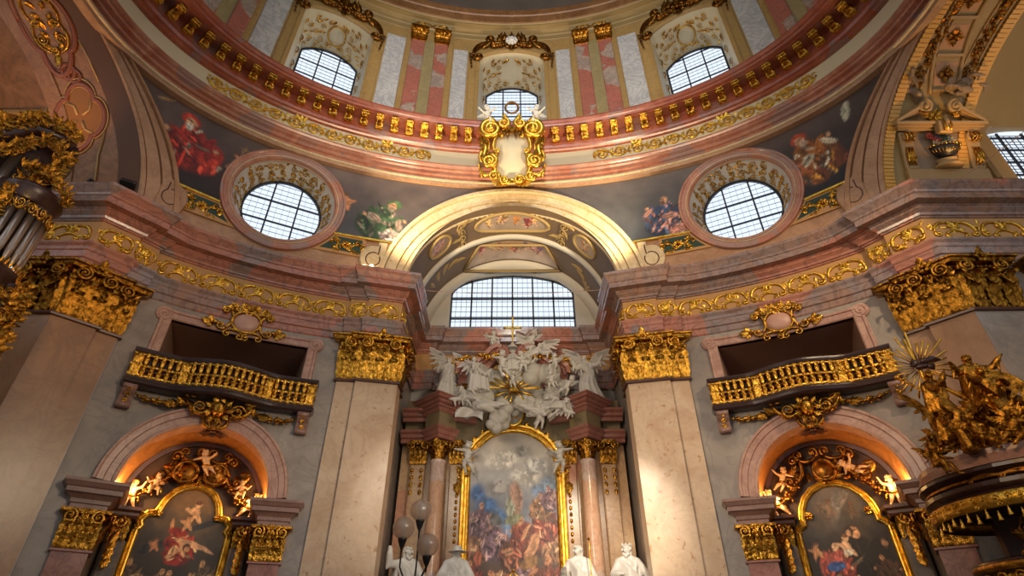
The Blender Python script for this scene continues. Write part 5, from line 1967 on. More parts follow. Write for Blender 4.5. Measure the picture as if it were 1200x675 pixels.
    # little shelves with capitals at both sides of the frame
    for s in (-1, 1):
        sh = thing('wall_console', 'rose marble console with gilded bracket at the %s of the painting, %s chapel' % ('left' if s < 0 else 'right', nm), 'console', tuple(o + N * -.9 + T * (s * 1.28) + U * 2.0), 'side altar consoles')
        mb = MB(pl)
        sx = lambda x_: s * x_
        P = [(1.02, 1.28), (1.02, .78), (1.5, .72), (1.5, 1.28)]
        if s < 0: P = [(-p[0], p[1]) for p in P][::-1]
        sweep(mb, P, [(-.1, 2.76), (.02, 2.78), (.05, 2.84), (.05, 2.90), (.10, 2.95), (.10, 3.02), (-.12, 3.06)], False, lambda x_, y_, z_: (x_, z_, -y_))
        mb.add([(p[0], 3.04, -p[1]) for p in P], [(0, 1, 2, 3)], False)
        mb.build('slab', M['woodred'], sh)
        mb = MB(pl)
        for i in range(3): upleaf(mb, s * (1.12 + .13 * i), 2.35, -.82, .16, .42, .2)
        spiral(mb, (s * 1.25, 2.68), .12, 1.4, s, PI / 2, .04, None, -.7, 16)
        for q in range(4): leaf(mb, (s * 1.25, 2.5 - .16 * q), -PI / 2 + s * .2, .3, .2, None, -.75, .2)
        mb.build('gilt_bracket', M['gold'], sh)
        mb = MB(pl)
        box(mb, min(s * 1.06, s * 1.46), max(s * 1.06, s * 1.46), -1.6, 2.4, -1.28, -.9, None, .05)
        mb.build('pier', M['nichewall'], sh)
    # putti
    def at(u, v, w): return tuple(pl(u, v, w))
    rz = math.degrees(math.atan2(N.x, -N.y)) * 1.0
    rz = math.degrees(math.atan2(N.y, N.x)) + 90
    gm = M['flesh']
    if sgn < 0:
        putto('stand', at(-1.28, 3.05, -.98), .62, gm, 'cream painted putto with gilded wings on the left console, left chapel', rz, wingmat=M['gold'], hairmat=M['gold'], group='side chapel putti')
        putto('climb', at(1.28, 3.05, -.98), .62, gm, 'cream painted putto with gilded wings on the right console, left chapel', rz, wingmat=M['gold'], hairmat=M['gold'], flip=True, group='side chapel putti')
        putto('fly', at(.0, 3.92, -.9), .62, gm, 'small cream putto standing between two medallions, left chapel', rz, wingmat=M['gold'], group='side chapel putti')
        putto('sit', at(-.86, 3.32, -1.0), .55, gm, 'seated cream putto beside the left garland, left chapel', rz, wingmat=M['gold'], group='side chapel putti')
        putto('sit', at(.98, 3.42, -1.0), .5, gm, 'seated cream putto beside the right garland, left chapel', rz, flip=True, wingmat=M['gold'], group='side chapel putti')
    else:
        putto('climb', at(-1.28, 3.05, -.98), .66, gm, 'cream putto leaning on the left console, right chapel', rz, wingmat=M['gold'], group='side chapel putti')
        putto('stand', at(1.25, 3.05, -.98), .66, gm, 'cream putto with gilded wing on the right console, right chapel', rz, wingmat=M['gold'], group='side chapel putti', flip=True)
        putto('fly', at(-.95, 3.62, -1.0), .6, gm, 'flying cream putto holding the garland at upper left, right chapel', rz, wingmat=M['bronze'], group='side chapel putti', flip=True)
        putto('fly', at(.78, 3.74, -1.0), .62, gm, 'flying cream putto lying over the arch at upper right, right chapel', rz, tilt=0, roll=-40, wingmat=M['bronze'], group='side chapel putti')
# ------------------------------------------------------------------ side arches and their vaults
_ph = np.linspace(0, PI, 1201)
_sp = np.concatenate([[0], np.cumsum((_ph[1] - _ph[0]) * np.hypot(3.3 * np.sin((_ph[1:] + _ph[:-1]) / 2), 4.9 * np.cos((_ph[1:] + _ph[:-1]) / 2)))])


def barrel(sgn):
    """(x distance from the nave axis, arc length up the vault, height off the surface)"""
    def w(x, s, d):
        p = float(np.interp(s, _sp, _ph))
        return (sgn * x, 7.5 + (3.3 - d) * cos(p), 9.5 + (4.9 - d) * sin(p))
    return w


def x_edge(s):
    p = float(np.interp(s, _sp, _ph))
    return 11.3 * math.sqrt(max(0, 1 - (3.3 * cos(p) / 6.95) ** 2))


XB = 13.0
BW = 2.25


def x_out(s): return x_edge(s) + BW
for sgn in (-1, 1):
    nm = lr[sgn]
    B = barrel(sgn)
    # archivolt on the nave wall
    t = thing('side_arch', 'tan marble archivolt of the great side arch at the far %s' % nm, 'arch', (sgn * 10.6, 9.5, 9.9), 'great side arches')
    mb = MB(lambda l, z, d: W.map(l, z, d))
    n = 80
    prof = [(0.0, -.02, 0), (0, .08, 0), (.05, .12, 0), (.12, .12, 0), (.125, .05, 0), (.16, .05, 0), (.165, .10, 0), (.52, .12, 0), (.525, .05, 0), (.56, .05, 0), (.565, .17, 0), (.64, .17, 0), (.645, .12, 0), (.84, .12, 0), (.845, .06, 0), (.87, .06, 0), (.875, .22, 0), (1.0, .2, 0), (1.02, 0, 0)]
    vs, fs, m = [], [], len(prof)
    for i in range(n + 1):
        p = PI * i / n
        for (k, d, _) in prof:
            ry, z0, rz = 3.3 + .72 * k, 9.5 - .0 * k, 4.9 + .42 * k
            y = ry * cos(p); z = z0 + rz * sin(p)
            th = math.acos(max(-1, min(1, y / W.b)))
            vs.append((sgn * W.l_t(th), z, d))
    for i in range(n):
        for k in range(m - 1): fs.append((i * m + k, (i + 1) * m + k, (i + 1) * m + k + 1, i * m + k + 1))
    mb.add(vs, fs, False)
    mb.build('archivolt', M['archtan'], t)
    mb = MB(lambda u, v, w: W.map(sgn * (10.28 + u), 10.72 + v, w))
    prism(mb, [(-.28, -.9), (.3, -.9), (.3, .62), (.0, .62), (.0, .52)] + arc_pts(-.05, .05, .40, .50, 70, 200, 14), 0, .16, None, .03)
    mb.build('scroll_base', M['archtan'], t)
    mb = MB(lambda u, v, w: W.map(sgn * (10.28 + u), 10.72 + v, w))
    tube(mb, [(.12 + .0 * i, .48 - .01 * i, .16) for i in range(3)] + [(-.02 + .22 * cos(a), .02 + .26 * sin(a), .16) for a in [rad(50 - 26 * i) for i in range(14)]], .022, 5)
    mb.build('groove', M['woodred'], t)
    # vault band
    v = thing('vault_band', ('orange lit painted vault of the side arch behind the organ, far left' if sgn < 0 else 'coffered vault of the side arch with gilded rosettes, far right'), 'vault', (sgn * 12, 10.8, 9.6), 'side vaults')
    mb = MB(B)
    grid(mb, lambda i, j: ((x_edge(10.6 * j * .999) - .04) * (1 - i) + x_out(10.6 * j * .999) * i, 10.6 * j, 0), 10, 70)
    mb.build('soffit', M['vaulttan'] if sgn < 0 else M['oliveplaster'], v)
    if sgn > 0:
        for (off0, off1, lead, who) in ((.0, .24, True, 0), (0, .26, False, 1)):
            mb = MB(B)
            if lead: grid(mb, lambda i, j: (x_edge(10.4 * j) - .05 + .26 * i, 10.4 * j, .06), 2, 70)
            else: grid(mb, lambda i, j: (x_out(10.4 * j) - .28 + .3 * i, 10.4 * j, .06), 2, 70)
            for q in range(86):
                s0 = .1 + .12 * q
                x0 = x_edge(s0) - .05 if lead else x_out(s0) - .28
                box(mb, x0, x0 + .26, s0, s0 + .095, .05, .085)
            mb.build('yellow_edge', M['yellowedge'], v)
        for xo, lead in ((.38, True), (0, False)):
            mb = MB(B)
            rng = random.Random(4)
            for q in range(60):
                s0 = 4.1 + .1 * q
                x0 = (x_edge(s0) + .3) if lead else x_out(s0) - .66
                for z in range(2): leaf(mb, (x0 + .11 + rng.uniform(-.06, .06), s0), rng.uniform(0, 6.28), .2, .13, None, .02, .3)
                ball(mb, (x0 + .11 + rng.uniform(-.07, .07), s0, .05), .05, None, 6, 4)
            mb.build('gilt_fruit_strip', M['bronze'], v)
            mb = MB(B)
            for e in (-.07, .29):
                tube(mb, [((x_edge(4.0 + .15 * q) + .3 + e) if lead else x_out(4.0 + .15 * q) - .66 + e, 4.0 + .15 * q, .02) for q in range(42)], .03, 5)
            mb.build('strip_moulding', M['coffer'], v)
        mb = MB(B)
        for x0 in (11.62, 12.42): tube(mb, [(x0, 3.9 + .2 * q, .02) for q in range(33)], .05, 6)
        mb.build('coffer_ribs', M['coffer'], v)
        for q in range(6):
            s0 = 4.0 + .95 * q
            cf = MB(B)
            for (a, b_, c_, d_) in ((11.66, 12.38, s0 - .06, s0 + .02),): box(cf, a, b_, c_, d_, 0, .08)
            cc = cf.build('coffer_rail', M['coffer'], v)
            mb = MB(B)
            grid(mb, lambda i, j: (11.72 + .6 * i, s0 + .12 + .62 * j, .015), 3, 5)
            pn = mb.build('coffer_panel', M['cofferpink'], v)
            mb = MB(B)
            for a in range(4):
                leaf(mb, (12.02, s0 + .43), PI / 2 * a, .26, .2, None, .03, .2); spiral(mb, (12.02 + .1 * cos(a * PI / 2 + .78), s0 + .43 + .1 * sin(a * PI / 2 + .78)), .08, 1.2, 1, 0, .02, None, .03, 12, 5)
            ball(mb, (12.02, s0 + .43, .08), .06)
            mb.build('gilt_rosette', M['bronze'], pn)
        # carved aedicule with vase at the foot of the vault
        a = thing('carved_aedicule', 'tan stone aedicule with broken pediment on the foot of the coffered vault', 'ornament', B(11.75, 1.5, 0))
        cx = 11.72
        A = lambda u, s, d: B(cx + u, s, d)
        mb = MB(A)
        box(mb, -1.1, 1.1, .6, 1.62, 0, .16, None, .03)
        mb.build('plinth', M['coffer'], a)
        mb = MB(A)
        box(mb, -.72, .72, 1.62, 2.8, .01, .03)
        mb.build('niche', M['greystone'], a)
        for s in (-1, 1):
            mb = MB(A)
            box(mb, s * .9 - .18, s * .9 + .18, 1.62, 2.78, 0, .12, None, .03)
            spiral(mb, (s * .9, 2.62), .17, 1.5, s, PI / 2, .05, None, .12, 18)
            pr = mb.build('side_pier', M['coffer'], a)
            mb = MB(A)
            for q in range(3):
                tube(mb, [(s * .9 + (q - 1) * .1, 2.74, .2), (s * .9 + (q - 1) * .1, 2.6, .3), (s * .9 + (q - 1) * .1, 2.46, .2)], .03, 6)
                tube(mb, [(s * .9 + (q - 1) * .08, 2.3, .15), (s * .9 + (q - 1) * .06 + .04 * s, 2.0, .2), (s * .9 + (q - 1) * .09, 1.72, .14)], [.02, .05, .02], 6)
            leaf(mb, (s * .9, 2.25), -PI / 2, .5, .24, None, .14, .2)
            mb.build('gilt_drop', M['gold'], pr)
        mb = MB(A)
        for k, (s0, d, e) in enumerate(((2.80, .16, 1.12), (2.88, .24, 1.18), (2.96, .32, 1.24))):
            box(mb, -e, e, s0, s0 + .09, 0, d)
        mb.build('cornice', M['coffer'], a)
        for s in (-1, 1):
            mb = MB(A)
            for k in range(3):
                P = [(s * 1.22, 3.02), (s * 1.22, 3.10), (s * .42, 3.62 - .09 * k), (s * .42, 3.50 - .09 * k)]
                prism(mb, [(p[0] * (1 - .06 * k), p[1] + .03 * k) for p in P] if s > 0 else [(p[0] * (1 - .06 * k), p[1] + .03 * k) for p in P][::-1], 0, .30 - .07 * k)
            spiral(mb, (s * .42, 3.52), .20, 1.7, s, PI / 2, .06, None, .22, 22)
            rk = mb.build('raking_scroll', M['coffer'], a)
            mb = MB(A)
            for q in range(4): tube(mb, [(s * .42 - .13, 3.36 - .05 * q, .26), (s * .42, 3.32 - .05 * q, .34), (s * .42 + .13, 3.36 - .05 * q, .26)], .02, 5)
            mb.build('gilt_bands', M['gold'], rk)
        mb = MB(A)
        box(mb, -.18, .18, 2.66, 3.06, .2, .42, None, .03); tube(mb, [(0, 3.2, .4), (0, 3.0, .46), (0, 2.7, .42)], .06, 6)
        ky = mb.build('keystone', M['coffer'], a)
        mb = MB(A)
        for q in range(3): tube(mb, [(-.08 + .08 * q, 3.02, .45), (-.08 + .08 * q, 2.88, .5), (-.08 + .08 * q, 2.72, .45)], .025, 5)
        for q in range(8): leaf(mb, (0, 3.22), q * PI / 4, .28, .16, None, .05, .3)
        mb.build('gilt_leaves', M['gold'], ky)
        # vase
        vz = thing('vase', 'black and gold vase of painted flowers in the aedicule niche, far right', 'vase', B(cx, 1.7, .1))
        mb = MB(lambda x_, y_, z_: A(x_, 1.62 + z_, .14 + y_))
        lathe(mb, [(0, .0), (.34, .0), (.34, .06), (.24, .1), (.22, .2), (.28, .24), (0, .25)], 18, (0, 0), None, 0, PI)
        mb.build('foot', M['coffer'], vz)
        mb = MB(lambda x_, y_, z_: A(x_, 1.62 + z_, .14 + y_))
        lathe(mb, [(.1, .25), (.12, .3), (.26, .38), (.36, .52), (.38, .62), (.34, .66)], 20, (0, 0), None, 0, PI)
        mb.build('bowl', M['black'], vz)
        mb = MB(lambda x_, y_, z_: A(x_, 1.62 + z_, .14 + y_))
        for q in range(15):
            an = PI * q / 14
            ball(mb, (.39 * cos(an), .39 * sin(an), .66), .035, None, 6, 4)
            tube(mb, [(.24 * cos(an), .24 * sin(an), .38), (.37 * cos(an), .37 * sin(an), .54)], .014, 5)
        mb.build('gilt_rim', M['gold'], vz)
        rng = random.Random(3)
        for col, cnt in (('#a8402c', 4), ('#c8b890', 4), ('#3c4a28', 8), ('#56607a', 3)):
            key = 'fl' + col
            MM = plain('painted_flower_' + col[1:], col, col, 3, .5)
            mb = MB(A)
            for q in range(cnt):
                u, vv = rng.uniform(-.3, .3), rng.uniform(2.34, 2.7)
                mb = MB(A)
                for k in range(5): leaf(mb, (u, vv), k * 1.26, .12, .1, None, .14, .2)
                ball(mb, (u, vv, .16), .03, None, 6, 4)
                mb.build('flower', MM, vz)
        for s in (-1, 1):
            wp = B(cx + s * .78, 3.55, .2)
            adult('float', wp, 1.25, M['greystone'], 'grey stone figure reclining on the %s slope of the aedicule pediment' % ('left' if s < 0 else 'right'), 30, 25, 0, 'aedicule figures', flip=(s > 0))
    else:
        mb = MB(B)
        grid(mb, lambda i, j: (x_edge(10.4 * j) - .05 + .62 * i, 10.4 * j, .03), 3, 70)
        mb.build('edge_band', M['vaultbrown'], v)
        def loop(pts, r, mat, name, par=v, w0=.03):
            mb = MB(B); tube(mb, [(p[0], p[1], w0) for p in pts], r, 6, None, True, .5); return mb.build(name, mat, par)
        def field(pts, mat, name, w0=.02):
            mb = MB(B)
            n_ = len(pts); cx_ = sum(p[0] for p in pts) / n_; cs_ = sum(p[1] for p in pts) / n_
            vs = [(cx_, cs_, w0)]
            for k in range(1, 5): vs += [(cx_ + (p[0] - cx_) * k / 4, cs_ + (p[1] - cs_) * k / 4, w0) for p in pts]
            fs = [(0, 1 + i, 1 + (i + 1) % n_) for i in range(n_)]
            for k in range(3): fs += [(1 + k * n_ + i, 1 + (k + 1) * n_ + i, 1 + (k + 1) * n_ + (i + 1) % n_, 1 + k * n_ + (i + 1) % n_) for i in range(n_)]
            mb.add(vs, fs, True); return mb.build(name, mat, v)
        def quatre(cx, cs, rx, rs, k=1.0, n=64):
            out = []
            for i in range(n + 1):
                a_ = 2 * PI * i / n
                q = (.80 + .24 * abs(cos(2 * a_ )) ** .7) * k
                out.append((cx + rx * q * cos(a_), cs + rs * q * sin(a_)))
            return out
        qp = quatre(12.0, 3.3, .62, .86)
        field(qp[:-1], M['vaultyellow'], 'quatrefoil_panel')
        loop(quatre(12.0, 3.3, .62, .86, 1.06), .075, M['copper'], 'copper_frame')
        loop(quatre(12.0, 3.3, .62, .86, 1.22), .022, M['coffer'], 'outline')
        loop(quatre(12.0, 3.3, .62, .86, .96), .02, M['coffer'], 'outline')
        mb = MB(B)
        for a_ in range(4):
            an = PI / 4 + a_ * PI / 2
            tube(mb, [(12.0 + .1 * cos(an), 3.3 + .12 * sin(an), .03), (12.0 + .3 * cos(an + .2), 3.3 + .4 * sin(an + .2), .03), (12.0 + .5 * cos(an - .1), 3.3 + .68 * sin(an - .1), .03)], .04, 5, None, True, .5)
        mb.build('strap_cross', M['coffer'], v)
        for s0 in (2.22, 4.45):
            loop([(12.1 + .16 * sin(a_) + .0, s0 + .16 * cos(a_)) for a_ in [2 * PI * i / 20 for i in range(21)]], .05, M['copper'], 'copper_link')
            loop([(12.25 + .18 * sin(a_) + .0, s0 + .12 + .2 * cos(a_)) for a_ in [2 * PI * i / 20 for i in range(21)]], .05, M['copper'], 'copper_link')
        qp = quatre(12.45, 5.85, .62, 1.25)
        field(qp[:-1], M['vaulttan'], 'cartouche_panel')
        loop(quatre(12.45, 5.85, .62, 1.25, 1.06), .075, M['copper'], 'copper_frame')
        loop(quatre(12.45, 5.85, .62, 1.25, .96), .022, M['woodred'], 'outline')
        loop([(11.2, 1.2), (11.35, 2.2), (11.28, 2.9)], .03, M['coffer'], 'outline')
        loop([(11.45, 4.3), (11.62, 4.9), (11.75, 5.4)], .03, M['coffer'], 'outline')
        loop([(12.95, 3.6), (12.75, 3.0), (12.7, 2.2)], .03, M['coffer'], 'outline')
        mb = MB(lambda u, s, w: B(12.45 - u, 5.85 + s, w))
        for s in (-1, 1):
            cscroll(mb, (s * .1, -.8), (s * .38, -.1), -s * .2, .03, None, .03, .12)
            cscroll(mb, (s * .38, .0), (s * .15, .7), -s * .15, .03, None, .03, .12)
            spiral(mb, (s * .25, -.45), .14, 1.5, s, 0, .03, None, .03, 18, 5)
            for q in range(6): leaf(mb, (s * .08, -.7 + .25 * q), PI / 2 - s * (.9 - .3 * (q % 3)), .3, .16, None, .03, .2)
        leaf(mb, (0, -.8), -PI / 2, .36, .2, None, .03, .2)
        mb.build('gilt_arabesque', M['gold'], v)
        # tan rim at the back edge of the band
        mb = MB(B)
        grid(mb, lambda i, j: (x_out(10.4 * j) - .45 + .46 * i, 10.4 * j, .04), 3, 70)
        mb.build('rear_band', M['vaulttan'], v)
    # chamber beyond the band
    mb = MB()
    R = [(sgn * x, 7.5 + 4.6 * cos(p), 9.2 + 6.4 * sin(p)) for x in (XB + .3, 19) for p in [rad(40.4) + rad(99.2) * i / 40 for i in range(41)]]
    mb.add(R, [(i, i + 1, 42 + i, 41 + i) for i in range(40)], True)
    tag(mb.build('ceiling_side_' + nm, M['oliveplaster'] if sgn > 0 else M['vaulttan']), kind='structure')
    mb = MB()
    a0 = [(sgn * (11.3 * math.sqrt(max(0, 1 - (3.3 * cos(p) / 6.95) ** 2)) + BW), 7.5 + 3.3 * cos(p), 9.5 + 4.9 * sin(p)) for p in [PI * i / 40 for i in range(41)]]
    a1 = [(sgn * (XB + .3), 7.5 + 4.7 * cos(p), 9.2 + 6.5 * sin(p)) for p in [PI * i / 40 for i in range(41)]]
    mb.add(a0 + a1, [(i, i + 1, 42 + i, 41 + i) for i in range(40)], False)
    tag(mb.build('wall_side_arch_' + nm, M['archtan']), kind='structure')
    yb = 11.0
    hx = [(14.0, 11.1), (17.0, 11.1), (17.0, 12.95)] + [(15.5 + 1.5 * cos(a_), 12.95 + .62 * sin(a_)) for a_ in [PI * i / 16 for i in range(1, 16)]] + [(14.0, 12.95)]
    mb = MB()
    holed(mb, [(XB - .4, 9.4), (19, 9.4), (19, 14), (XB - .4, 14)], [hx] if sgn > 0 else [], .6, lambda x, z: (sgn * x, yb, z))
    box(mb, min(sgn * 18.95, sgn * 19.1), max(sgn * 18.95, sgn * 19.1), 3, 11.6, 9.4, 15.2)
    tag(mb.build('wall_transept_' + nm, M['vaulttan'] if sgn < 0 else M['oliveplaster']), kind='structure')
    if sgn > 0:
        w = thing('window_8', 'arched leaded window seen beyond the coffered vault, far right edge', 'window', (15.5, yb, 11.1), None, 'structure')
        mb = MB(lambda u, v_, d: (u, yb - d, v_))
        n_ = len(hx)
        mb.add([(p[0], p[1], 0) for p in hx] + [(p[0], p[1], -.35) for p in hx], [(i, (i + 1) % n_, n_ + (i + 1) % n_, n_ + i) for i in range(n_)], False)
        mb.build('reveal', M['oliveplaster'], w)
        mb = MB(lambda u, v_, d: (u, yb - d, v_))
        prism(mb, hx, -.36, -.34)
        mb.build('pane', M['pane'], w)
        mb = MB(lambda u, v_, d: (u, yb - d, v_))
        for k in range(1, 4): box(mb, 14.0 + .75 * k - .028, 14.0 + .75 * k + .028, 11.1, 13.4, -.33, -.28)
        for k in range(5): box(mb, 14.0, 17.0, 11.12 + .52 * k - .025, 11.12 + .52 * k + .025, -.33, -.28)
        mb.build('glazing_bars', M['lead'], w)
        mb = MB(lambda u, v_, d: (u, yb - d, v_))
        for k in range(1, 16): box(mb, 14.0 + .1875 * k - .006, 14.0 + .1875 * k + .006, 11.1, 13.3, -.335, -.315)
        for k in range(18): box(mb, 14.0, 17.0, 11.12 + .13 * k - .006, 11.12 + .13 * k + .006, -.335, -.315)
        mb.build('lead_lattice', M['lead'], w)
        mb = MB(lambda u, v_, d: (u, yb - d, v_))
        fr_ = [(14.0, 11.1), (14.0, 12.95)] + [(15.5 - 1.5 * cos(a_), 12.95 + .62 * sin(a_)) for a_ in [PI * i / 16 for i in range(1, 16)]] + [(17.0, 12.95), (17.0, 11.1)]
        framing(mb, fr_[::-1], [(0, 0), (0, .06), (.1, .1), (.5, .1), (.55, .16), (.62, .1), (.64, 0)], False)
        mb2 = MB(lambda u, v_, d: (15.5 + (1.85 + v_) * cos(PI - u), yb - d, 12.95 + (.95 + v_) * sin(PI - u)))
        rinceau(mb2, .1, 3.0, -.18, .18, .3, .03, None, .1, 3)
        mb2.build('carved_foliage', M['coffer'], w)
        mb.build('carved_surround', M['coffer'], w)
    else:
        t = thing('wall_niche', 'cream plaster niche with scrolled top in the left transept wall', 'niche', (-15.2, yb, 10.5))
        mb = MB(lambda u, v_, d: (-15.2 + u, yb - d, v_))
        lathe(mb, [(1.0, 11), (1.0, 13.2), (.95, 13.5), (.7, 13.9), (.3, 14.1), (0, 14.15)], 16, (0, 0), lambda x_, y_, z_: (x_, z_, .02 + .5 * y_), 0, PI)
        mb.build('shell', M['vaultyellow'], t)
        mb = MB(lambda u, v_, d: (-15.2 + u, yb - d, v_))
        for s in (-1, 1):
            box(mb, s * 1.3 - .2, s * 1.3 + .2, 10, 12.9, 0, .2, None, .04)
            spiral(mb, (s * 1.3, 12.9), .24, 1.6, s, PI / 2, .07, None, .16, 20)
        for k in range(4): box(mb, -1.8 - .08 * k, 1.8 + .08 * k, 13.2 + .13 * k, 13.33 + .13 * k, 0, .2 + .09 * k)
        mb.build('surround', M['coffer'], t)

# ------------------------------------------------------------------ chancel arch
t = thing('chancel_arch', 'broad cream marble archivolt over the chancel below the gilded cartouche', 'arch', (0, 14.4, 9.8))
mb = MB(lambda l, z, d: W.map(l, z, d))
prof = [(0, -.12), (0, .10), (.03, .14), (.15, .14), (.155, .09), (.19, .09), (.195, .15), (.40, .16), (.405, .10), (.44, .10), (.445, .20), (.52, .20), (.525, .17), (.80, .18), (.805, .12), (.83, .12), (.835, .28), (.96, .28), (.965, .22), (1.0, .2), (1.0, .0)]
n, m = 90, len(prof)
vs, fs = [], []
for i in range(n + 1):
    p = PI * i / n
    for k, d in prof:
        vs.append((W.l_x((3.35 + .86 * k) * cos(p)), 9.6 + (3.43 + 1.02 * k) * sin(p), d))
for i in range(n):
    for k in range(m - 1): fs.append((i * m + k, (i + 1) * m + k, (i + 1) * m + k + 1, i * m + k + 1))
mb.add(vs, fs, False)
mb.build('archivolt', M['archi'], t)
for s in (-1, 1):
    Q = lambda u, v, w, s=s: W.map(s * (4.42 + u), 10.5 + v, w)
    mb = MB(Q)
    prism(mb, [(.36, -.7), (.36, -.2)] + arc_pts(.05, .12, .38, .48, -30, 95, 12) + [(-.08, .6), (-.08, .78), (-.36, .78), (-.36, -.7)], 0, .17, None, .03)
    sb = mb.build('scroll_base', M['archi'], t)
    mb = MB(Q)
    tube(mb, [(-.14, .62, .17), (-.14, .5, .17)] + [(.02 + .22 * cos(a_), .06 + .26 * sin(a_), .17) for a_ in [rad(130 - 26 * i) for i in range(14)]], .022, 5)
    mb.build('groove', M['woodred'], sb)

# ------------------------------------------------------------------ chancel shell
YB = 17.4
CH = lambda p, y, d=0: ((3.35 - d) * cos(p), y, 9.6 + (3.43 - d) * sin(p))
mb = MB()
for s in (-1, 1):
    mb.add([(s * 3.42, 14.0, -1.6), (s * 3.42, YB + .3, -1.6), (s * 3.42, YB + .3, 9.9), (s * 3.42, 14.0, 9.9)], [(0, 1, 2, 3)], False)
tag(mb.build('wall_chancel_sides', M['wall']), kind='structure')
hx = [(-2.33, 9.88), (2.33, 9.88), (2.33, 11.78)] + [(2.33 * cos(a_), 11.78 + .9 * sin(a_)) for a_ in [PI * i / 24 for i in range(1, 24)]] + [(-2.33, 11.78)]
mb = MB()
holed(mb, [(-3.6, -1.6), (3.6, -1.6), (3.6, 13.3), (-3.6, 13.3)], [hx], .4, lambda x, z: (x, YB, z))
tag(mb.build('wall_chancel_end', M['plaster']), kind='structure')
mb = MB()
n = 60
for (y0, y1) in ((14.0, 15.62), (15.62, YB)):
    vs = [CH(PI * i / n, y) for y in (y0, y1) for i in range(n + 1)]
    mb.add(vs, [(i, i + 1, n + 2 + i, n + 1 + i) for i in range(n)], True)
tag(mb.build('ceiling_chancel', M['frescoground']), kind='structure')
t = thing('vault_rib', 'slender pale moulded rib crossing the painted chancel vault', 'arch', (0, 15.6, 9.7))
mb = MB()
pr = [(0, 15.50), (.08, 15.50), (.12, 15.54), (.12, 15.66), (.08, 15.70), (0, 15.70)]
vs = [CH(PI * i / n, y, d) for i in range(n + 1) for d, y in pr]
mb.add(vs, [(i * 6 + k, (i + 1) * 6 + k, (i + 1) * 6 + k + 1, i * 6 + k + 1) for i in range(n) for k in range(5)], True)
mb.build('moulding', M['plaster'], t)
t = thing('window_surround', 'pale plaster arch band framing the lunette window at the chancel end', 'arch', (0, YB, 9.9))
mb = MB()
pr = [(0.0, YB - .35), (.10, YB - .33), (.22, YB - .2), (.24, YB)]
vs = [CH(PI * i / n, y, d) for i in range(n + 1) for d, y in pr]
mb.add(vs, [(i * 4 + k, (i + 1) * 4 + k, (i + 1) * 4 + k + 1, i * 4 + k + 1) for i in range(n) for k in range(3)], True)
mb.build('band', M['plaster'], t)
# frescoes on the vault
def vault_pic(name, lab, p0, p1, y0, y1, bg, bl, seed, shape, frame=True):
    """picture on the vault: u along the arc (m from the crown), v along the axis"""
    Rm = 3.4
    t = thing('vault_fresco', lab, 'fresco', CH(PI / 2 - (p0 + p1) / 2 / Rm, (y0 + y1) / 2, .02), 'chancel vault frescoes')
    um, vm, ru, rv = (p0 + p1) / 2, (y0 + y1) / 2, (p1 - p0) / 2, (y1 - y0) / 2
    wv = lambda u, v, w: CH(PI / 2 - u / Rm, v, .015 + w)
    if shape == 'oval':
        lo = lambda u: vm - rv * math.sqrt(max(0, 1 - ((u - um) / ru) ** 2)); hi = lambda u: vm + rv * math.sqrt(max(0, 1 - ((u - um) / ru) ** 2))
    else:
        hi = lambda u: y1; lo = lambda u: y0 + max(0, abs(u - um) - ru * .62) * (y1 - y0) / (ru * .38) * .92
    painting('picture', t, lo, hi, p0, p1, 70, 40, wv, bg, bl, seed, None, .06, 2.5)
    mb = MB(wv)
    if shape == 'oval': pts = [(um + ru * cos(a_), vm + rv * sin(a_), .0) for a_ in [2 * PI * i / 48 for i in range(49)]]
    else: pts = [(p0, y1, 0), (um - ru * .62, y0, 0), (um + ru * .62, y0, 0), (p1, y1, 0), (p0, y1, 0)]
    tube(mb, pts, .06, 6)
    mb.build('painted_frame', M['oliveplaster'], t)
    return t
def crowd(u0, u1, v0, v1, k, pal, seed, s=.55):
    r = random.Random(seed); out = []
    for i in range(k):
        u = u0 + (u1 - u0) * (i + .5) / k + r.uniform(-.1, .1)
        out += pfig(u, v0 + (v1 - v0) * r.uniform(.1, .5), s, r.uniform(-40, 40), r.choice(pal), r.choice(pal), '#c49470', seed=seed + i)
    return out
PAL = ['#8a3c30', '#a8703a', '#5a4a5e', '#7a5a34', '#c2a06a', '#6a2f34', '#b08a8a']
vault_pic('a', 'large oval ceiling painting of clustered figures at the crown of the chancel vault', -1.35, 1.35, 14.35, 15.3, [(14, '#9a8266'), (15.4, '#8c7c70')], crowd(-1.0, 1.0, 14.4, 14.9, 6, PAL, 3), 41, 'oval')
vault_pic('b', 'small oval ceiling painting on the left haunch of the chancel vault', -3.35, -2.35, 14.4, 15.2, [(14, '#a08058'), (15.4, '#8c745c')], crowd(-3.1, -2.6, 14.5, 14.8, 2, PAL, 5), 42, 'oval')
vault_pic('c', 'small oval ceiling painting on the right haunch of the chancel vault', 2.35, 3.35, 14.4, 15.2, [(14, '#b09470'), (15.4, '#90806c')], crowd(2.6, 3.1, 14.5, 14.8, 2, ['#b0602c', '#a8703a', '#c8a87c'], 6), 43, 'oval')
vault_pic('d', 'wide painted ceiling scene of angels directly above the lunette window', -2.0, 2.0, 15.85, 16.95, [(15.8, '#8a6a48'), (17.0, '#a8978a')], crowd(-1.3, 1.3, 15.9, 16.3, 8, PAL, 7), 44, 'trap')
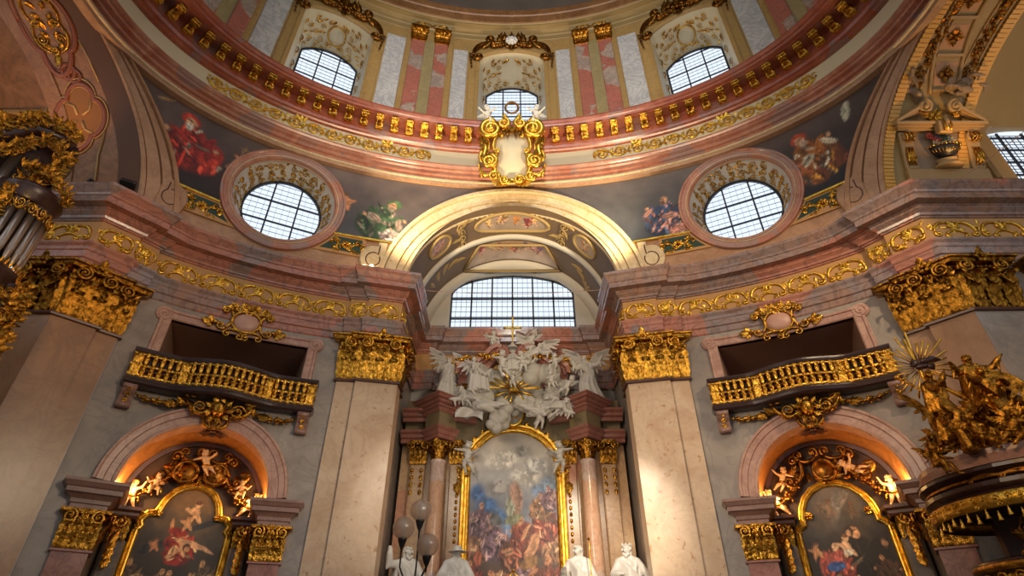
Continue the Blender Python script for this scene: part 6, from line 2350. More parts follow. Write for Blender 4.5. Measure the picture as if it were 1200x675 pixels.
# painted ornament between the pictures
for s in (-1, 1):
    mb = MB(lambda u, v, w: CH(PI / 2 - u / 3.4, v, .012 + w))
    for q in range(4):
        leaf(mb, (s * 1.85, 14.4 + .25 * q), s * q, .5, .3, None, 0, .02, 3, .03); spiral(mb, (s * 1.9, 14.5 + .3 * q), .16, 1.4, s, q, .025, None, -.01, 16, 5)
    for q in range(5): leaf(mb, (s * (2.4 + .25 * q), 16.2 + .1 * q), s * .5 * q, .55, .3, None, 0, .02, 3, .03)
    tag(mb.build('leaf_ornament', M['oliveplaster']), 'olive leaf ornament between the pictures on the %s half of the chancel vault' % lr[s], 'ornament', 'vault leaf ornaments')
# lunette window
w = thing('window_9', 'wide arched lunette window over the high altar', 'window', (0, YB, 9.88), None, 'structure')
mb = MB(lambda u, v, d: (u, YB - d, v))
n_ = len(hx)
mb.add([(p[0], p[1], 0) for p in hx] + [(p[0], p[1], -.3) for p in hx], [(i, (i + 1) % n_, n_ + (i + 1) % n_, n_ + i) for i in range(n_)], False)
mb.build('reveal', M['plaster'], w)
mb = MB(lambda u, v, d: (u, YB - d, v)); prism(mb, hx, -.30, -.28); mb.build('pane', M['pane'], w)
mb = MB(lambda u, v, d: (u, YB - d, v))
for k in range(1, 6):
    u = -2.33 + 4.66 * k / 6
    box(mb, u - .03, u + .03, 9.88, 11.78 + .9 * math.sqrt(1 - (u / 2.33) ** 2), -.28, -.2)
for z in (10.75, 11.62): box(mb, -2.33, 2.33, z - .03, z + .03, -.28, -.2)
framing(mb, hx[::-1], [(-.02, -.28), (-.02, -.2), (.05, -.2), (.05, -.28)], True)
mb.build('glazing_bars', M['lead'], w)
mb = MB(lambda u, v, d: (u, YB - d, v))
for k in range(1, 24):
    u = -2.33 + 4.66 * k / 24
    box(mb, u - .006, u + .006, 9.88, 11.78 + .9 * math.sqrt(1 - (u / 2.33) ** 2), -.285, -.265)
for k in range(13):
    z = 9.98 + .2175 * k
    hw = 2.33 if z < 11.78 else 2.33 * math.sqrt(max(0, 1 - ((z - 11.78) / .9) ** 2))
    box(mb, -hw, hw, z - .006, z + .006, -.285, -.265)
mb.build('lead_lattice', M['lead'], w)
# entablature across the chancel end
t = thing('entablature', 'straight marble entablature with gold frieze below the lunette window', 'entablature', (0, YB, ZA), 'nave entablatures')
pth = [(-3.45, YB - .25), (-2.75, YB - .25), (-2.72, YB - .12), (2.72, YB - .12), (2.75, YB - .25), (3.45, YB - .25)]
mb = MB(); sweep(mb, pth, EPROF_A); mb.build('architrave', M['entab'], t)
mb = MB(); sweep(mb, pth, [(0, 8.36), (0, 9.04)]); mb.build('frieze', M['friezegold'], t)
mb = MB(); sweep(mb, pth, EPROF_K); mb.build('cornice', M['entab'], t)
mb = MB(fw((-3.3, YB - .12, 0), (1, 0, 0), (0, 0, 1), (0, -1, 0))); strapwork(mb, .1, 6.5, 8.46, 9.0, .036, None, .0, 5, 12); mb.build('gilt_strapwork', M['goldy'], t)

for s, nm in ((-1, 'left'), (1, 'right')):
    mb = MB()
    box(mb, min(s * 15.4, s * 15.6), max(s * 15.4, s * 15.6), -4.5, 10.6, -1.6, 9.45)
    tag(mb.build('wall_aisle_' + nm, M['pilwarm']), kind='structure')
# ------------------------------------------------------------------ the rest of the nave behind the viewer, with its windows
mb = MB()
la, lb = W.l_t(rad(96)), 0
RW2 = Wall(11.3, 6.95, 7.5, 190)
L0, L1 = RW2.l_t(rad(122)), RW2.l_t(rad(180))
half = L1 - L0
hl = []
for k, c_ in enumerate((L0 + half * .45, L0 + half * 1.0, L0 + half * 1.55)):
    hl.append([(c_ - 1.5, 2.5), (c_ + 1.5, 2.5)] + arc_pts(c_, 7.0, 1.5, 1.5, 0, 180, 14))
    hl.append(arc_pts(c_, 12.2, 1.6, 1.6, 0, 345, 23))
    hl.append([(c_ - 1.4, 17), (c_ + 1.4, 17)] + arc_pts(c_, 20.5, 1.4, 1.2, 0, 180, 12))
def rear(l, z):
    t_ = float(np.interp(l, RW2.L, RW2.T)) if l <= L1 else 2 * PI - float(np.interp(2 * L1 - l, RW2.L, RW2.T))
    return (11.3 * sin(t_), 7.5 + 11.0 * cos(t_), z)
holed(mb, [(L0, -1.6), (2 * L1 - L0, -1.6), (2 * L1 - L0, 24), (L0, 24)], hl, .8, rear)
tag(mb.build('wall_rear', M['wall']), kind='structure')
# ------------------------------------------------------------------ high altar
AY = 16.45
ha = thing('high_altar', 'tall marble high altar backing with rose mouldings and gilded pilaster capitals behind the columns', 'altar', (0, AY, -1.6))
mb = MB()
box(mb, -3.3, -1.35, AY - .1, AY + .55, -1.6, 5.5); box(mb, 1.35, 3.3, AY - .1, AY + .55, -1.6, 5.5)
mb.build('backing', M['altarpan'], ha)
mb = MB()
box(mb, -3.3, 3.3, AY + .02, AY + .5, 5.5, 7.0)
mb.build('attic', M['olivestone'], ha)
for s in (-1, 1):
    for x0, wd in ((2.78, .44), (1.66, .36)):
        mb = MB(); box(mb, min(s * (x0 - wd / 2), s * (x0 + wd / 2)), max(s * (x0 - wd / 2), s * (x0 + wd / 2)), AY - .26, AY - .05, -1.6, 4.92, None, .03)
        p = mb.build('pilaster', M['altarpan'], ha)
        mb = MB(fw((s * x0, AY - .26, 4.92), (1, 0, 0), (0, 0, 1), (0, -1, 0)))
        for i in range(3): upleaf(mb, (i - 1) * wd / 3, 0, .03, wd / 3.6, .24, .18)
        for i in range(4): upleaf(mb, (i - 1.5) * wd / 3.2, .02, .02, wd / 4.2, .40, .22)
        for i in range(3): spiral(mb, ((i - 1) * wd / 3, .42), .07, 1.3, 1 if i % 2 else -1, 0, .02, None, .1, 14, 5)
        for q in (-1, 1): spiral(mb, (q * wd * .5, .5), .13, 1.6, q, PI / 2, .035, None, .18, 20)
        prism(mb, [(-wd * .55, .56), (wd * .55, .56), (wd * .55, .64), (-wd * .55, .64)], 0, .22)
        rosette(mb, (0, .58), .09, None, .2)
        mb.build('capital', M['goldd'], p)
        for k in (-1, 1):
            if wd < .4 and k == s: continue
            mb = MB(fw((s * x0, AY - .28, 4.85), (1, 0, 0), (0, 0, 1), (0, -1, 0)))
            for q in range(4):
                ball(mb, (k * wd * .3, -.12 - .2 * q, .03), (.05 - .007 * q, .065, .04), None, 8, 6); leaf(mb, (k * wd * .3, -.05 - .2 * q), -PI / 2, .17, .12, None, .01, .2)
            mb.build('bellflower_drop', M['gold'], p)
    # entablature strips beside the column blocks
    pth = [(-3.32, AY - .34), (-2.55, AY - .34)] if s < 0 else [(2.55, AY - .34), (3.32, AY - .34)]
    for z0, k, in ((5.52, 1.0), (6.18, 1.2)):
        mb = MB(); sweep(mb, pth, [(-.1, z0), (.02, z0), (.03, z0 + .1), (.1 * k, z0 + .14), (.12 * k, z0 + .22), (.2 * k, z0 + .28), (.2 * k, z0 + .34), (-.3, z0 + .36)])
        mb.build('moulding', M['altarred'], ha)
    # inner concave cornice running up to the clouds
    cp = [(s * (1.85 - .75 * sin(rad(a))), AY - .62 + .34 * sin(rad(a))) for a in range(0, 91, 9)]
    cp = cp if s > 0 else cp
    pth = cp[::-1] if s > 0 else cp
    mb = MB(); sweep(mb, pth, [(-.12, 6.12), (.0, 6.14), (.04, 6.22), (.12, 6.28), (.12, 6.34), (.2, 6.42), (.2, 6.5), (-.2, 6.54)])
    mb.build('curved_cornice', M['altarred'], ha)
    # column
    X, Y = s * 2.15, 15.92
    nm = lr[s]
    t = thing('altar_column', 'round rose and grey marble column with gilded capital, %s of the altar painting' % nm, 'column', (X, Y, -1.6), 'high altar columns')
    mb = MB()
    lathe(mb, [(.28, -1.6), (.28, -1.3), (.245, -1.25), (.24, 0.5), (.225, 2.5), (.205, 4.84), (.225, 4.86), (.225, 4.92), (.2, 4.94)], 28, (X, Y))
    mb.build('shaft', M['altarcol'], t)
    mb = MB()
    lathe(mb, [(.2, 4.92), (.21, 5.1), (.25, 5.32), (.3, 5.42)], 24, (X, Y))
    for row, (nn, h, o_, wd) in enumerate(((8, .26, .15, .17), (8, .44, .2, .16))):
        for i in range(nn):
            a = 2 * PI * (i + .5 * row) / nn
            upleaf(mb, 0, 4.94, .19, wd, h, o_, lambda u, v, w, a=a: (X + u * cos(a) + w * sin(a), Y + u * sin(a) - w * cos(a), v))
    pq = [(X + .36 * cos(PI / 4 + PI / 2 * k), Y + .36 * sin(PI / 4 + PI / 2 * k)) for k in range(4)]
    pq = [(X - .4, Y), (X, Y - .4), (X + .4, Y), (X, Y + .4)]
    cp = mb.build('capital', M['goldd'], t)
    for k in range(4):
        a = PI / 2 * k
        wq = lambda u, v, w, a=a: (X + u * cos(a) + w * sin(a), Y + u * sin(a) - w * cos(a), v)
        vb = MB(wq)
        spiral(vb, (0, 5.36), .13, 1.6, 1, PI / 2, .035, None, .30, 20); spiral(vb, (-.17, 5.36), .08, 1.4, -1, PI / 2, .025, None, .22, 16); spiral(vb, (.17, 5.36), .08, 1.4, 1, PI / 2, .025, None, .22, 16)
        vb.build('volute', M['gold'], cp)
    dp = lambda r: [(X - r, Y), (X, Y - r), (X + r, Y), (X, Y + r)]
    mb = MB(); sweep(mb, dp(.44), [(-.1, 5.48), (.0, 5.5), (.01, 5.6), (.04, 5.62), (.05, 5.72), (.10, 5.78), (.10, 5.84), (-.3, 5.88)], True)
    mb.build('entablature_block', M['altarred'], t)
    mb = MB(); sweep(mb, dp(.46), [(0, 5.86), (0, 6.3)], True)
    mb.build('die', M['olivestone'], t)
    mb = MB()
    sweep(mb, dp(.50), [(-.1, 6.26), (.0, 6.27), (.05, 6.33), (.07, 6.36), (.13, 6.38), (.13, 6.43), (.02, 6.45)], True)
    sweep(mb, dp(.58), [(-.06, 6.43), (.0, 6.47), (.08, 6.52), (.10, 6.57), (.20, 6.60), (.20, 6.66), (.24, 6.68), (.24, 6.72), (-.5, 6.78)], True)
    mb.build('stepped_cornice', M['altarred'], t)

# altar picture
pic = thing('altar_painting', 'large arched altar painting of a crowded scene in a gilded frame on the high altar', 'painting', (0, 16.3, -1.2))
pw = fw((0, 16.3, 0), (1, 0, 0), (0, 0, 1), (0, -1, 0))
hi = lambda u: 4.72 + 1.2 * math.sqrt(max(0, 1 - (u / 1.27) ** 2))
bl = []
bl += [(-1.0, 4.15, .3, .3, -30, '#46699a', .7), (-.75, 3.75, .36, .34, 30, '#4f74a4', .7), (-.42, 3.45, .3, .3, 0, '#5f80aa', .7), (-.2, 3.15, .2, .3, 0, '#7a90ac', .7), (.75, 4.2, .3, .2, 0, '#7f92ac', .8), (1.05, 4.35, .3, .3, 20, '#8798ab', .7), (.35, 4.6, .5, .34, 0, '#d2cabc', .8), (-.3, 5.1, .6, .3, 10, '#d8cfc0', .8), (.3, 5.35, .25, .2, 0, '#8b8880', .7), (-.35, 4.3, .6, .3, 0, '#a8a098', .8), (.65, 4.9, .4, .3, 0, '#c8c4ba', .8)]
bl += [(.05, 3.95, .2, .55, 0, '#b78f78', .5), (-.1, 3.7, .14, .34, 10, '#a8a890', .5), (.1, 3.1, .16, .5, 5, '#9a5a38', .4), (0.0, 3.42, .3, .12, 20, '#8c8a6a', .4), (-.55, 3.3, .26, .3, 0, '#76726e', .5)]
rp = [['#8a4030', '#6e3226', '#a85a40', '#b98060', '#5a2a20'], ['#7a4838', '#8f5e46', '#5c362a', '#b48a68'], ['#a87a58', '#8a6242', '#c09a74', '#6a4630'], ['#7c6068', '#94747a', '#5e464e', '#b08c84'], ['#6a3a2c', '#54301f', '#8e5238', '#a8704c']]
r_ = random.Random(5)
bl += [(-.75, 3.05, .36, .3, 20, '#5f5c5e', .5), (-.5, 3.2, .16, .3, -20, '#6c6868', .5)]
for i in range(7): bl += rich_fig(-1.08 + .36 * i, 2.35 + r_.uniform(-.2, .2), 1.15, r_.uniform(-22, 22), rp[(i + 1) % 5], 70 + i, skin='#c08a64')
bl += rich_fig(-1.05, 3.0, 1.05, -8, rp[3], 81, skin='#b98a70') + rich_fig(1.02, 2.9, 1.2, 12, rp[0], 82, skin='#bf8a66') + rich_fig(.72, 3.4, .9, -8, rp[2], 83, skin='#c09070') + rich_fig(1.1, 3.7, .8, 8, rp[3], 84, skin='#b98a70')
for i in range(6): bl += rich_fig(-1.05 + .42 * i, 1.45 + r_.uniform(-.15, .15), 1.1, r_.uniform(-30, 30), rp[i % 5], 90 + i, skin='#b47a54')
bl += [(.5, 2.75, .13, .36, -25, '#c48c62', .35), (.34, 3.1, .05, .25, -35, '#c48c62', .35), (.42, 2.35, .26, .16, 30, '#8a6238', .35), (-.3, 1.9, .34, .1, 20, '#a35a38', .4), (-.95, 2.45, .12, .2, 0, '#a85a40', .4)]
painting('picture', pic, lambda u: -1.0, hi, -1.27, 1.27, 110, 260, pw, [(-1, '#2a1c14'), (1.8, '#3e281c'), (2.8, '#6a5448'), (3.4, '#80838e'), (4.2, '#98989a'), (5.2, '#bdb4a8'), (6, '#b4a898')], bl, 51, None, .07, 2.6, .6)
edge = [(-1.27, -1.0), (-1.27, 4.72)] + [(-1.27 * cos(a_), 4.72 + 1.2 * sin(a_)) for a_ in [PI * i / 40 for i in range(1, 40)]] + [(1.27, 4.72), (1.27, -1.0)]
mb = MB(pw)
framing(mb, edge[::-1], [(-.04, -.03), (-.04, .06), (-.01, .10), (.03, .12), (.06, .08), (.10, .08), (.13, .14), (.19, .15), (.22, .08), (.24, -.1)], False)
fr = mb.build('frame', M['goldy'], pic)
mb = MB(pw)
for s in (-1, 1):
    box(mb, s * 1.32 - .08, s * 1.32 + .08, 4.56, 4.72, 0, .16, None, .02)
    for q in range(12):
        a_ = rad(12 + 6.5 * q)
        leaf(mb, (s * 1.40 * cos(a_), 4.72 + 1.33 * sin(a_)), (a_ if s > 0 else PI - a_) + (.5 if q % 2 else -.5), .22, .13, None, .08, .3)
    for q in range(5): spiral(mb, (s * (1.58 - .02 * q), 4.8 - .12 * q), .09, 1.3, s, q, .03, None, .08, 14, 5)
    for q in range(9): ball(mb, (s * 1.60, 4.2 - .17 * q, .1), (.05, .07, .05), None, 8, 6)
    leaf(mb, (s * 1.6, 4.45), -PI / 2, .4, .25, None, .1, .3)
mb.build('gilt_leaves', M['gold'], fr)

# emblem shield at the top of the frame
t = thing('shield_emblem', 'small gilded heraldic shield with blue field at the top of the altar frame', 'ornament', (.03, 15.95, 5.95))
wq = fw((.03, 15.95, 6.2), (1, 0, 0), (0, 0, 1), (0, -1, 0))
mb = MB(wq)
P = [(-.3, .22), (-.16, .28), (0, .24), (.16, .28), (.3, .22), (.27, 0), (.16, -.16), (0, -.24), (-.16, -.16), (-.27, 0)]
prism(mb, P[::-1], 0, .06, None, .02); mb.build('field', plain('shield_blue_grey', '#6f7078', '#85806c', 4, .4), t)
mb = MB(wq)
tube(mb, [(p[0], p[1], .06) for p in P + P[:1]], .045, 6)
for x in (-.13, -.02, .12): tube(mb, [(x, -.08, .08), (x, .1, .08)], .016, 5)
tube(mb, [(-.02, .01, .08), (.12, .01, .08)], .014, 5)
tube(mb, [(.05, .03, .08), (.05, .16, .08)], .012, 5)
for q in range(6): leaf(mb, (-.3 + .12 * q, .26), PI / 2 + (q - 2.5) * -.3, .2, .12, None, .05, .3)
mb.build('gilt_border', M['goldy'], t)

# broken scroll pediment with garlands
for s in (-1, 1):
    nm = lr[s]
    t = thing('scroll_pediment', 'dark rose marble pediment scroll with gilded garland, %s half' % nm, 'pediment', (s * .95, 16.1, 7.6), 'scroll pediment halves')
    wq = fw((0, 16.2, 0), (s, 0, 0), (0, 0, 1), (0, -1, 0))
    line = [(1.72, 7.55), (1.68, 7.78), (1.5, 7.95), (1.28, 7.98), (1.08, 7.98), (.92, 8.10), (.80, 8.26), (.66, 8.42), (.5, 8.5), (.36, 8.45)]
    mb = MB(wq)
    framing(mb, line, [(.0, .0), (.0, .45), (-.06, .55), (-.12, .55), (-.12, .62), (-.2, .66), (-.24, .62), (-.24, .0)] if False else [(-.3, .0), (-.3, .35), (-.16, .40), (-.14, .5), (-.06, .5), (-.05, .62), (.06, .66), (.08, .6), (.08, .0)], False)
    spiral(mb, (.36, 8.27), .22, 1.7, 1, PI / 2, .075, None, .5, 26, 8)
    lathe(mb, [(.001, 0), (.2, 0), (.2, .52), (.001, .56)], 18, (0, 0), lambda x, y, z: (.36 + x, 8.27 + y, z))
    P = [(1.7, 7.2), (1.7, 7.62), (1.4, 7.72), (1.1, 7.72), (.9, 7.82), (.7, 7.95), (.7, 7.2)]
    prism(mb, P if s > 0 else P, 0, .3)
    mb.build('scroll', M['altarred'], t)
    mb = MB(wq)
    spiral(mb, (1.05, 7.5), .26, 1.7, -1, 0, .08, None, .4, 26, 8)
    mb.build('lower_scroll', M['altarred'], t)
    mb = MB(wq)
    garland(mb, (1.75, 7.98), (1.0, 8.12), .06, .075, None, .62, 3 + s, 16); garland(mb, (1.0, 8.12), (.3, 8.25), .12, .075, None, .66, 5 + s, 14)
    for q in range(4): ball(mb, (1.75, 7.85 - .1 * q, .6), .06 - .006 * q, None, 7, 5)
    mb.build('gilt_garland', M['gold'], t)

# cross and sunburst
t = thing('altar_cross', 'slim gilded cross standing on top of the altar in front of the window', 'cross', (0, 15.85, 8.6))
mb = MB(fw((0, 15.85, 8.6), (1, 0, 0), (0, 0, 1), (0, -1, 0)))
box(mb, -.03, .03, 0, 1.08, -.03, .03, None, .01); box(mb, -.26, .26, .66, .73, -.03, .03, None, .01)
for (x, y) in ((-.27, .695), (.27, .695), (0, 1.09)): ball(mb, (x, y, 0), .05)
mb.build('bars', M['goldy'], t)
mb = MB(); lathe(mb, [(.2, 8.5), (.16, 8.58), (.08, 8.66), (.04, 8.75)], 12, (0, 15.85)); mb.build('foot', M['stucco'], t)
t = thing('sunburst', 'gilded triangle with long golden rays in the middle of the altar clouds', 'ornament', (.03, 15.5, 6.93))
wq = fw((.03, 15.45, 6.93), (1, 0, 0), (0, 0, 1), (0, -1, 0))
mb = MB(wq); prism(mb, [(-.17, -.11), (.17, -.11), (0, .19)], 0, .09, None, .02); mb.build('triangle', M['goldy'], t)
rr = random.Random(2)
for i, (a, L) in enumerate(((116, 1.15), (176, 1.75), (60, .62), (20, .75), (150, .7), (88, .5), (38, .5), (2, .85), (-22, .6), (-50, .45), (-78, .5), (-105, .5), (-130, .55), (-158, .7), (164, .8), (132, .45))):
    mb = MB(wq)
    c_, s_ = cos(rad(a)), sin(rad(a))
    for da in (-.035, 0, .035):
        L2 = L * (1 - 3 * abs(da))
        tube(mb, [(.13 * c_, .13 * s_, .02), (L2 * cos(rad(a) + da), L2 * sin(rad(a) + da), .03)], [.018, .026], 5)
    mb.build('ray', M['goldy'], t)

# clouds
CM = [cloud_mesh(1), cloud_mesh(2), cloud_mesh(3)]
for me in CM: me.materials.append(M['cloudst'])
cl = [(-.83, 7.36, .62, 'beside the upper left pediment scroll'), (-.33, 7.2, .34, 'just left of the golden rays, small'), (-.95, 6.72, .56, 'large, left of the golden rays'), (-1.28, 6.52, .36, 'at the far left end of the cloud bank'), (.82, 7.36, .66, 'large and round, upper right of the rays'), (.34, 6.5, .36, 'directly above the shield, right side'), (-.05, 6.46, .3, 'directly above the shield'), (-.36, 6.3, .5, 'at lower left beside the altar shield'), (-.45, 5.98, .4, 'lowest one, over the altar frame'), (1.38, 7.1, .42, 'at the far right end of the cloud bank'), (.62, 6.62, .42, 'right of the rays, middle height'), (.08, 7.42, .34, 'just above the golden triangle'), (1.1, 6.62, .36, 'right, below the flying cherub')]
for i, (x, z, s, lab) in enumerate(cl):
    o = bpy.data.objects.new('stucco_cloud', CM[i % 3]); COL.objects.link(o)
    o.location = (x, 15.85 - .15 * (i % 3), z + EYE); o.scale = (s * 1.3, s * 1.2, s * 1.3); o.rotation_euler = (0, rad(37 * i), 0)
    tag(o, 'grey stucco cloud ' + lab, 'cloud', 'altar clouds')
st = M['stucco']
g = 'altar angels'
adult('herald', (-2.1, 15.7, 6.68), 1.45, st, 'white winged angel standing above the left altar column, leaning inwards', 10, 0, 8, g, True, 'angel', True)
adult('angel', (2.25, 15.7, 6.68), 1.5, st, 'white winged angel standing above the right altar column with raised wing', -10, 0, 4, g, True, 'angel')
adult('float', (-.95, 15.4, 5.85), 1.5, st, 'white angel tumbling with outspread cloth at lower left of the clouds', 0, 0, -20, g, True, 'angel')
adult('float', (.75, 15.4, 5.65), 1.5, st, 'white angel descending at lower right of the clouds beside the frame', 0, 0, 35, g, True, 'angel', True)
adult('float', (.5, 15.45, 7.35), 1.35, st, 'white angel with steep raised wing above the clouds, right of centre', 0, 0, 10, g, True, 'angel', True)
adult('seated', (-1.1, 15.4, 6.75), 1.2, st, 'white angel with wings seated on the left clouds', 20, 0, 0, g, True, 'angel')
adult('seated', (0, 15.6, 7.5), .95, st, 'small white robed figure seated high between the two pediment scrolls', 0, 0, 0, g, False, 'angel')
g = 'altar putti'
for key, x, y, z, h, rz, ry, fl, lab in (
    ('sit', -.62, 15.8, 8.42, .72, 20, 0, False, 'white putto seated on the left pediment scroll by the cross'),
    ('climb', .62, 15.8, 8.42, .74, -20, 0, True, 'white putto standing on the right pediment scroll by the cross'),
    ('fly', -.5, 15.3, 7.35, .85, 0, 20, False, 'white putto diving above the clouds, left of centre'),
    ('stand', .36, 15.3, 7.42, .7, 10, -10, True, 'white putto above the clouds, right of centre'),
    ('sit', -1.2, 15.4, 7.35, .62, 30, 0, False, 'white putto perched under the left garland'),
    ('sit', 1.3, 15.4, 7.42, .68, -25, 0, True, 'white putto perched under the right garland'),
    ('climb', 1.55, 15.35, 6.65, .68, -20, 15, True, 'white putto climbing at the far right cloud'),
    ('fly', .98, 15.3, 5.75, .72, 0, -30, True, 'white putto hanging beside the right of the altar frame top'),
    ('fly', -.15, 15.2, 6.95, .5, 0, 30, False, 'tiny white putto just above the golden triangle'),
    ('stand', 1.15, 15.3, 6.85, .6, -30, 0, False, 'white putto on the right clouds beside the rays'),
    ('climb', -1.45, 15.35, 6.35, .6, 20, 0, False, 'white putto at the lower left end of the clouds'),
    ('fly', -1.52, 15.75, 4.62, .88, 0, 25, False, 'white putto on the left shoulder of the altar frame'),
    ('fly', 1.56, 15.75, 4.62, .88, 0, -25, True, 'white putto on the right shoulder of the altar frame')):
    putto(key, (x, y, z), h, st, lab, rz, 0, ry, g, flip=fl)
mb = MB(fw((-1.25, 15.35, 6.1), (1, 0, 0), (0, 0, 1), (0, -1, 0)))
grid(mb, lambda i, j: (-.42 + .8 * i, .14 - .25 * j + .12 * sin(3 * i) - .1 * i, .1 * sin(7 * i + 2 * j)), 16, 6)
grid(mb, lambda i, j: (-.42 + .8 * i, .14 - .25 * j + .12 * sin(3 * i) - .1 * i, .1 * sin(7 * i + 2 * j) - .02), 16, 6)
tag(mb.build('flying_drapery', st), 'pale grey stucco cloth fluttering at the left below the clouds', 'drapery')

# statues beside the altar
def pedestal(name, x, y, z, r, lab, par):
    mb = MB(); lathe(mb, [(r * 1.15, -1.6), (r * 1.15, -1.4), (r, -1.3), (r, z - .25), (r * 1.12, z - .15), (r * 1.12, z - .02), (.01, z)], 8, (x, y), None, PI / 8, 2 * PI + PI / 8, False)
    mb.build('pedestal', M['altarpan'], par)
stt = [('bearded', -2.66, 15.3, 2.52, 20, False, 'white marble statue of a bearded man raising one arm, behind the globe lamps', 1),
       ('bishop', -1.42, 15.2, 2.5, 10, False, 'white marble statue in a broad brimmed hat, left of the altar painting', 2),
       ('reader', 1.62, 15.2, 2.52, -10, False, 'white marble statue in a mantle holding a golden staff, right of the altar painting', 3),
       ('king', 2.86, 15.3, 2.55, -5, False, 'white marble statue of a crowned man looking left, far right of the altar', 4)]
for key, x, y, zt, rz, fl, lab, k in stt:
    h = 2.05
    t = adult(key, (x, y, zt + .1 - h), h, M['statue'], lab, rz, 0, 0, 'high altar statues', False, 'statue', fl)
    P = ADULTS[key]['src']
    hd = P['hd']
    if k == 2:
        mb = MB(); lathe(mb, [(.001, hd[2] + .075), (.045, hd[2] + .07), (.052, hd[2] + .03), (.056, hd[2] + .022), (.115, hd[2] + .012), (.118, hd[2] + .005), (.05, hd[2] + .01)], 20, (hd[0], hd[1]))
        me = bpy.data.meshes.new('hat'); me.from_pydata(mb.v, [], mb.f); me.update(); inst('hat', me, M['statue'], t)
    if k == 4:
        mb = MB(); lathe(mb, [(.052, hd[2] + .02), (.056, hd[2] + .05), (.054, hd[2] + .05), (.05, hd[2] + .02)], 20, (hd[0], hd[1]))
        for q in range(7):
            a_ = 2 * PI * q / 7; ball(mb, (hd[0] + .056 * cos(a_), hd[1] + .056 * sin(a_), hd[2] + .062), (.012, .012, .02), None, 6, 5)
        me = bpy.data.meshes.new('crown'); me.from_pydata(mb.v, [], mb.f); me.update(); inst('crown', me, M['statue'], t)
    if k == 3:
        mb = MB(); tube(mb, [(.15, -.2, .3), (.15, -.19, 1.0)], .007, 6); ball(mb, (.15, -.19, 1.01), .018)
        me = bpy.data.meshes.new('staff'); me.from_pydata(mb.v, [], mb.f); me.update(); inst('staff', me, M['gold'], t)
    z0 = zt + .1 - h
    pd = thing('statue_pedestal', 'marble pedestal under the ' + ['', 'bearded statue behind the lamps', 'statue in the broad hat', 'statue with the golden staff', 'crowned statue'][k], 'pedestal', (x, y, -1.6), 'statue pedestals')
    pedestal('pedestal', x, y, z0, .42, '', pd)

# globe lamps
t = thing('candelabra_lamp', 'black iron standard lamp with three frosted glass globes in front of the altar', 'lamp', (-1.78, 11.0, -1.6))
mb = MB()
lathe(mb, [(.3, -1.6), (.28, -1.54), (.1, -1.46), (.05, -1.3), (.035, -1.2), (.035, .6), (.06, .7), (.03, .8), (.025, 1.2)], 12, (-1.78, 11.0))
mb.build('stem', M['black'], t)
for (x, z) in ((-1.75, 2.49), (-2.02, 2.15), (-1.55, 1.86)):
    y = 11.0 + (.06 if x == -1.75 else -.08)
    mb = MB()
    tube(mb, [(-1.78, 11.0, 1.1), (-1.78 + (x + 1.78) * .6, y, 1.3), (x, y, 1.5), (x, y, z - .34)], [.02, .018, .016, .016], 8)
    lathe(mb, [(.012, z - .45), (.02, z - .36), (.05, z - .3), (.075, z - .22), (.085, z - .2), (.08, z - .17)], 14, (x, y))
    a = mb.build('arm', M['black'], t)
    mb = MB(); ball(mb, (x, y, z), .2, None, 32, 20); mb.build('glass_globe', M['globe'], a)
    mb = MB(); lathe(mb, [(.03, z - .2), (.03, z - .05), (.045, z), (.05, z + .06), (.03, z + .12), (0, z + .13)], 12, (x, y)); mb.build('bulb', M['plaster'], a)
# ------------------------------------------------------------------ gilded cartouche on the drum cornice
t = thing('gilded_cartouche', 'large gilded scroll cartouche with pale shield hung over the chancel arch', 'cartouche', (0, 13.5, 13.4))
up = Vector((0, -.24, 1)).normalized(); nn_ = Vector((0, -1, -.24)).normalized()
wq = fw((0, 13.42, 14.85), (1, 0, 0), up, nn_)
half = [(.0, 1.02), (.34, .98), (.6, .72), (.62, .3), (.52, .05), (.54, -.2), (.60, -.5), (.48, -.88), (.2, -1.06), (0, -1.0)]
P = [(-p[0], p[1]) for p in half] + half[::-1][1:-1]
mb = MB(wq)
n = len(P)
vs = [(0, 0, .24)]
for k in range(1, 6): vs += [(p[0] * k / 5, p[1] * k / 5, .24 * (1 - (k / 5) ** 2)) for p in P]
fs = [(0, 1 + i, 1 + (i + 1) % n) for i in range(n)]
for k in range(4): fs += [(1 + k * n + i, 1 + (k + 1) * n + i, 1 + (k + 1) * n + (i + 1) % n, 1 + k * n + (i + 1) % n) for i in range(n)]
mb.add(vs, fs, True)
mb.build('shield', M['cream'], t)
mb = MB(wq)
tube(mb, [(p[0] * 1.06, p[1] * 1.05, .08) for p in P + P[:1]], .09, 8)
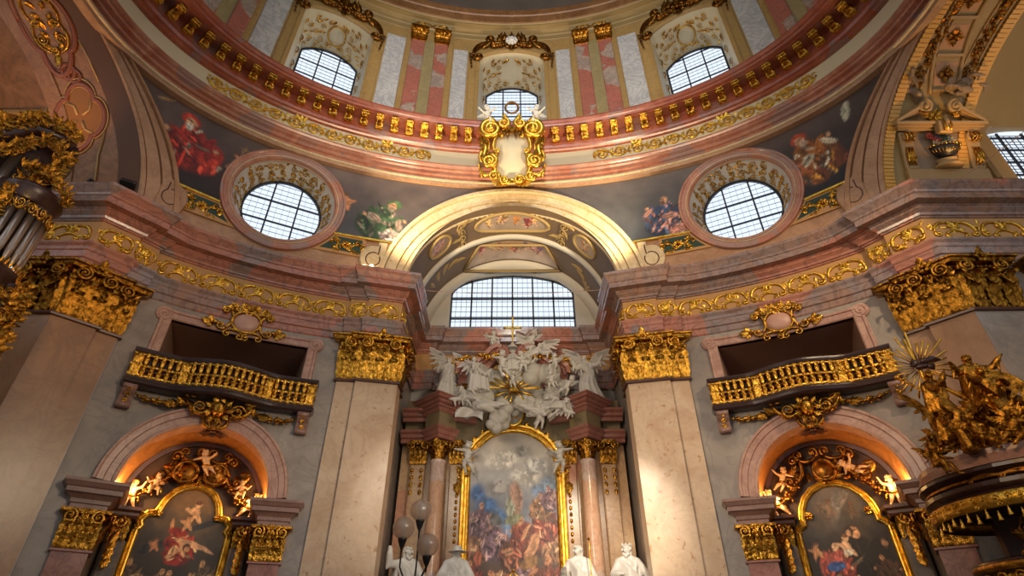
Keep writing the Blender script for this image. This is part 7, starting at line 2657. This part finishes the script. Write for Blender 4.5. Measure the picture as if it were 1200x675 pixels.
for s in (-1, 1):
    # big shell volutes above, ribbed straps at the sides, curls below
    spiral(mb, (s * .74, .96), .36, 1.8, -s, PI / 2, .11, None, .16, 34, 8)
    spiral(mb, (s * .30, 1.22), .22, 1.5, s, PI / 2, .08, None, .16, 24, 8)
    for q in range(9):
        a_ = rad(150 - 20 * q)
        ball(mb, (s * (.74 + .40 * cos(a_)), .96 + .40 * sin(a_), .2), .055, None, 7, 5)
    for o_, r_ in ((0, .10), (.13, .06), (-.12, .05)):
        tube(mb, [(s * (.98 + o_), .72, .12), (s * (.92 + o_), .4, .14), (s * (.93 + o_), .1, .16), (s * (1.0 + o_), -.14, .14), (s * (.96 + o_ * .6), -.34, .12)], [r_ * .7, r_, r_, r_, r_ * .6], 8)
    spiral(mb, (s * .78, -.34), .27, 1.8, s, PI / 2, .085, None, .14, 30, 8)
    tube(mb, [(s * .62, -.6, .1), (s * .72, -.84, .12), (s * .92, -.86, .1), (s * 1.08, -.66, .1), (s * 1.12, -.42, .08)], [.07, .08, .07, .055, .03], 6)
    spiral(mb, (s * .62, -.92), .19, 1.6, -s, 0, .06, None, .12, 22, 6)
    spiral(mb, (s * .26, -1.08), .19, 1.6, s, 0, .06, None, .12, 22, 6)
    for q in range(9):
        a_ = PI + PI * q / 8
        leaf(mb, (s * .36 + .08 * cos(a_), -1.12), a_, .3, .14, None, .1, .3)
    for q in range(10): ball(mb, (s * (1.15 - .012 * q), -.40 - .055 * q, .08), .045, None, 7, 5)
    for q in range(5): leaf(mb, (s * (.92 + .03 * (q % 2)), .6 - .2 * q), -PI / 2 + s * (.4 if q % 2 else -.3), .34, .18, None, .2, .3)
    leaf(mb, (s * .95, .75), -PI / 2 - s * .2, .5, .24, None, .2, .3)
    leaf(mb, (s * .55, 1.25), PI / 2 - s * .9, .36, .2, None, .2, .3); leaf(mb, (s * .2, 1.35), PI / 2 - s * .3, .3, .2, None, .2, .3)
    cscroll(mb, (s * .46, .78), (s * .62, .1), s * .1, .045, None, .16, .1)
leaf(mb, (0, 1.1), -PI / 2, .34, .3, None, .24, .3)
mb.build('scroll_frame', M['goldy'], t)
mb = MB(wq)
for s in (-1, 1):
    for q in range(4): leaf(mb, (s * (.12 + .12 * q), .98), -PI / 2 + s * .1, .42 - .06 * q, .16, None, .22, .1)
mb.build('carved_foliage', M['bronze'], t)
tp = Vector((0, 13.42, 14.85)) + up * 1.45
tz = lambda u, v, w: tuple(Vector((0, 13.42, 14.85)) + Vector((u, 0, 0)) + up * v + nn_ * w)
putto('fly', tz(-.62, 1.22, .25), .82, M['statue'], 'white putto reclining on the left of the cartouche top', 0, 10, -30, 'cartouche putti', flip=True)
putto('fly', tz(.62, 1.22, .25), .82, M['statue'], 'white putto reclining on the right of the cartouche top', 0, 10, 30, 'cartouche putti')
mb = MB(fw(tz(0, 1.85, .25), (1, 0, 0), up, nn_))
for q in range(16):
    a_ = 2 * PI * q / 16
    leaf(mb, (.24 * cos(a_), .24 * sin(a_)), a_ + 1.9, .17, .1, None, .0, .2)
tube(mb, [(.24 * cos(a_), .24 * sin(a_), .02) for a_ in [2 * PI * q / 20 for q in range(21)]], .035, 6)
tag(mb.build('leaf_wreath', M['bronze']), 'small gilded wreath held up by the two putti over the cartouche', 'wreath')

# ------------------------------------------------------------------ pulpit
PX_, PY_ = 8.45, 9.3
CZ = -.30
pt = thing('pulpit', 'gilded dark wood pulpit body and fringed canopy at the far right', 'pulpit', (PX_, PY_, -1.6))
lt = dict(n=40, c=(PX_, PY_))
R0 = 1.48
zc = lambda P: [(r, z + CZ) for r, z in P]
mb = MB()
lathe(mb, zc([(R0 - .25, 2.42), (R0, 2.42), (R0 + .02, 2.47), (R0 - .03, 2.50), (R0 + .05, 2.56), (R0 + .05, 2.62), (R0 - .04, 2.65), (R0 - .04, 2.72), (R0 + .07, 2.78), (R0 + .07, 2.83), (R0 - .1, 2.86)]), **lt, smooth=False)
lathe(mb, zc([(.01, 2.5), (R0 - .2, 2.46)]), **lt, smooth=False)
cn = mb.build('canopy', M['wood'], pt)
mb = MB()
lathe(mb, zc([(R0 + .08, 2.84), (R0 + .05, 2.88), (R0 - .02, 3.0), (R0 - .02, 3.08), (R0 - .2, 3.14), (.3, 3.25), (.01, 3.27)]), **lt, smooth=False)
mb.build('canopy_top', M['impost'], cn)
mb = MB()
lathe(mb, zc([(R0 + .005, 2.25), (R0 + .045, 2.27), (R0 + .045, 2.44), (R0 + .01, 2.46)]), **lt)
for q in range(60):
    a_ = 2 * PI * q / 60
    wq = lambda u, v, w, a_=a_: (PX_ + (R0 + .05 + w) * cos(a_) - u * sin(a_), PY_ + (R0 + .05 + w) * sin(a_) + u * cos(a_), v + CZ)
    spiral(mb, (0, 2.38), .045, 1.2, 1, 0, .013, wq, 0, 10, 5)
    if q % 2: spiral(mb, (.03, 2.29), .035, 1.2, -1, 0, .011, wq, 0, 10, 5)
mb.build('gilt_valance', M['goldy'], cn)
TM = MB()
lathe(TM, [(.0, 0), (.010, 0), (.012, -.04), (.025, -.055), (.017, -.07), (.036, -.125), (.04, -.13), (0, -.13)], 9)
tas = bpy.data.meshes.new('tassel'); tas.from_pydata(TM.v, [], TM.f); tas.polygons.foreach_set('use_smooth', TM.sm); tas.update(); tas.materials.append(M['goldy'])
for q in range(64):
    a_ = 2 * PI * q / 64
    if sin(a_) > .35: continue
    o = bpy.data.objects.new('tassel', tas); COL.objects.link(o); o.parent = cn
    o.location = Vector((PX_ + (R0 + .03) * cos(a_), PY_ + (R0 + .03) * sin(a_), 2.25 + CZ - (.05 if q % 2 else 0))) - ORG[pt.name]
mb = MB()
lathe(mb, zc([(R0 + .0, 2.66), (R0 + .02, 2.68), (R0 + .0, 2.71)]), **lt)
for q in range(6):
    a_ = PI + .5 + .3 * q
    wq = lambda u, v, w, a_=a_: (PX_ + (R0 - .03 + w) * cos(a_) - u * sin(a_), PY_ + (R0 - .03 + w) * sin(a_) + u * cos(a_), v + CZ)
    cscroll(mb, (-.2, 2.69), (.2, 2.69), .03, .018, wq, 0, .03)
mb.build('gilt_band', M['bronze'], cn)
mb = MB()
lathe(mb, [(.5, -.35), (.8, .1), (.98, .45), (1.05, .85), (1.10, .95), (1.10, 1.08), (1.20, 1.20), (1.24, 1.26), (1.24, 1.33), (1.1, 1.36)], **lt)
lathe(mb, [(.05, -1.6), (.4, -1.5), (.35, -.8), (.5, -.35)], **lt)
bd = mb.build('body', M['wood'], pt)
mb = MB()
lathe(mb, [(1.22, 1.19), (1.26, 1.23), (1.26, 1.27), (1.24, 1.29)], **lt)
lathe(mb, [(1.11, .93), (1.15, .98), (1.12, 1.04)], **lt)
for q in range(14):
    a_ = PI - .2 + .25 * q
    wq = lambda u, v, w, a_=a_: (PX_ + (1.08 + w) * cos(a_) - u * sin(a_), PY_ + (1.08 + w) * sin(a_) + u * cos(a_), v)
    for z in range(4): leaf(mb, (-.14 + .09 * z, 1.16), -PI / 2 + .5 * (z - 1.5), .24, .13, wq, .06, .2)
    spiral(mb, (0, 1.1), .08, 1.3, 1, 0, .025, wq, .08, 12, 5)
    rosette(mb, (0, .72), .15, wq, .0, 7)
mb.build('gilt_ornament', M['gold'], bd)
mb = MB()
box(mb, PX_ - .1, PX_ + .5, PY_ + .95, PY_ + 1.05, 1.3, 2.2)
mb.build('back_board', M['woodred'], pt)
mb = MB(fw((PX_ - .75, PY_ - .2, 1.36), Vector((.75, -.66, 0)).normalized(), (0, 0, 1), Vector((-.66, -.75, 0)).normalized()))
for q in range(9):
    spiral(mb, (.05 * sin(q) + .04 * q, .04 + .09 * q), .09, 1.4, 1 if q % 2 else -1, q, .025, None, 0, 14, 5); leaf(mb, (.07 * sin(q * 2) + .04 * q, .04 + .09 * q), q, .2, .12, None, .02, .3)
mb.build('carved_drapery', M['bronze'], pt)
# gilded carving crowning the canopy
cr = thing('carved_scrollwork', 'tangled gilded scrolls and foliage heaped on the pulpit canopy', 'ornament', (PX_, PY_, 2.95))
mb = MB()
rng = random.Random(8)
Z0 = 2.86
for k in range(6):
    a0 = PI - .1 + k * .55
    b0 = Vector((PX_ + 1.25 * cos(a0), PY_ + 1.25 * sin(a0), Z0)); b1 = Vector((PX_ + .25 * cos(a0), PY_ + .25 * sin(a0), Z0 + 1.15))
    pts, R = [], []
    for i in range(14):
        s = i / 13
        p = b0.lerp(b1, s); bulge = .22 * sin(s * 2 * PI)
        pts.append(p + Vector((cos(a0), sin(a0), 0)) * bulge + Vector((0, 0, .1 * sin(s * PI)))); R.append(.085 - .03 * s)
    tube(mb, pts, R, 8)
    nrm = Vector((cos(a0), sin(a0), .4)).normalized(); T_ = Vector((-sin(a0), cos(a0), 0)); U_ = nrm.cross(T_)
    for i in range(0, 14):
        wq = fw(pts[i], T_, U_, nrm)
        for z in range(3): leaf(mb, (rng.uniform(-.1, .1), rng.uniform(-.1, .1)), rng.uniform(0, 6.28), .2, .12, wq, .05, .4)
        spiral(mb, (rng.uniform(-.12, .12), 0), .09, 1.4, rng.choice((-1, 1)), 0, .026, wq, .05, 14, 5)
for q in range(170):
    a_ = rng.uniform(PI - .2, 2 * PI + .1); r = rng.uniform(.2, 1.35)
    p = Vector((PX_ + r * cos(a_), PY_ + r * sin(a_), Z0 + .1 + (1.35 - r) * .75 * rng.uniform(.1, 1)))
    nrm = Vector((cos(a_), sin(a_), rng.uniform(0, .8))).normalized(); T_ = Vector((-sin(a_), cos(a_), 0)); U_ = nrm.cross(T_)
    wq = fw(p, T_, U_, nrm)
    if q % 4 == 0: spiral(mb, (0, 0), .12, 1.5, rng.choice((-1, 1)), rng.uniform(0, 6), .035, wq, 0, 16, 6)
    else: leaf(mb, (0, 0), rng.uniform(0, 6.28), rng.uniform(.16, .3), .15, wq, 0, .5)
lathe(mb, [(.62, Z0), (.66, Z0 + .3), (.5, Z0 + .7), (.3, Z0 + 1.1), (.1, Z0 + 1.25)], 14, (PX_, PY_))
mb.build('foliage', M['goldd'], cr)
gd = M['goldd']
g = 'gilded pulpit figures'
adult('herald', (7.2, 8.75, 3.02), 1.20, gd, 'gilded man raising his arm on the left of the pulpit top', 25, 0, -6, g, False, 'gilded_figure', True)
adult('angel', (8.0, 9.0, 3.42), 1.25, gd, 'gilded figure bent forward on the peak of the pulpit canopy', -20, 0, 10, g, False, 'gilded_figure')
adult('float', (7.6, 8.55, 3.15), 1.15, gd, 'gilded figure sprawling across the middle of the pulpit canopy', 0, 10, 15, g, False, 'gilded_figure')
adult('seated', (8.45, 8.2, 2.92), 1.05, gd, 'gilded winged angel seated at the right end of the pulpit canopy', 0, 0, 0, g, True, 'gilded_figure')
adult('seated', (6.95, 8.6, 2.72), .85, gd, 'gilded winged figure crouching at the left rim of the pulpit canopy', 40, 0, 0, g, True, 'gilded_figure', True)
for key, x, y, z, h, rz, lab, fl in (('sit', 6.75, 8.85, 2.45, .55, 20, 'gilded putto hanging over the left edge of the canopy', False), ('climb', 7.1, 8.25, 2.72, .55, 10, 'gilded putto scrambling on the canopy rim, left of the middle', False), ('fly', 7.5, 8.0, 2.7, .55, 0, 'gilded putto lying on the middle of the canopy rim', True), ('sit', 7.9, 7.85, 2.68, .52, -10, 'gilded putto on the canopy rim below the winged angel', True), ('stand', 8.35, 7.85, 2.68, .58, -10, 'gilded putto at the far right of the canopy rim', False)):
    putto(key, (x, y, z), h, gd, lab, rz, 0, 0, 'gilded pulpit putti', flip=fl)
t = thing('dove_sunburst', 'dark dove in a burst of thin gold rays above the pulpit', 'ornament', (7.72, 9.55, 4.8))
ctr = Vector((7.66, 9.45, 4.66))
N_ = Vector((-.35, -.9, -.3)).normalized(); T_ = Vector((.93, -.36, 0)).normalized(); U_ = N_.cross(T_); U_ = U_ if U_.z > 0 else -U_
wq = fw(ctr, T_, U_, N_)
rr = random.Random(4)
for q in range(26):
    a_ = 2 * PI * q / 26 + rr.uniform(-.05, .05); L = rr.uniform(.42, .72)
    mb = MB(wq); tube(mb, [(.1 * cos(a_), .1 * sin(a_), 0), (L * cos(a_), L * sin(a_), 0)], [.012, .022], 5)
    mb.build('ray', M['goldy'], t)
mb = MB(wq)
ball(mb, (0, 0, .08), (.12, .06, .06), None, 12, 8); ball(mb, (-.12, .04, .1), .042, None, 10, 8); tube(mb, [(-.155, .035, .1), (-.2, .02, .1)], [.018, .004], 6)
tube(mb, [(.08, 0, .06), (.21, -.035, .05)], [.04, .065], 6, None, True, .3)
bd = mb.build('dove', M['wood'], t)
for s in (-1, 1):
    mb = MB(wq); tube(mb, [(0, .02 * s, .1), (-.03 + .06 * s, .08, .12), (.05 + .16 * s, .11, .1), (.09 + .25 * s, .07, .06)], [.035, .06, .055, .014], 6, None, True, .35); mb.build('wing', M['wood'], bd)
mb = MB(); tube(mb, [tuple(ctr + U_ * .55 - T_ * .12), tuple(ctr - U_ * .2), (7.95, 9.1, 3.85)], [.03, .04, .04], 6); mb.build('long_ray', M['goldy'], t)
t = thing('gilded_lance', 'thin gilded lance slanting from the pulpit figures towards the balcony', 'staff', (7.2, 8.8, 3.4))
mb = MB(); tube(mb, [(6.88, 9.1, 4.28), (7.75, 8.75, 3.3)], .026, 8); ball(mb, (6.88, 9.1, 4.28), .05); mb.build('shaft', M['gold'], t)
mb = MB(); tube(mb, [(6.88, 9.08, 4.12), (7.06, 9.06, 4.32)], .022, 6); mb.build('crossbar', M['gold'], t)

# ------------------------------------------------------------------ organ on the left
og = thing('organ_case', 'dark carved organ case with gilded rocaille and tin pipes at the left edge', 'organ', (-10, 8.4, 3.2))
OM = Vector((.80, -.60, 0)).normalized(); OT = Vector((.60, .80, 0)).normalized()
ow = fw((-9.05, 8.05, 0), OT, (0, 0, 1), OM)     # u runs from the edge of the picture towards the pier
mb = MB(ow)
prism(mb, [(-3.2, 3.6), (-.1, 3.6), (-.1, 8.1), (-.2, 8.9), (-.9, 9.1), (-1.5, 8.5), (-3.2, 8.3)], -.9, -.3, None, .05)
mb.build('case', M['wood'], og)
TC = -.34
cylw = lambda x, y, z: (TC + x, z, -.3 - y)
mb = MB(ow)
lathe(mb, [(.01, 4.1), (.2, 4.3), (.42, 4.9), (.52, 5.5), (.50, 5.72), (.56, 5.8), (.56, 5.9), (.48, 5.96)], 20, (0, 0), cylw, PI, 2 * PI)
mb.build('tower_foot', M['wood'], og)
mb = MB(ow)
lathe(mb, [(.46, 7.35), (.50, 7.4), (.52, 7.5), (.58, 7.58), (.56, 7.68), (.36, 7.84), (.01, 7.92)], 20, (0, 0), cylw, PI, 2 * PI)
mb.build('tower_cap', M['wood'], og)
def pipe(x, d, z0, z1, r, par, up=.4):
    mb = MB(ow)
    lathe(mb, [(.012, z0), (r * .5, z0 + .08), (r, z0 + up), (r, z1), (r * .85, z1), (r * .85, z1 - .1)], 14, (x, -d), lambda a, b, c: (a, c, -b))
    box(mb, x - r * .55, x + r * .55, z0 + up, z0 + up + .08, d + r * .6, d + r * 1.02)
    mb.build('pipe', M['tin'], par)
for q in range(9):
    a_ = PI * (q + .5) / 9
    pipe(TC - .44 * cos(a_), -.3 + .44 * sin(a_), 5.95, 7.28 + .03 * abs(q - 4), .068, og, .3)
for q in range(8):
    pipe(-.62 - .24 * q, -.2, 6.7, 8.5 - .05 * q, .105, og, .45)
for q in range(8):
    pipe(-.98 - .22 * q, -.2, 4.5, 6.2, .085, og, .4)
rng = random.Random(12)
def patch(u0, u1, v0, v1, n, size, w, mbx):
    for i in range(n):
        u, v = rng.uniform(u0, u1), rng.uniform(v0, v1); s = size * rng.uniform(.7, 1.3)
        if rng.random() < .4: spiral(mbx, (u, v), s * .5, 1.4, rng.choice((-1, 1)), rng.uniform(0, 6.28), s * .12, None, w, 14, 5)
        else: leaf(mbx, (u, v), rng.uniform(0, 6.28), s, s * .55, None, w + rng.uniform(0, .08), .35)
def crest(mbx, line, wid, n, size, w):
    L = [Vector(p) for p in line]
    for i in range(n):
        k = (i + .5) / n * (len(L) - 1); j = min(int(k), len(L) - 2)
        p = L[j].lerp(L[j + 1], k - j); d = (L[j + 1] - L[j]).normalized(); nn2 = Vector((-d.y, d.x))
        for q in range(3):
            c = p + nn2 * rng.uniform(-wid, wid); s = size * rng.uniform(.7, 1.25)
            if rng.random() < .4: spiral(mbx, (c.x, c.y), s * .5, 1.4, rng.choice((-1, 1)), rng.uniform(0, 6.28), s * .13, None, w, 14, 5)
            else: leaf(mbx, (c.x, c.y), rng.uniform(0, 6.28), s, s * .5, None, w + rng.uniform(0, .08), .35)
        if i % 4 == 0: leaf(mbx, (p.x, p.y), math.atan2(nn2.y, nn2.x) + rng.uniform(-.5, .5), size * 1.5, size * .6, None, w, .4)
up = [(-2.6, 8.1), (-1.5, 8.35), (-1.15, 8.75), (-.9, 9.15), (-.55, 9.3), (-.2, 9.2)]
lo = [(-2.6, 7.75), (-1.4, 7.95), (-1.05, 8.1), (-.85, 8.5), (-.55, 8.85), (-.22, 8.7)]
mb = MB(ow); crest(mb, up, .15, 60, .17, .05); mb.build('gilt_crest', M['goldd'], og)
mb = MB(ow); crest(mb, lo, .10, 44, .14, .08); mb.build('gilt_lower_crest', M['goldd'], og)
mb = MB(ow)
tube(mb, [(p[0], p[1] - .22, .0) for p in up], .12, 8); tube(mb, [(-.2, 9.0, 0), (-.12, 8.4, 0), (-.2, 7.95, 0)], .1, 8)
mb.build('dark_scroll', M['wood'], og)
mb = MB(ow); crest(mb, [(-.2, 8.7), (-.26, 8.3), (-.35, 7.95), (-.62, 7.6), (-.72, 7.1), (-.7, 6.7)], .10, 44, .15, .1); crest(mb, [(-.7, 7.9), (-.35, 8.0), (.05, 7.78), (.12, 7.5)], .08, 30, .13, .22)
mb.build('gilt_rocaille', M['goldd'], og)
mb = MB(lambda x, y, z: ow(TC + (.50 + z) * sin(x), y, -.3 + (.50 + z) * cos(x)))
rinceau(mb, -1.4, 1.4, 7.0, 7.32, .35, .026, None, .02, 5)
mb.build('gilt_pipe_shade', M['gold'], og)
mb = MB(lambda x, y, z: ow(TC + (.50 + z) * sin(x), y, -.3 + (.50 + z) * cos(x)))
for q in range(20): leaf(mb, (-1.5 + 3 * q / 19, 5.9), PI / 2, .16, .11, None, .04, .2)
for q in range(14): leaf(mb, (-1.4 + 2.8 * q / 13, 5.62), -PI / 2 + (q % 3 - 1) * .4, .3, .17, None, -.0, .3)
mb.build('gilt_tower_leaves', M['gold'], og)
mb = MB(ow)
box(mb, -2.9, -2.3, -1.6, 3.85, -.8, -.3, None, .06)
mb.build('gallery_post', M['wood'], og)
mb = MB(ow)
patch(-.9, .25, 4.9, 5.5, 90, .16, .2, mb)
crest(mb, [(.25, 5.75), (.38, 5.35), (.30, 4.95), (.38, 4.5), (.2, 3.9)], .1, 44, .16, .05)
patch(-1.2, .1, 4.0, 4.8, 70, .18, .1, mb)
mb.build('gilt_base_foliage', M['goldd'], og)
mb = MB(ow)
for q in range(12):
    tube(mb, [(-1.5 + .13 * q, 5.1, .02), (-1.2 + .13 * q, 5.6, .02)], .014, 5); tube(mb, [(-1.5 + .13 * q, 5.6, .02), (-1.2 + .13 * q, 5.1, .02)], .014, 5)
prism(mb, [(-1.6, 3.8), (.28, 3.8), (.34, 5.3), (.2, 5.8), (-1.6, 5.8)], -.6, -.02, None, .05)
mb.build('carved_base', M['wood'], og)

# ------------------------------------------------------------------ small floodlights on the cornice
def flood(pos, lab, aim=(0, -1, .6), lit=None, s=1.0):
    t = thing('floodlight', lab, 'lamp', pos)
    p = Vector(pos); a = Vector(aim).normalized(); T_ = a.cross(Vector((0, 0, 1))).normalized(); U_ = T_.cross(a)
    w = fw(p + Vector((0, 0, .16 * s)), T_, U_, a)
    mb = MB(w); box(mb, -.16 * s, .16 * s, -.10 * s, .10 * s, -.12 * s, 0, None, .02 * s); mb.build('housing', M['black'], t)
    mb = MB(w); box(mb, -.13 * s, .13 * s, -.075 * s, .075 * s, 0, .012); mb.build('lens', lit or M['tin'], t)
    mb = MB(); tube(mb, [tuple(p), tuple(p + Vector((0, 0, .1 * s)))], .02 * s, 6); mb.build('stand', M['black'], t)
    return t
flood((-9.6, 9.95, 9.88), 'black floodlight box on the cornice corner at the left', (-.2, .4, .7), None, 1.1)
flood((-11.9, 9.95, 9.88), 'small lit spotlight on the cornice beside the organ', (.25, -.75, -.5), M['bulbw'], .55)
flood((-10.4, 9.8, 9.88), 'tiny grey clamp spotlight left of the floodlight box', (-.6, .2, .7), None, .6)
t = thing('twin_lamp', 'pair of small glowing warm bulbs on the cornice left of the chancel arch', 'lamp', (-4.35, 13.42, 9.87))
mb = MB(); box(mb, -4.52, -4.18, 13.36, 13.46, 9.87, 9.91); mb.build('base', M['black'], t)
for x in (-4.46, -4.24):
    mb = MB(); ball(mb, (x, 13.38, 9.98), .075, None, 12, 8); mb.build('bulb', M['bulb'], t)
flood((-2.95, 13.95, 9.9), 'small spotlight at the inner corner of the left chancel cornice', (.6, .3, .2), None, .7)
flood((2.95, 13.95, 9.9), 'small spotlight at the inner corner of the right chancel cornice', (-.6, .3, .2), None, .7)
t = thing('finial_stand', 'tiny gilded finial tip at the bottom centre before the altar painting', 'ornament', (-.0, 14.2, -1.0))
mb = MB(); lathe(mb, [(.25, -1.6), (.2, -1.2), (.05, -1.0), (.04, 1.4), (.08, 1.5), (.03, 1.58)], 12, (0, 14.2)); mb.build('stem', M['gold'], t)
mb = MB(fw((0, 14.2, 1.62), (1, 0, 0), (0, 0, 1), (0, -1, 0)))
for s in (-1, 1): tube(mb, [(s * .16, -.02, 0), (s * .13, .1, 0), (0, .22, 0)], .02, 5)
ball(mb, (0, .25, 0), .035)
mb.build('tip', M['goldy'], t)
# ------------------------------------------------------------------ light and camera
wd = bpy.data.worlds.new('World'); SC.world = wd
wd.use_nodes = True
bg = wd.node_tree.nodes['Background']
bg.inputs[0].default_value = (.85, .93, 1.0, 1)
bg.inputs[1].default_value = 1.0


def lamp(kind, pos, aim, W_, col, r=.3, cone=60, blend=.8, size=1.0):
    L = bpy.data.lights.new('lamp_light', kind)
    L.energy = W_
    L.color = col
    if kind == 'AREA': L.shape = 'DISK'; L.size = size
    else: L.shadow_soft_size = r
    if kind == 'SPOT': L.spot_size = rad(cone); L.spot_blend = blend
    o = bpy.data.objects.new('lamp_light', L)
    COL.objects.link(o)
    o.location = (pos[0], pos[1], pos[2] + EYE)
    d = Vector(aim) - Vector(pos)
    o.rotation_euler = d.to_track_quat('-Z', 'Y').to_euler()
    return o


WARM, AMBER, ORANGE, CREAM = (1, .75, .49), (1, .56, .2), (1, .42, .12), (1, .88, .72)
# unseen warm spots added behind and beside the viewer to brighten the nave
lamp('SPOT', (7.0, -1.0, 6.5), (-6.2, 13.2, 8), 2500, WARM, 1.1, 58)
lamp('SPOT', (-7.0, -1.0, 6.5), (6.2, 13.2, 8), 2900, WARM, 1.1, 58)
lamp('SPOT', (9.2, 4.5, 10.5), (6.6, 13, 7.4), 1500, (1, .74, .46), .15, 60)  # light from the right, inferred from the capital's shadow on the wall
lamp('SPOT', (0, -3.0, 4.0), (0, 14, 15.5), 5200, WARM, .6, 54)
# altar spotlights, then spots added to brighten the chancel pilasters and right columns
lamp('SPOT', (2.6, 9.0, 5.5), (1.8, 15.4, 1.6), 1500, CREAM, .15, 50)
lamp('SPOT', (-2.2, 9.0, 5.5), (-1.4, 15.6, 2.5), 320, CREAM, .15, 60)
lamp('SPOT', (0, 7.0, 3.0), (0, 16, 6.8), 700, CREAM, .2, 40)
lamp('SPOT', (-1.0, 8.0, 4.0), (4.2, 13.9, 3.6), 1000, CREAM, 1.6, 50)
lamp('SPOT', (1.0, 8.0, 4.0), (-4.2, 13.9, 3.6), 620, CREAM, 1.6, 50)
lamp('SPOT', (1.2, 9.0, 2.0), (2.3, 16.2, 3.0), 420, (1, .7, .42), .3, 40)
# lamps standing on the chancel cornice lighting the arch and the ring above
for s in (-1, 1):
    lamp('SPOT', (s * 4.0, 12.4, 9.95), (s * .9, 13.9, 14.6), 1300, (1, .80, .5), .12, 100)
    # warm lamps hidden behind the imposts of the side chapels
    o, T, U, N = W.frame(s * BAY, 0)
    for k in (-1, 1):
        p = o + T * (k * 1.36) - N * .35 + U * 3.36
        lamp('POINT', tuple(p), (0, 0, 0), 26, (1, .55, .16), .05)
        lamp('POINT', tuple(p - N * .45 - T * (k * .15) + U * .05), (0, 0, 0), 14, (1, .62, .28), .08)
# added unseen spot, tinted like daylight, to brighten the drum
lamp('SPOT', (0, 3.0, 18.0), (0, 13.9, 19.6), 1500, (.95, .97, 1.0), .8, 100)
# side vault lamps
lamp('SPOT', (-11.9, 9.7, 10.2), (-12.9, 8.0, 14.2), 260, (1, .5, .2), .1, 110)
lamp('SPOT', (11.9, 9.7, 10.2), (12.2, 8.0, 14.2), 200, AMBER, .1, 130)
lamp('SPOT', (15.2, 9.0, 10.0), (15.2, 10.5, 15.0), 120, AMBER, .1, 130)
lamp('SPOT', (-15.0, 9.0, 10.2), (-14.8, 11.0, 13.5), 160, AMBER, .1, 130)
# organ and pulpit
lamp('SPOT', (-5.0, 3.0, 4.0), (-9.3, 8.3, 7.0), 420, AMBER, .2, 50)
lamp('SPOT', (4.5, 3.5, 4.5), (8.5, 9.0, 3.6), 420, AMBER, .2, 45)
SC.view_settings.view_transform = 'Standard'
SC.view_settings.look = 'None'
SC.view_settings.exposure = 0.25
SC.view_settings.gamma = 1
SC.view_settings.use_curve_mapping = False

cam = bpy.data.cameras.new('camera')
co = bpy.data.objects.new('camera', cam)
COL.objects.link(co)
cam.sensor_width = 36
cam.sensor_fit = 'HORIZONTAL'
cam.lens = 36 * 650 / 1200
cam.clip_end = 200
co.location = (0, 0, EYE)
co.rotation_euler = (Matrix.Rotation(rad(90 + 34.5), 3, 'X') @ Matrix.Rotation(rad(-.2), 3, 'Z')).to_euler()
cam.shift_x = -.5 / 1200
SC.camera = co
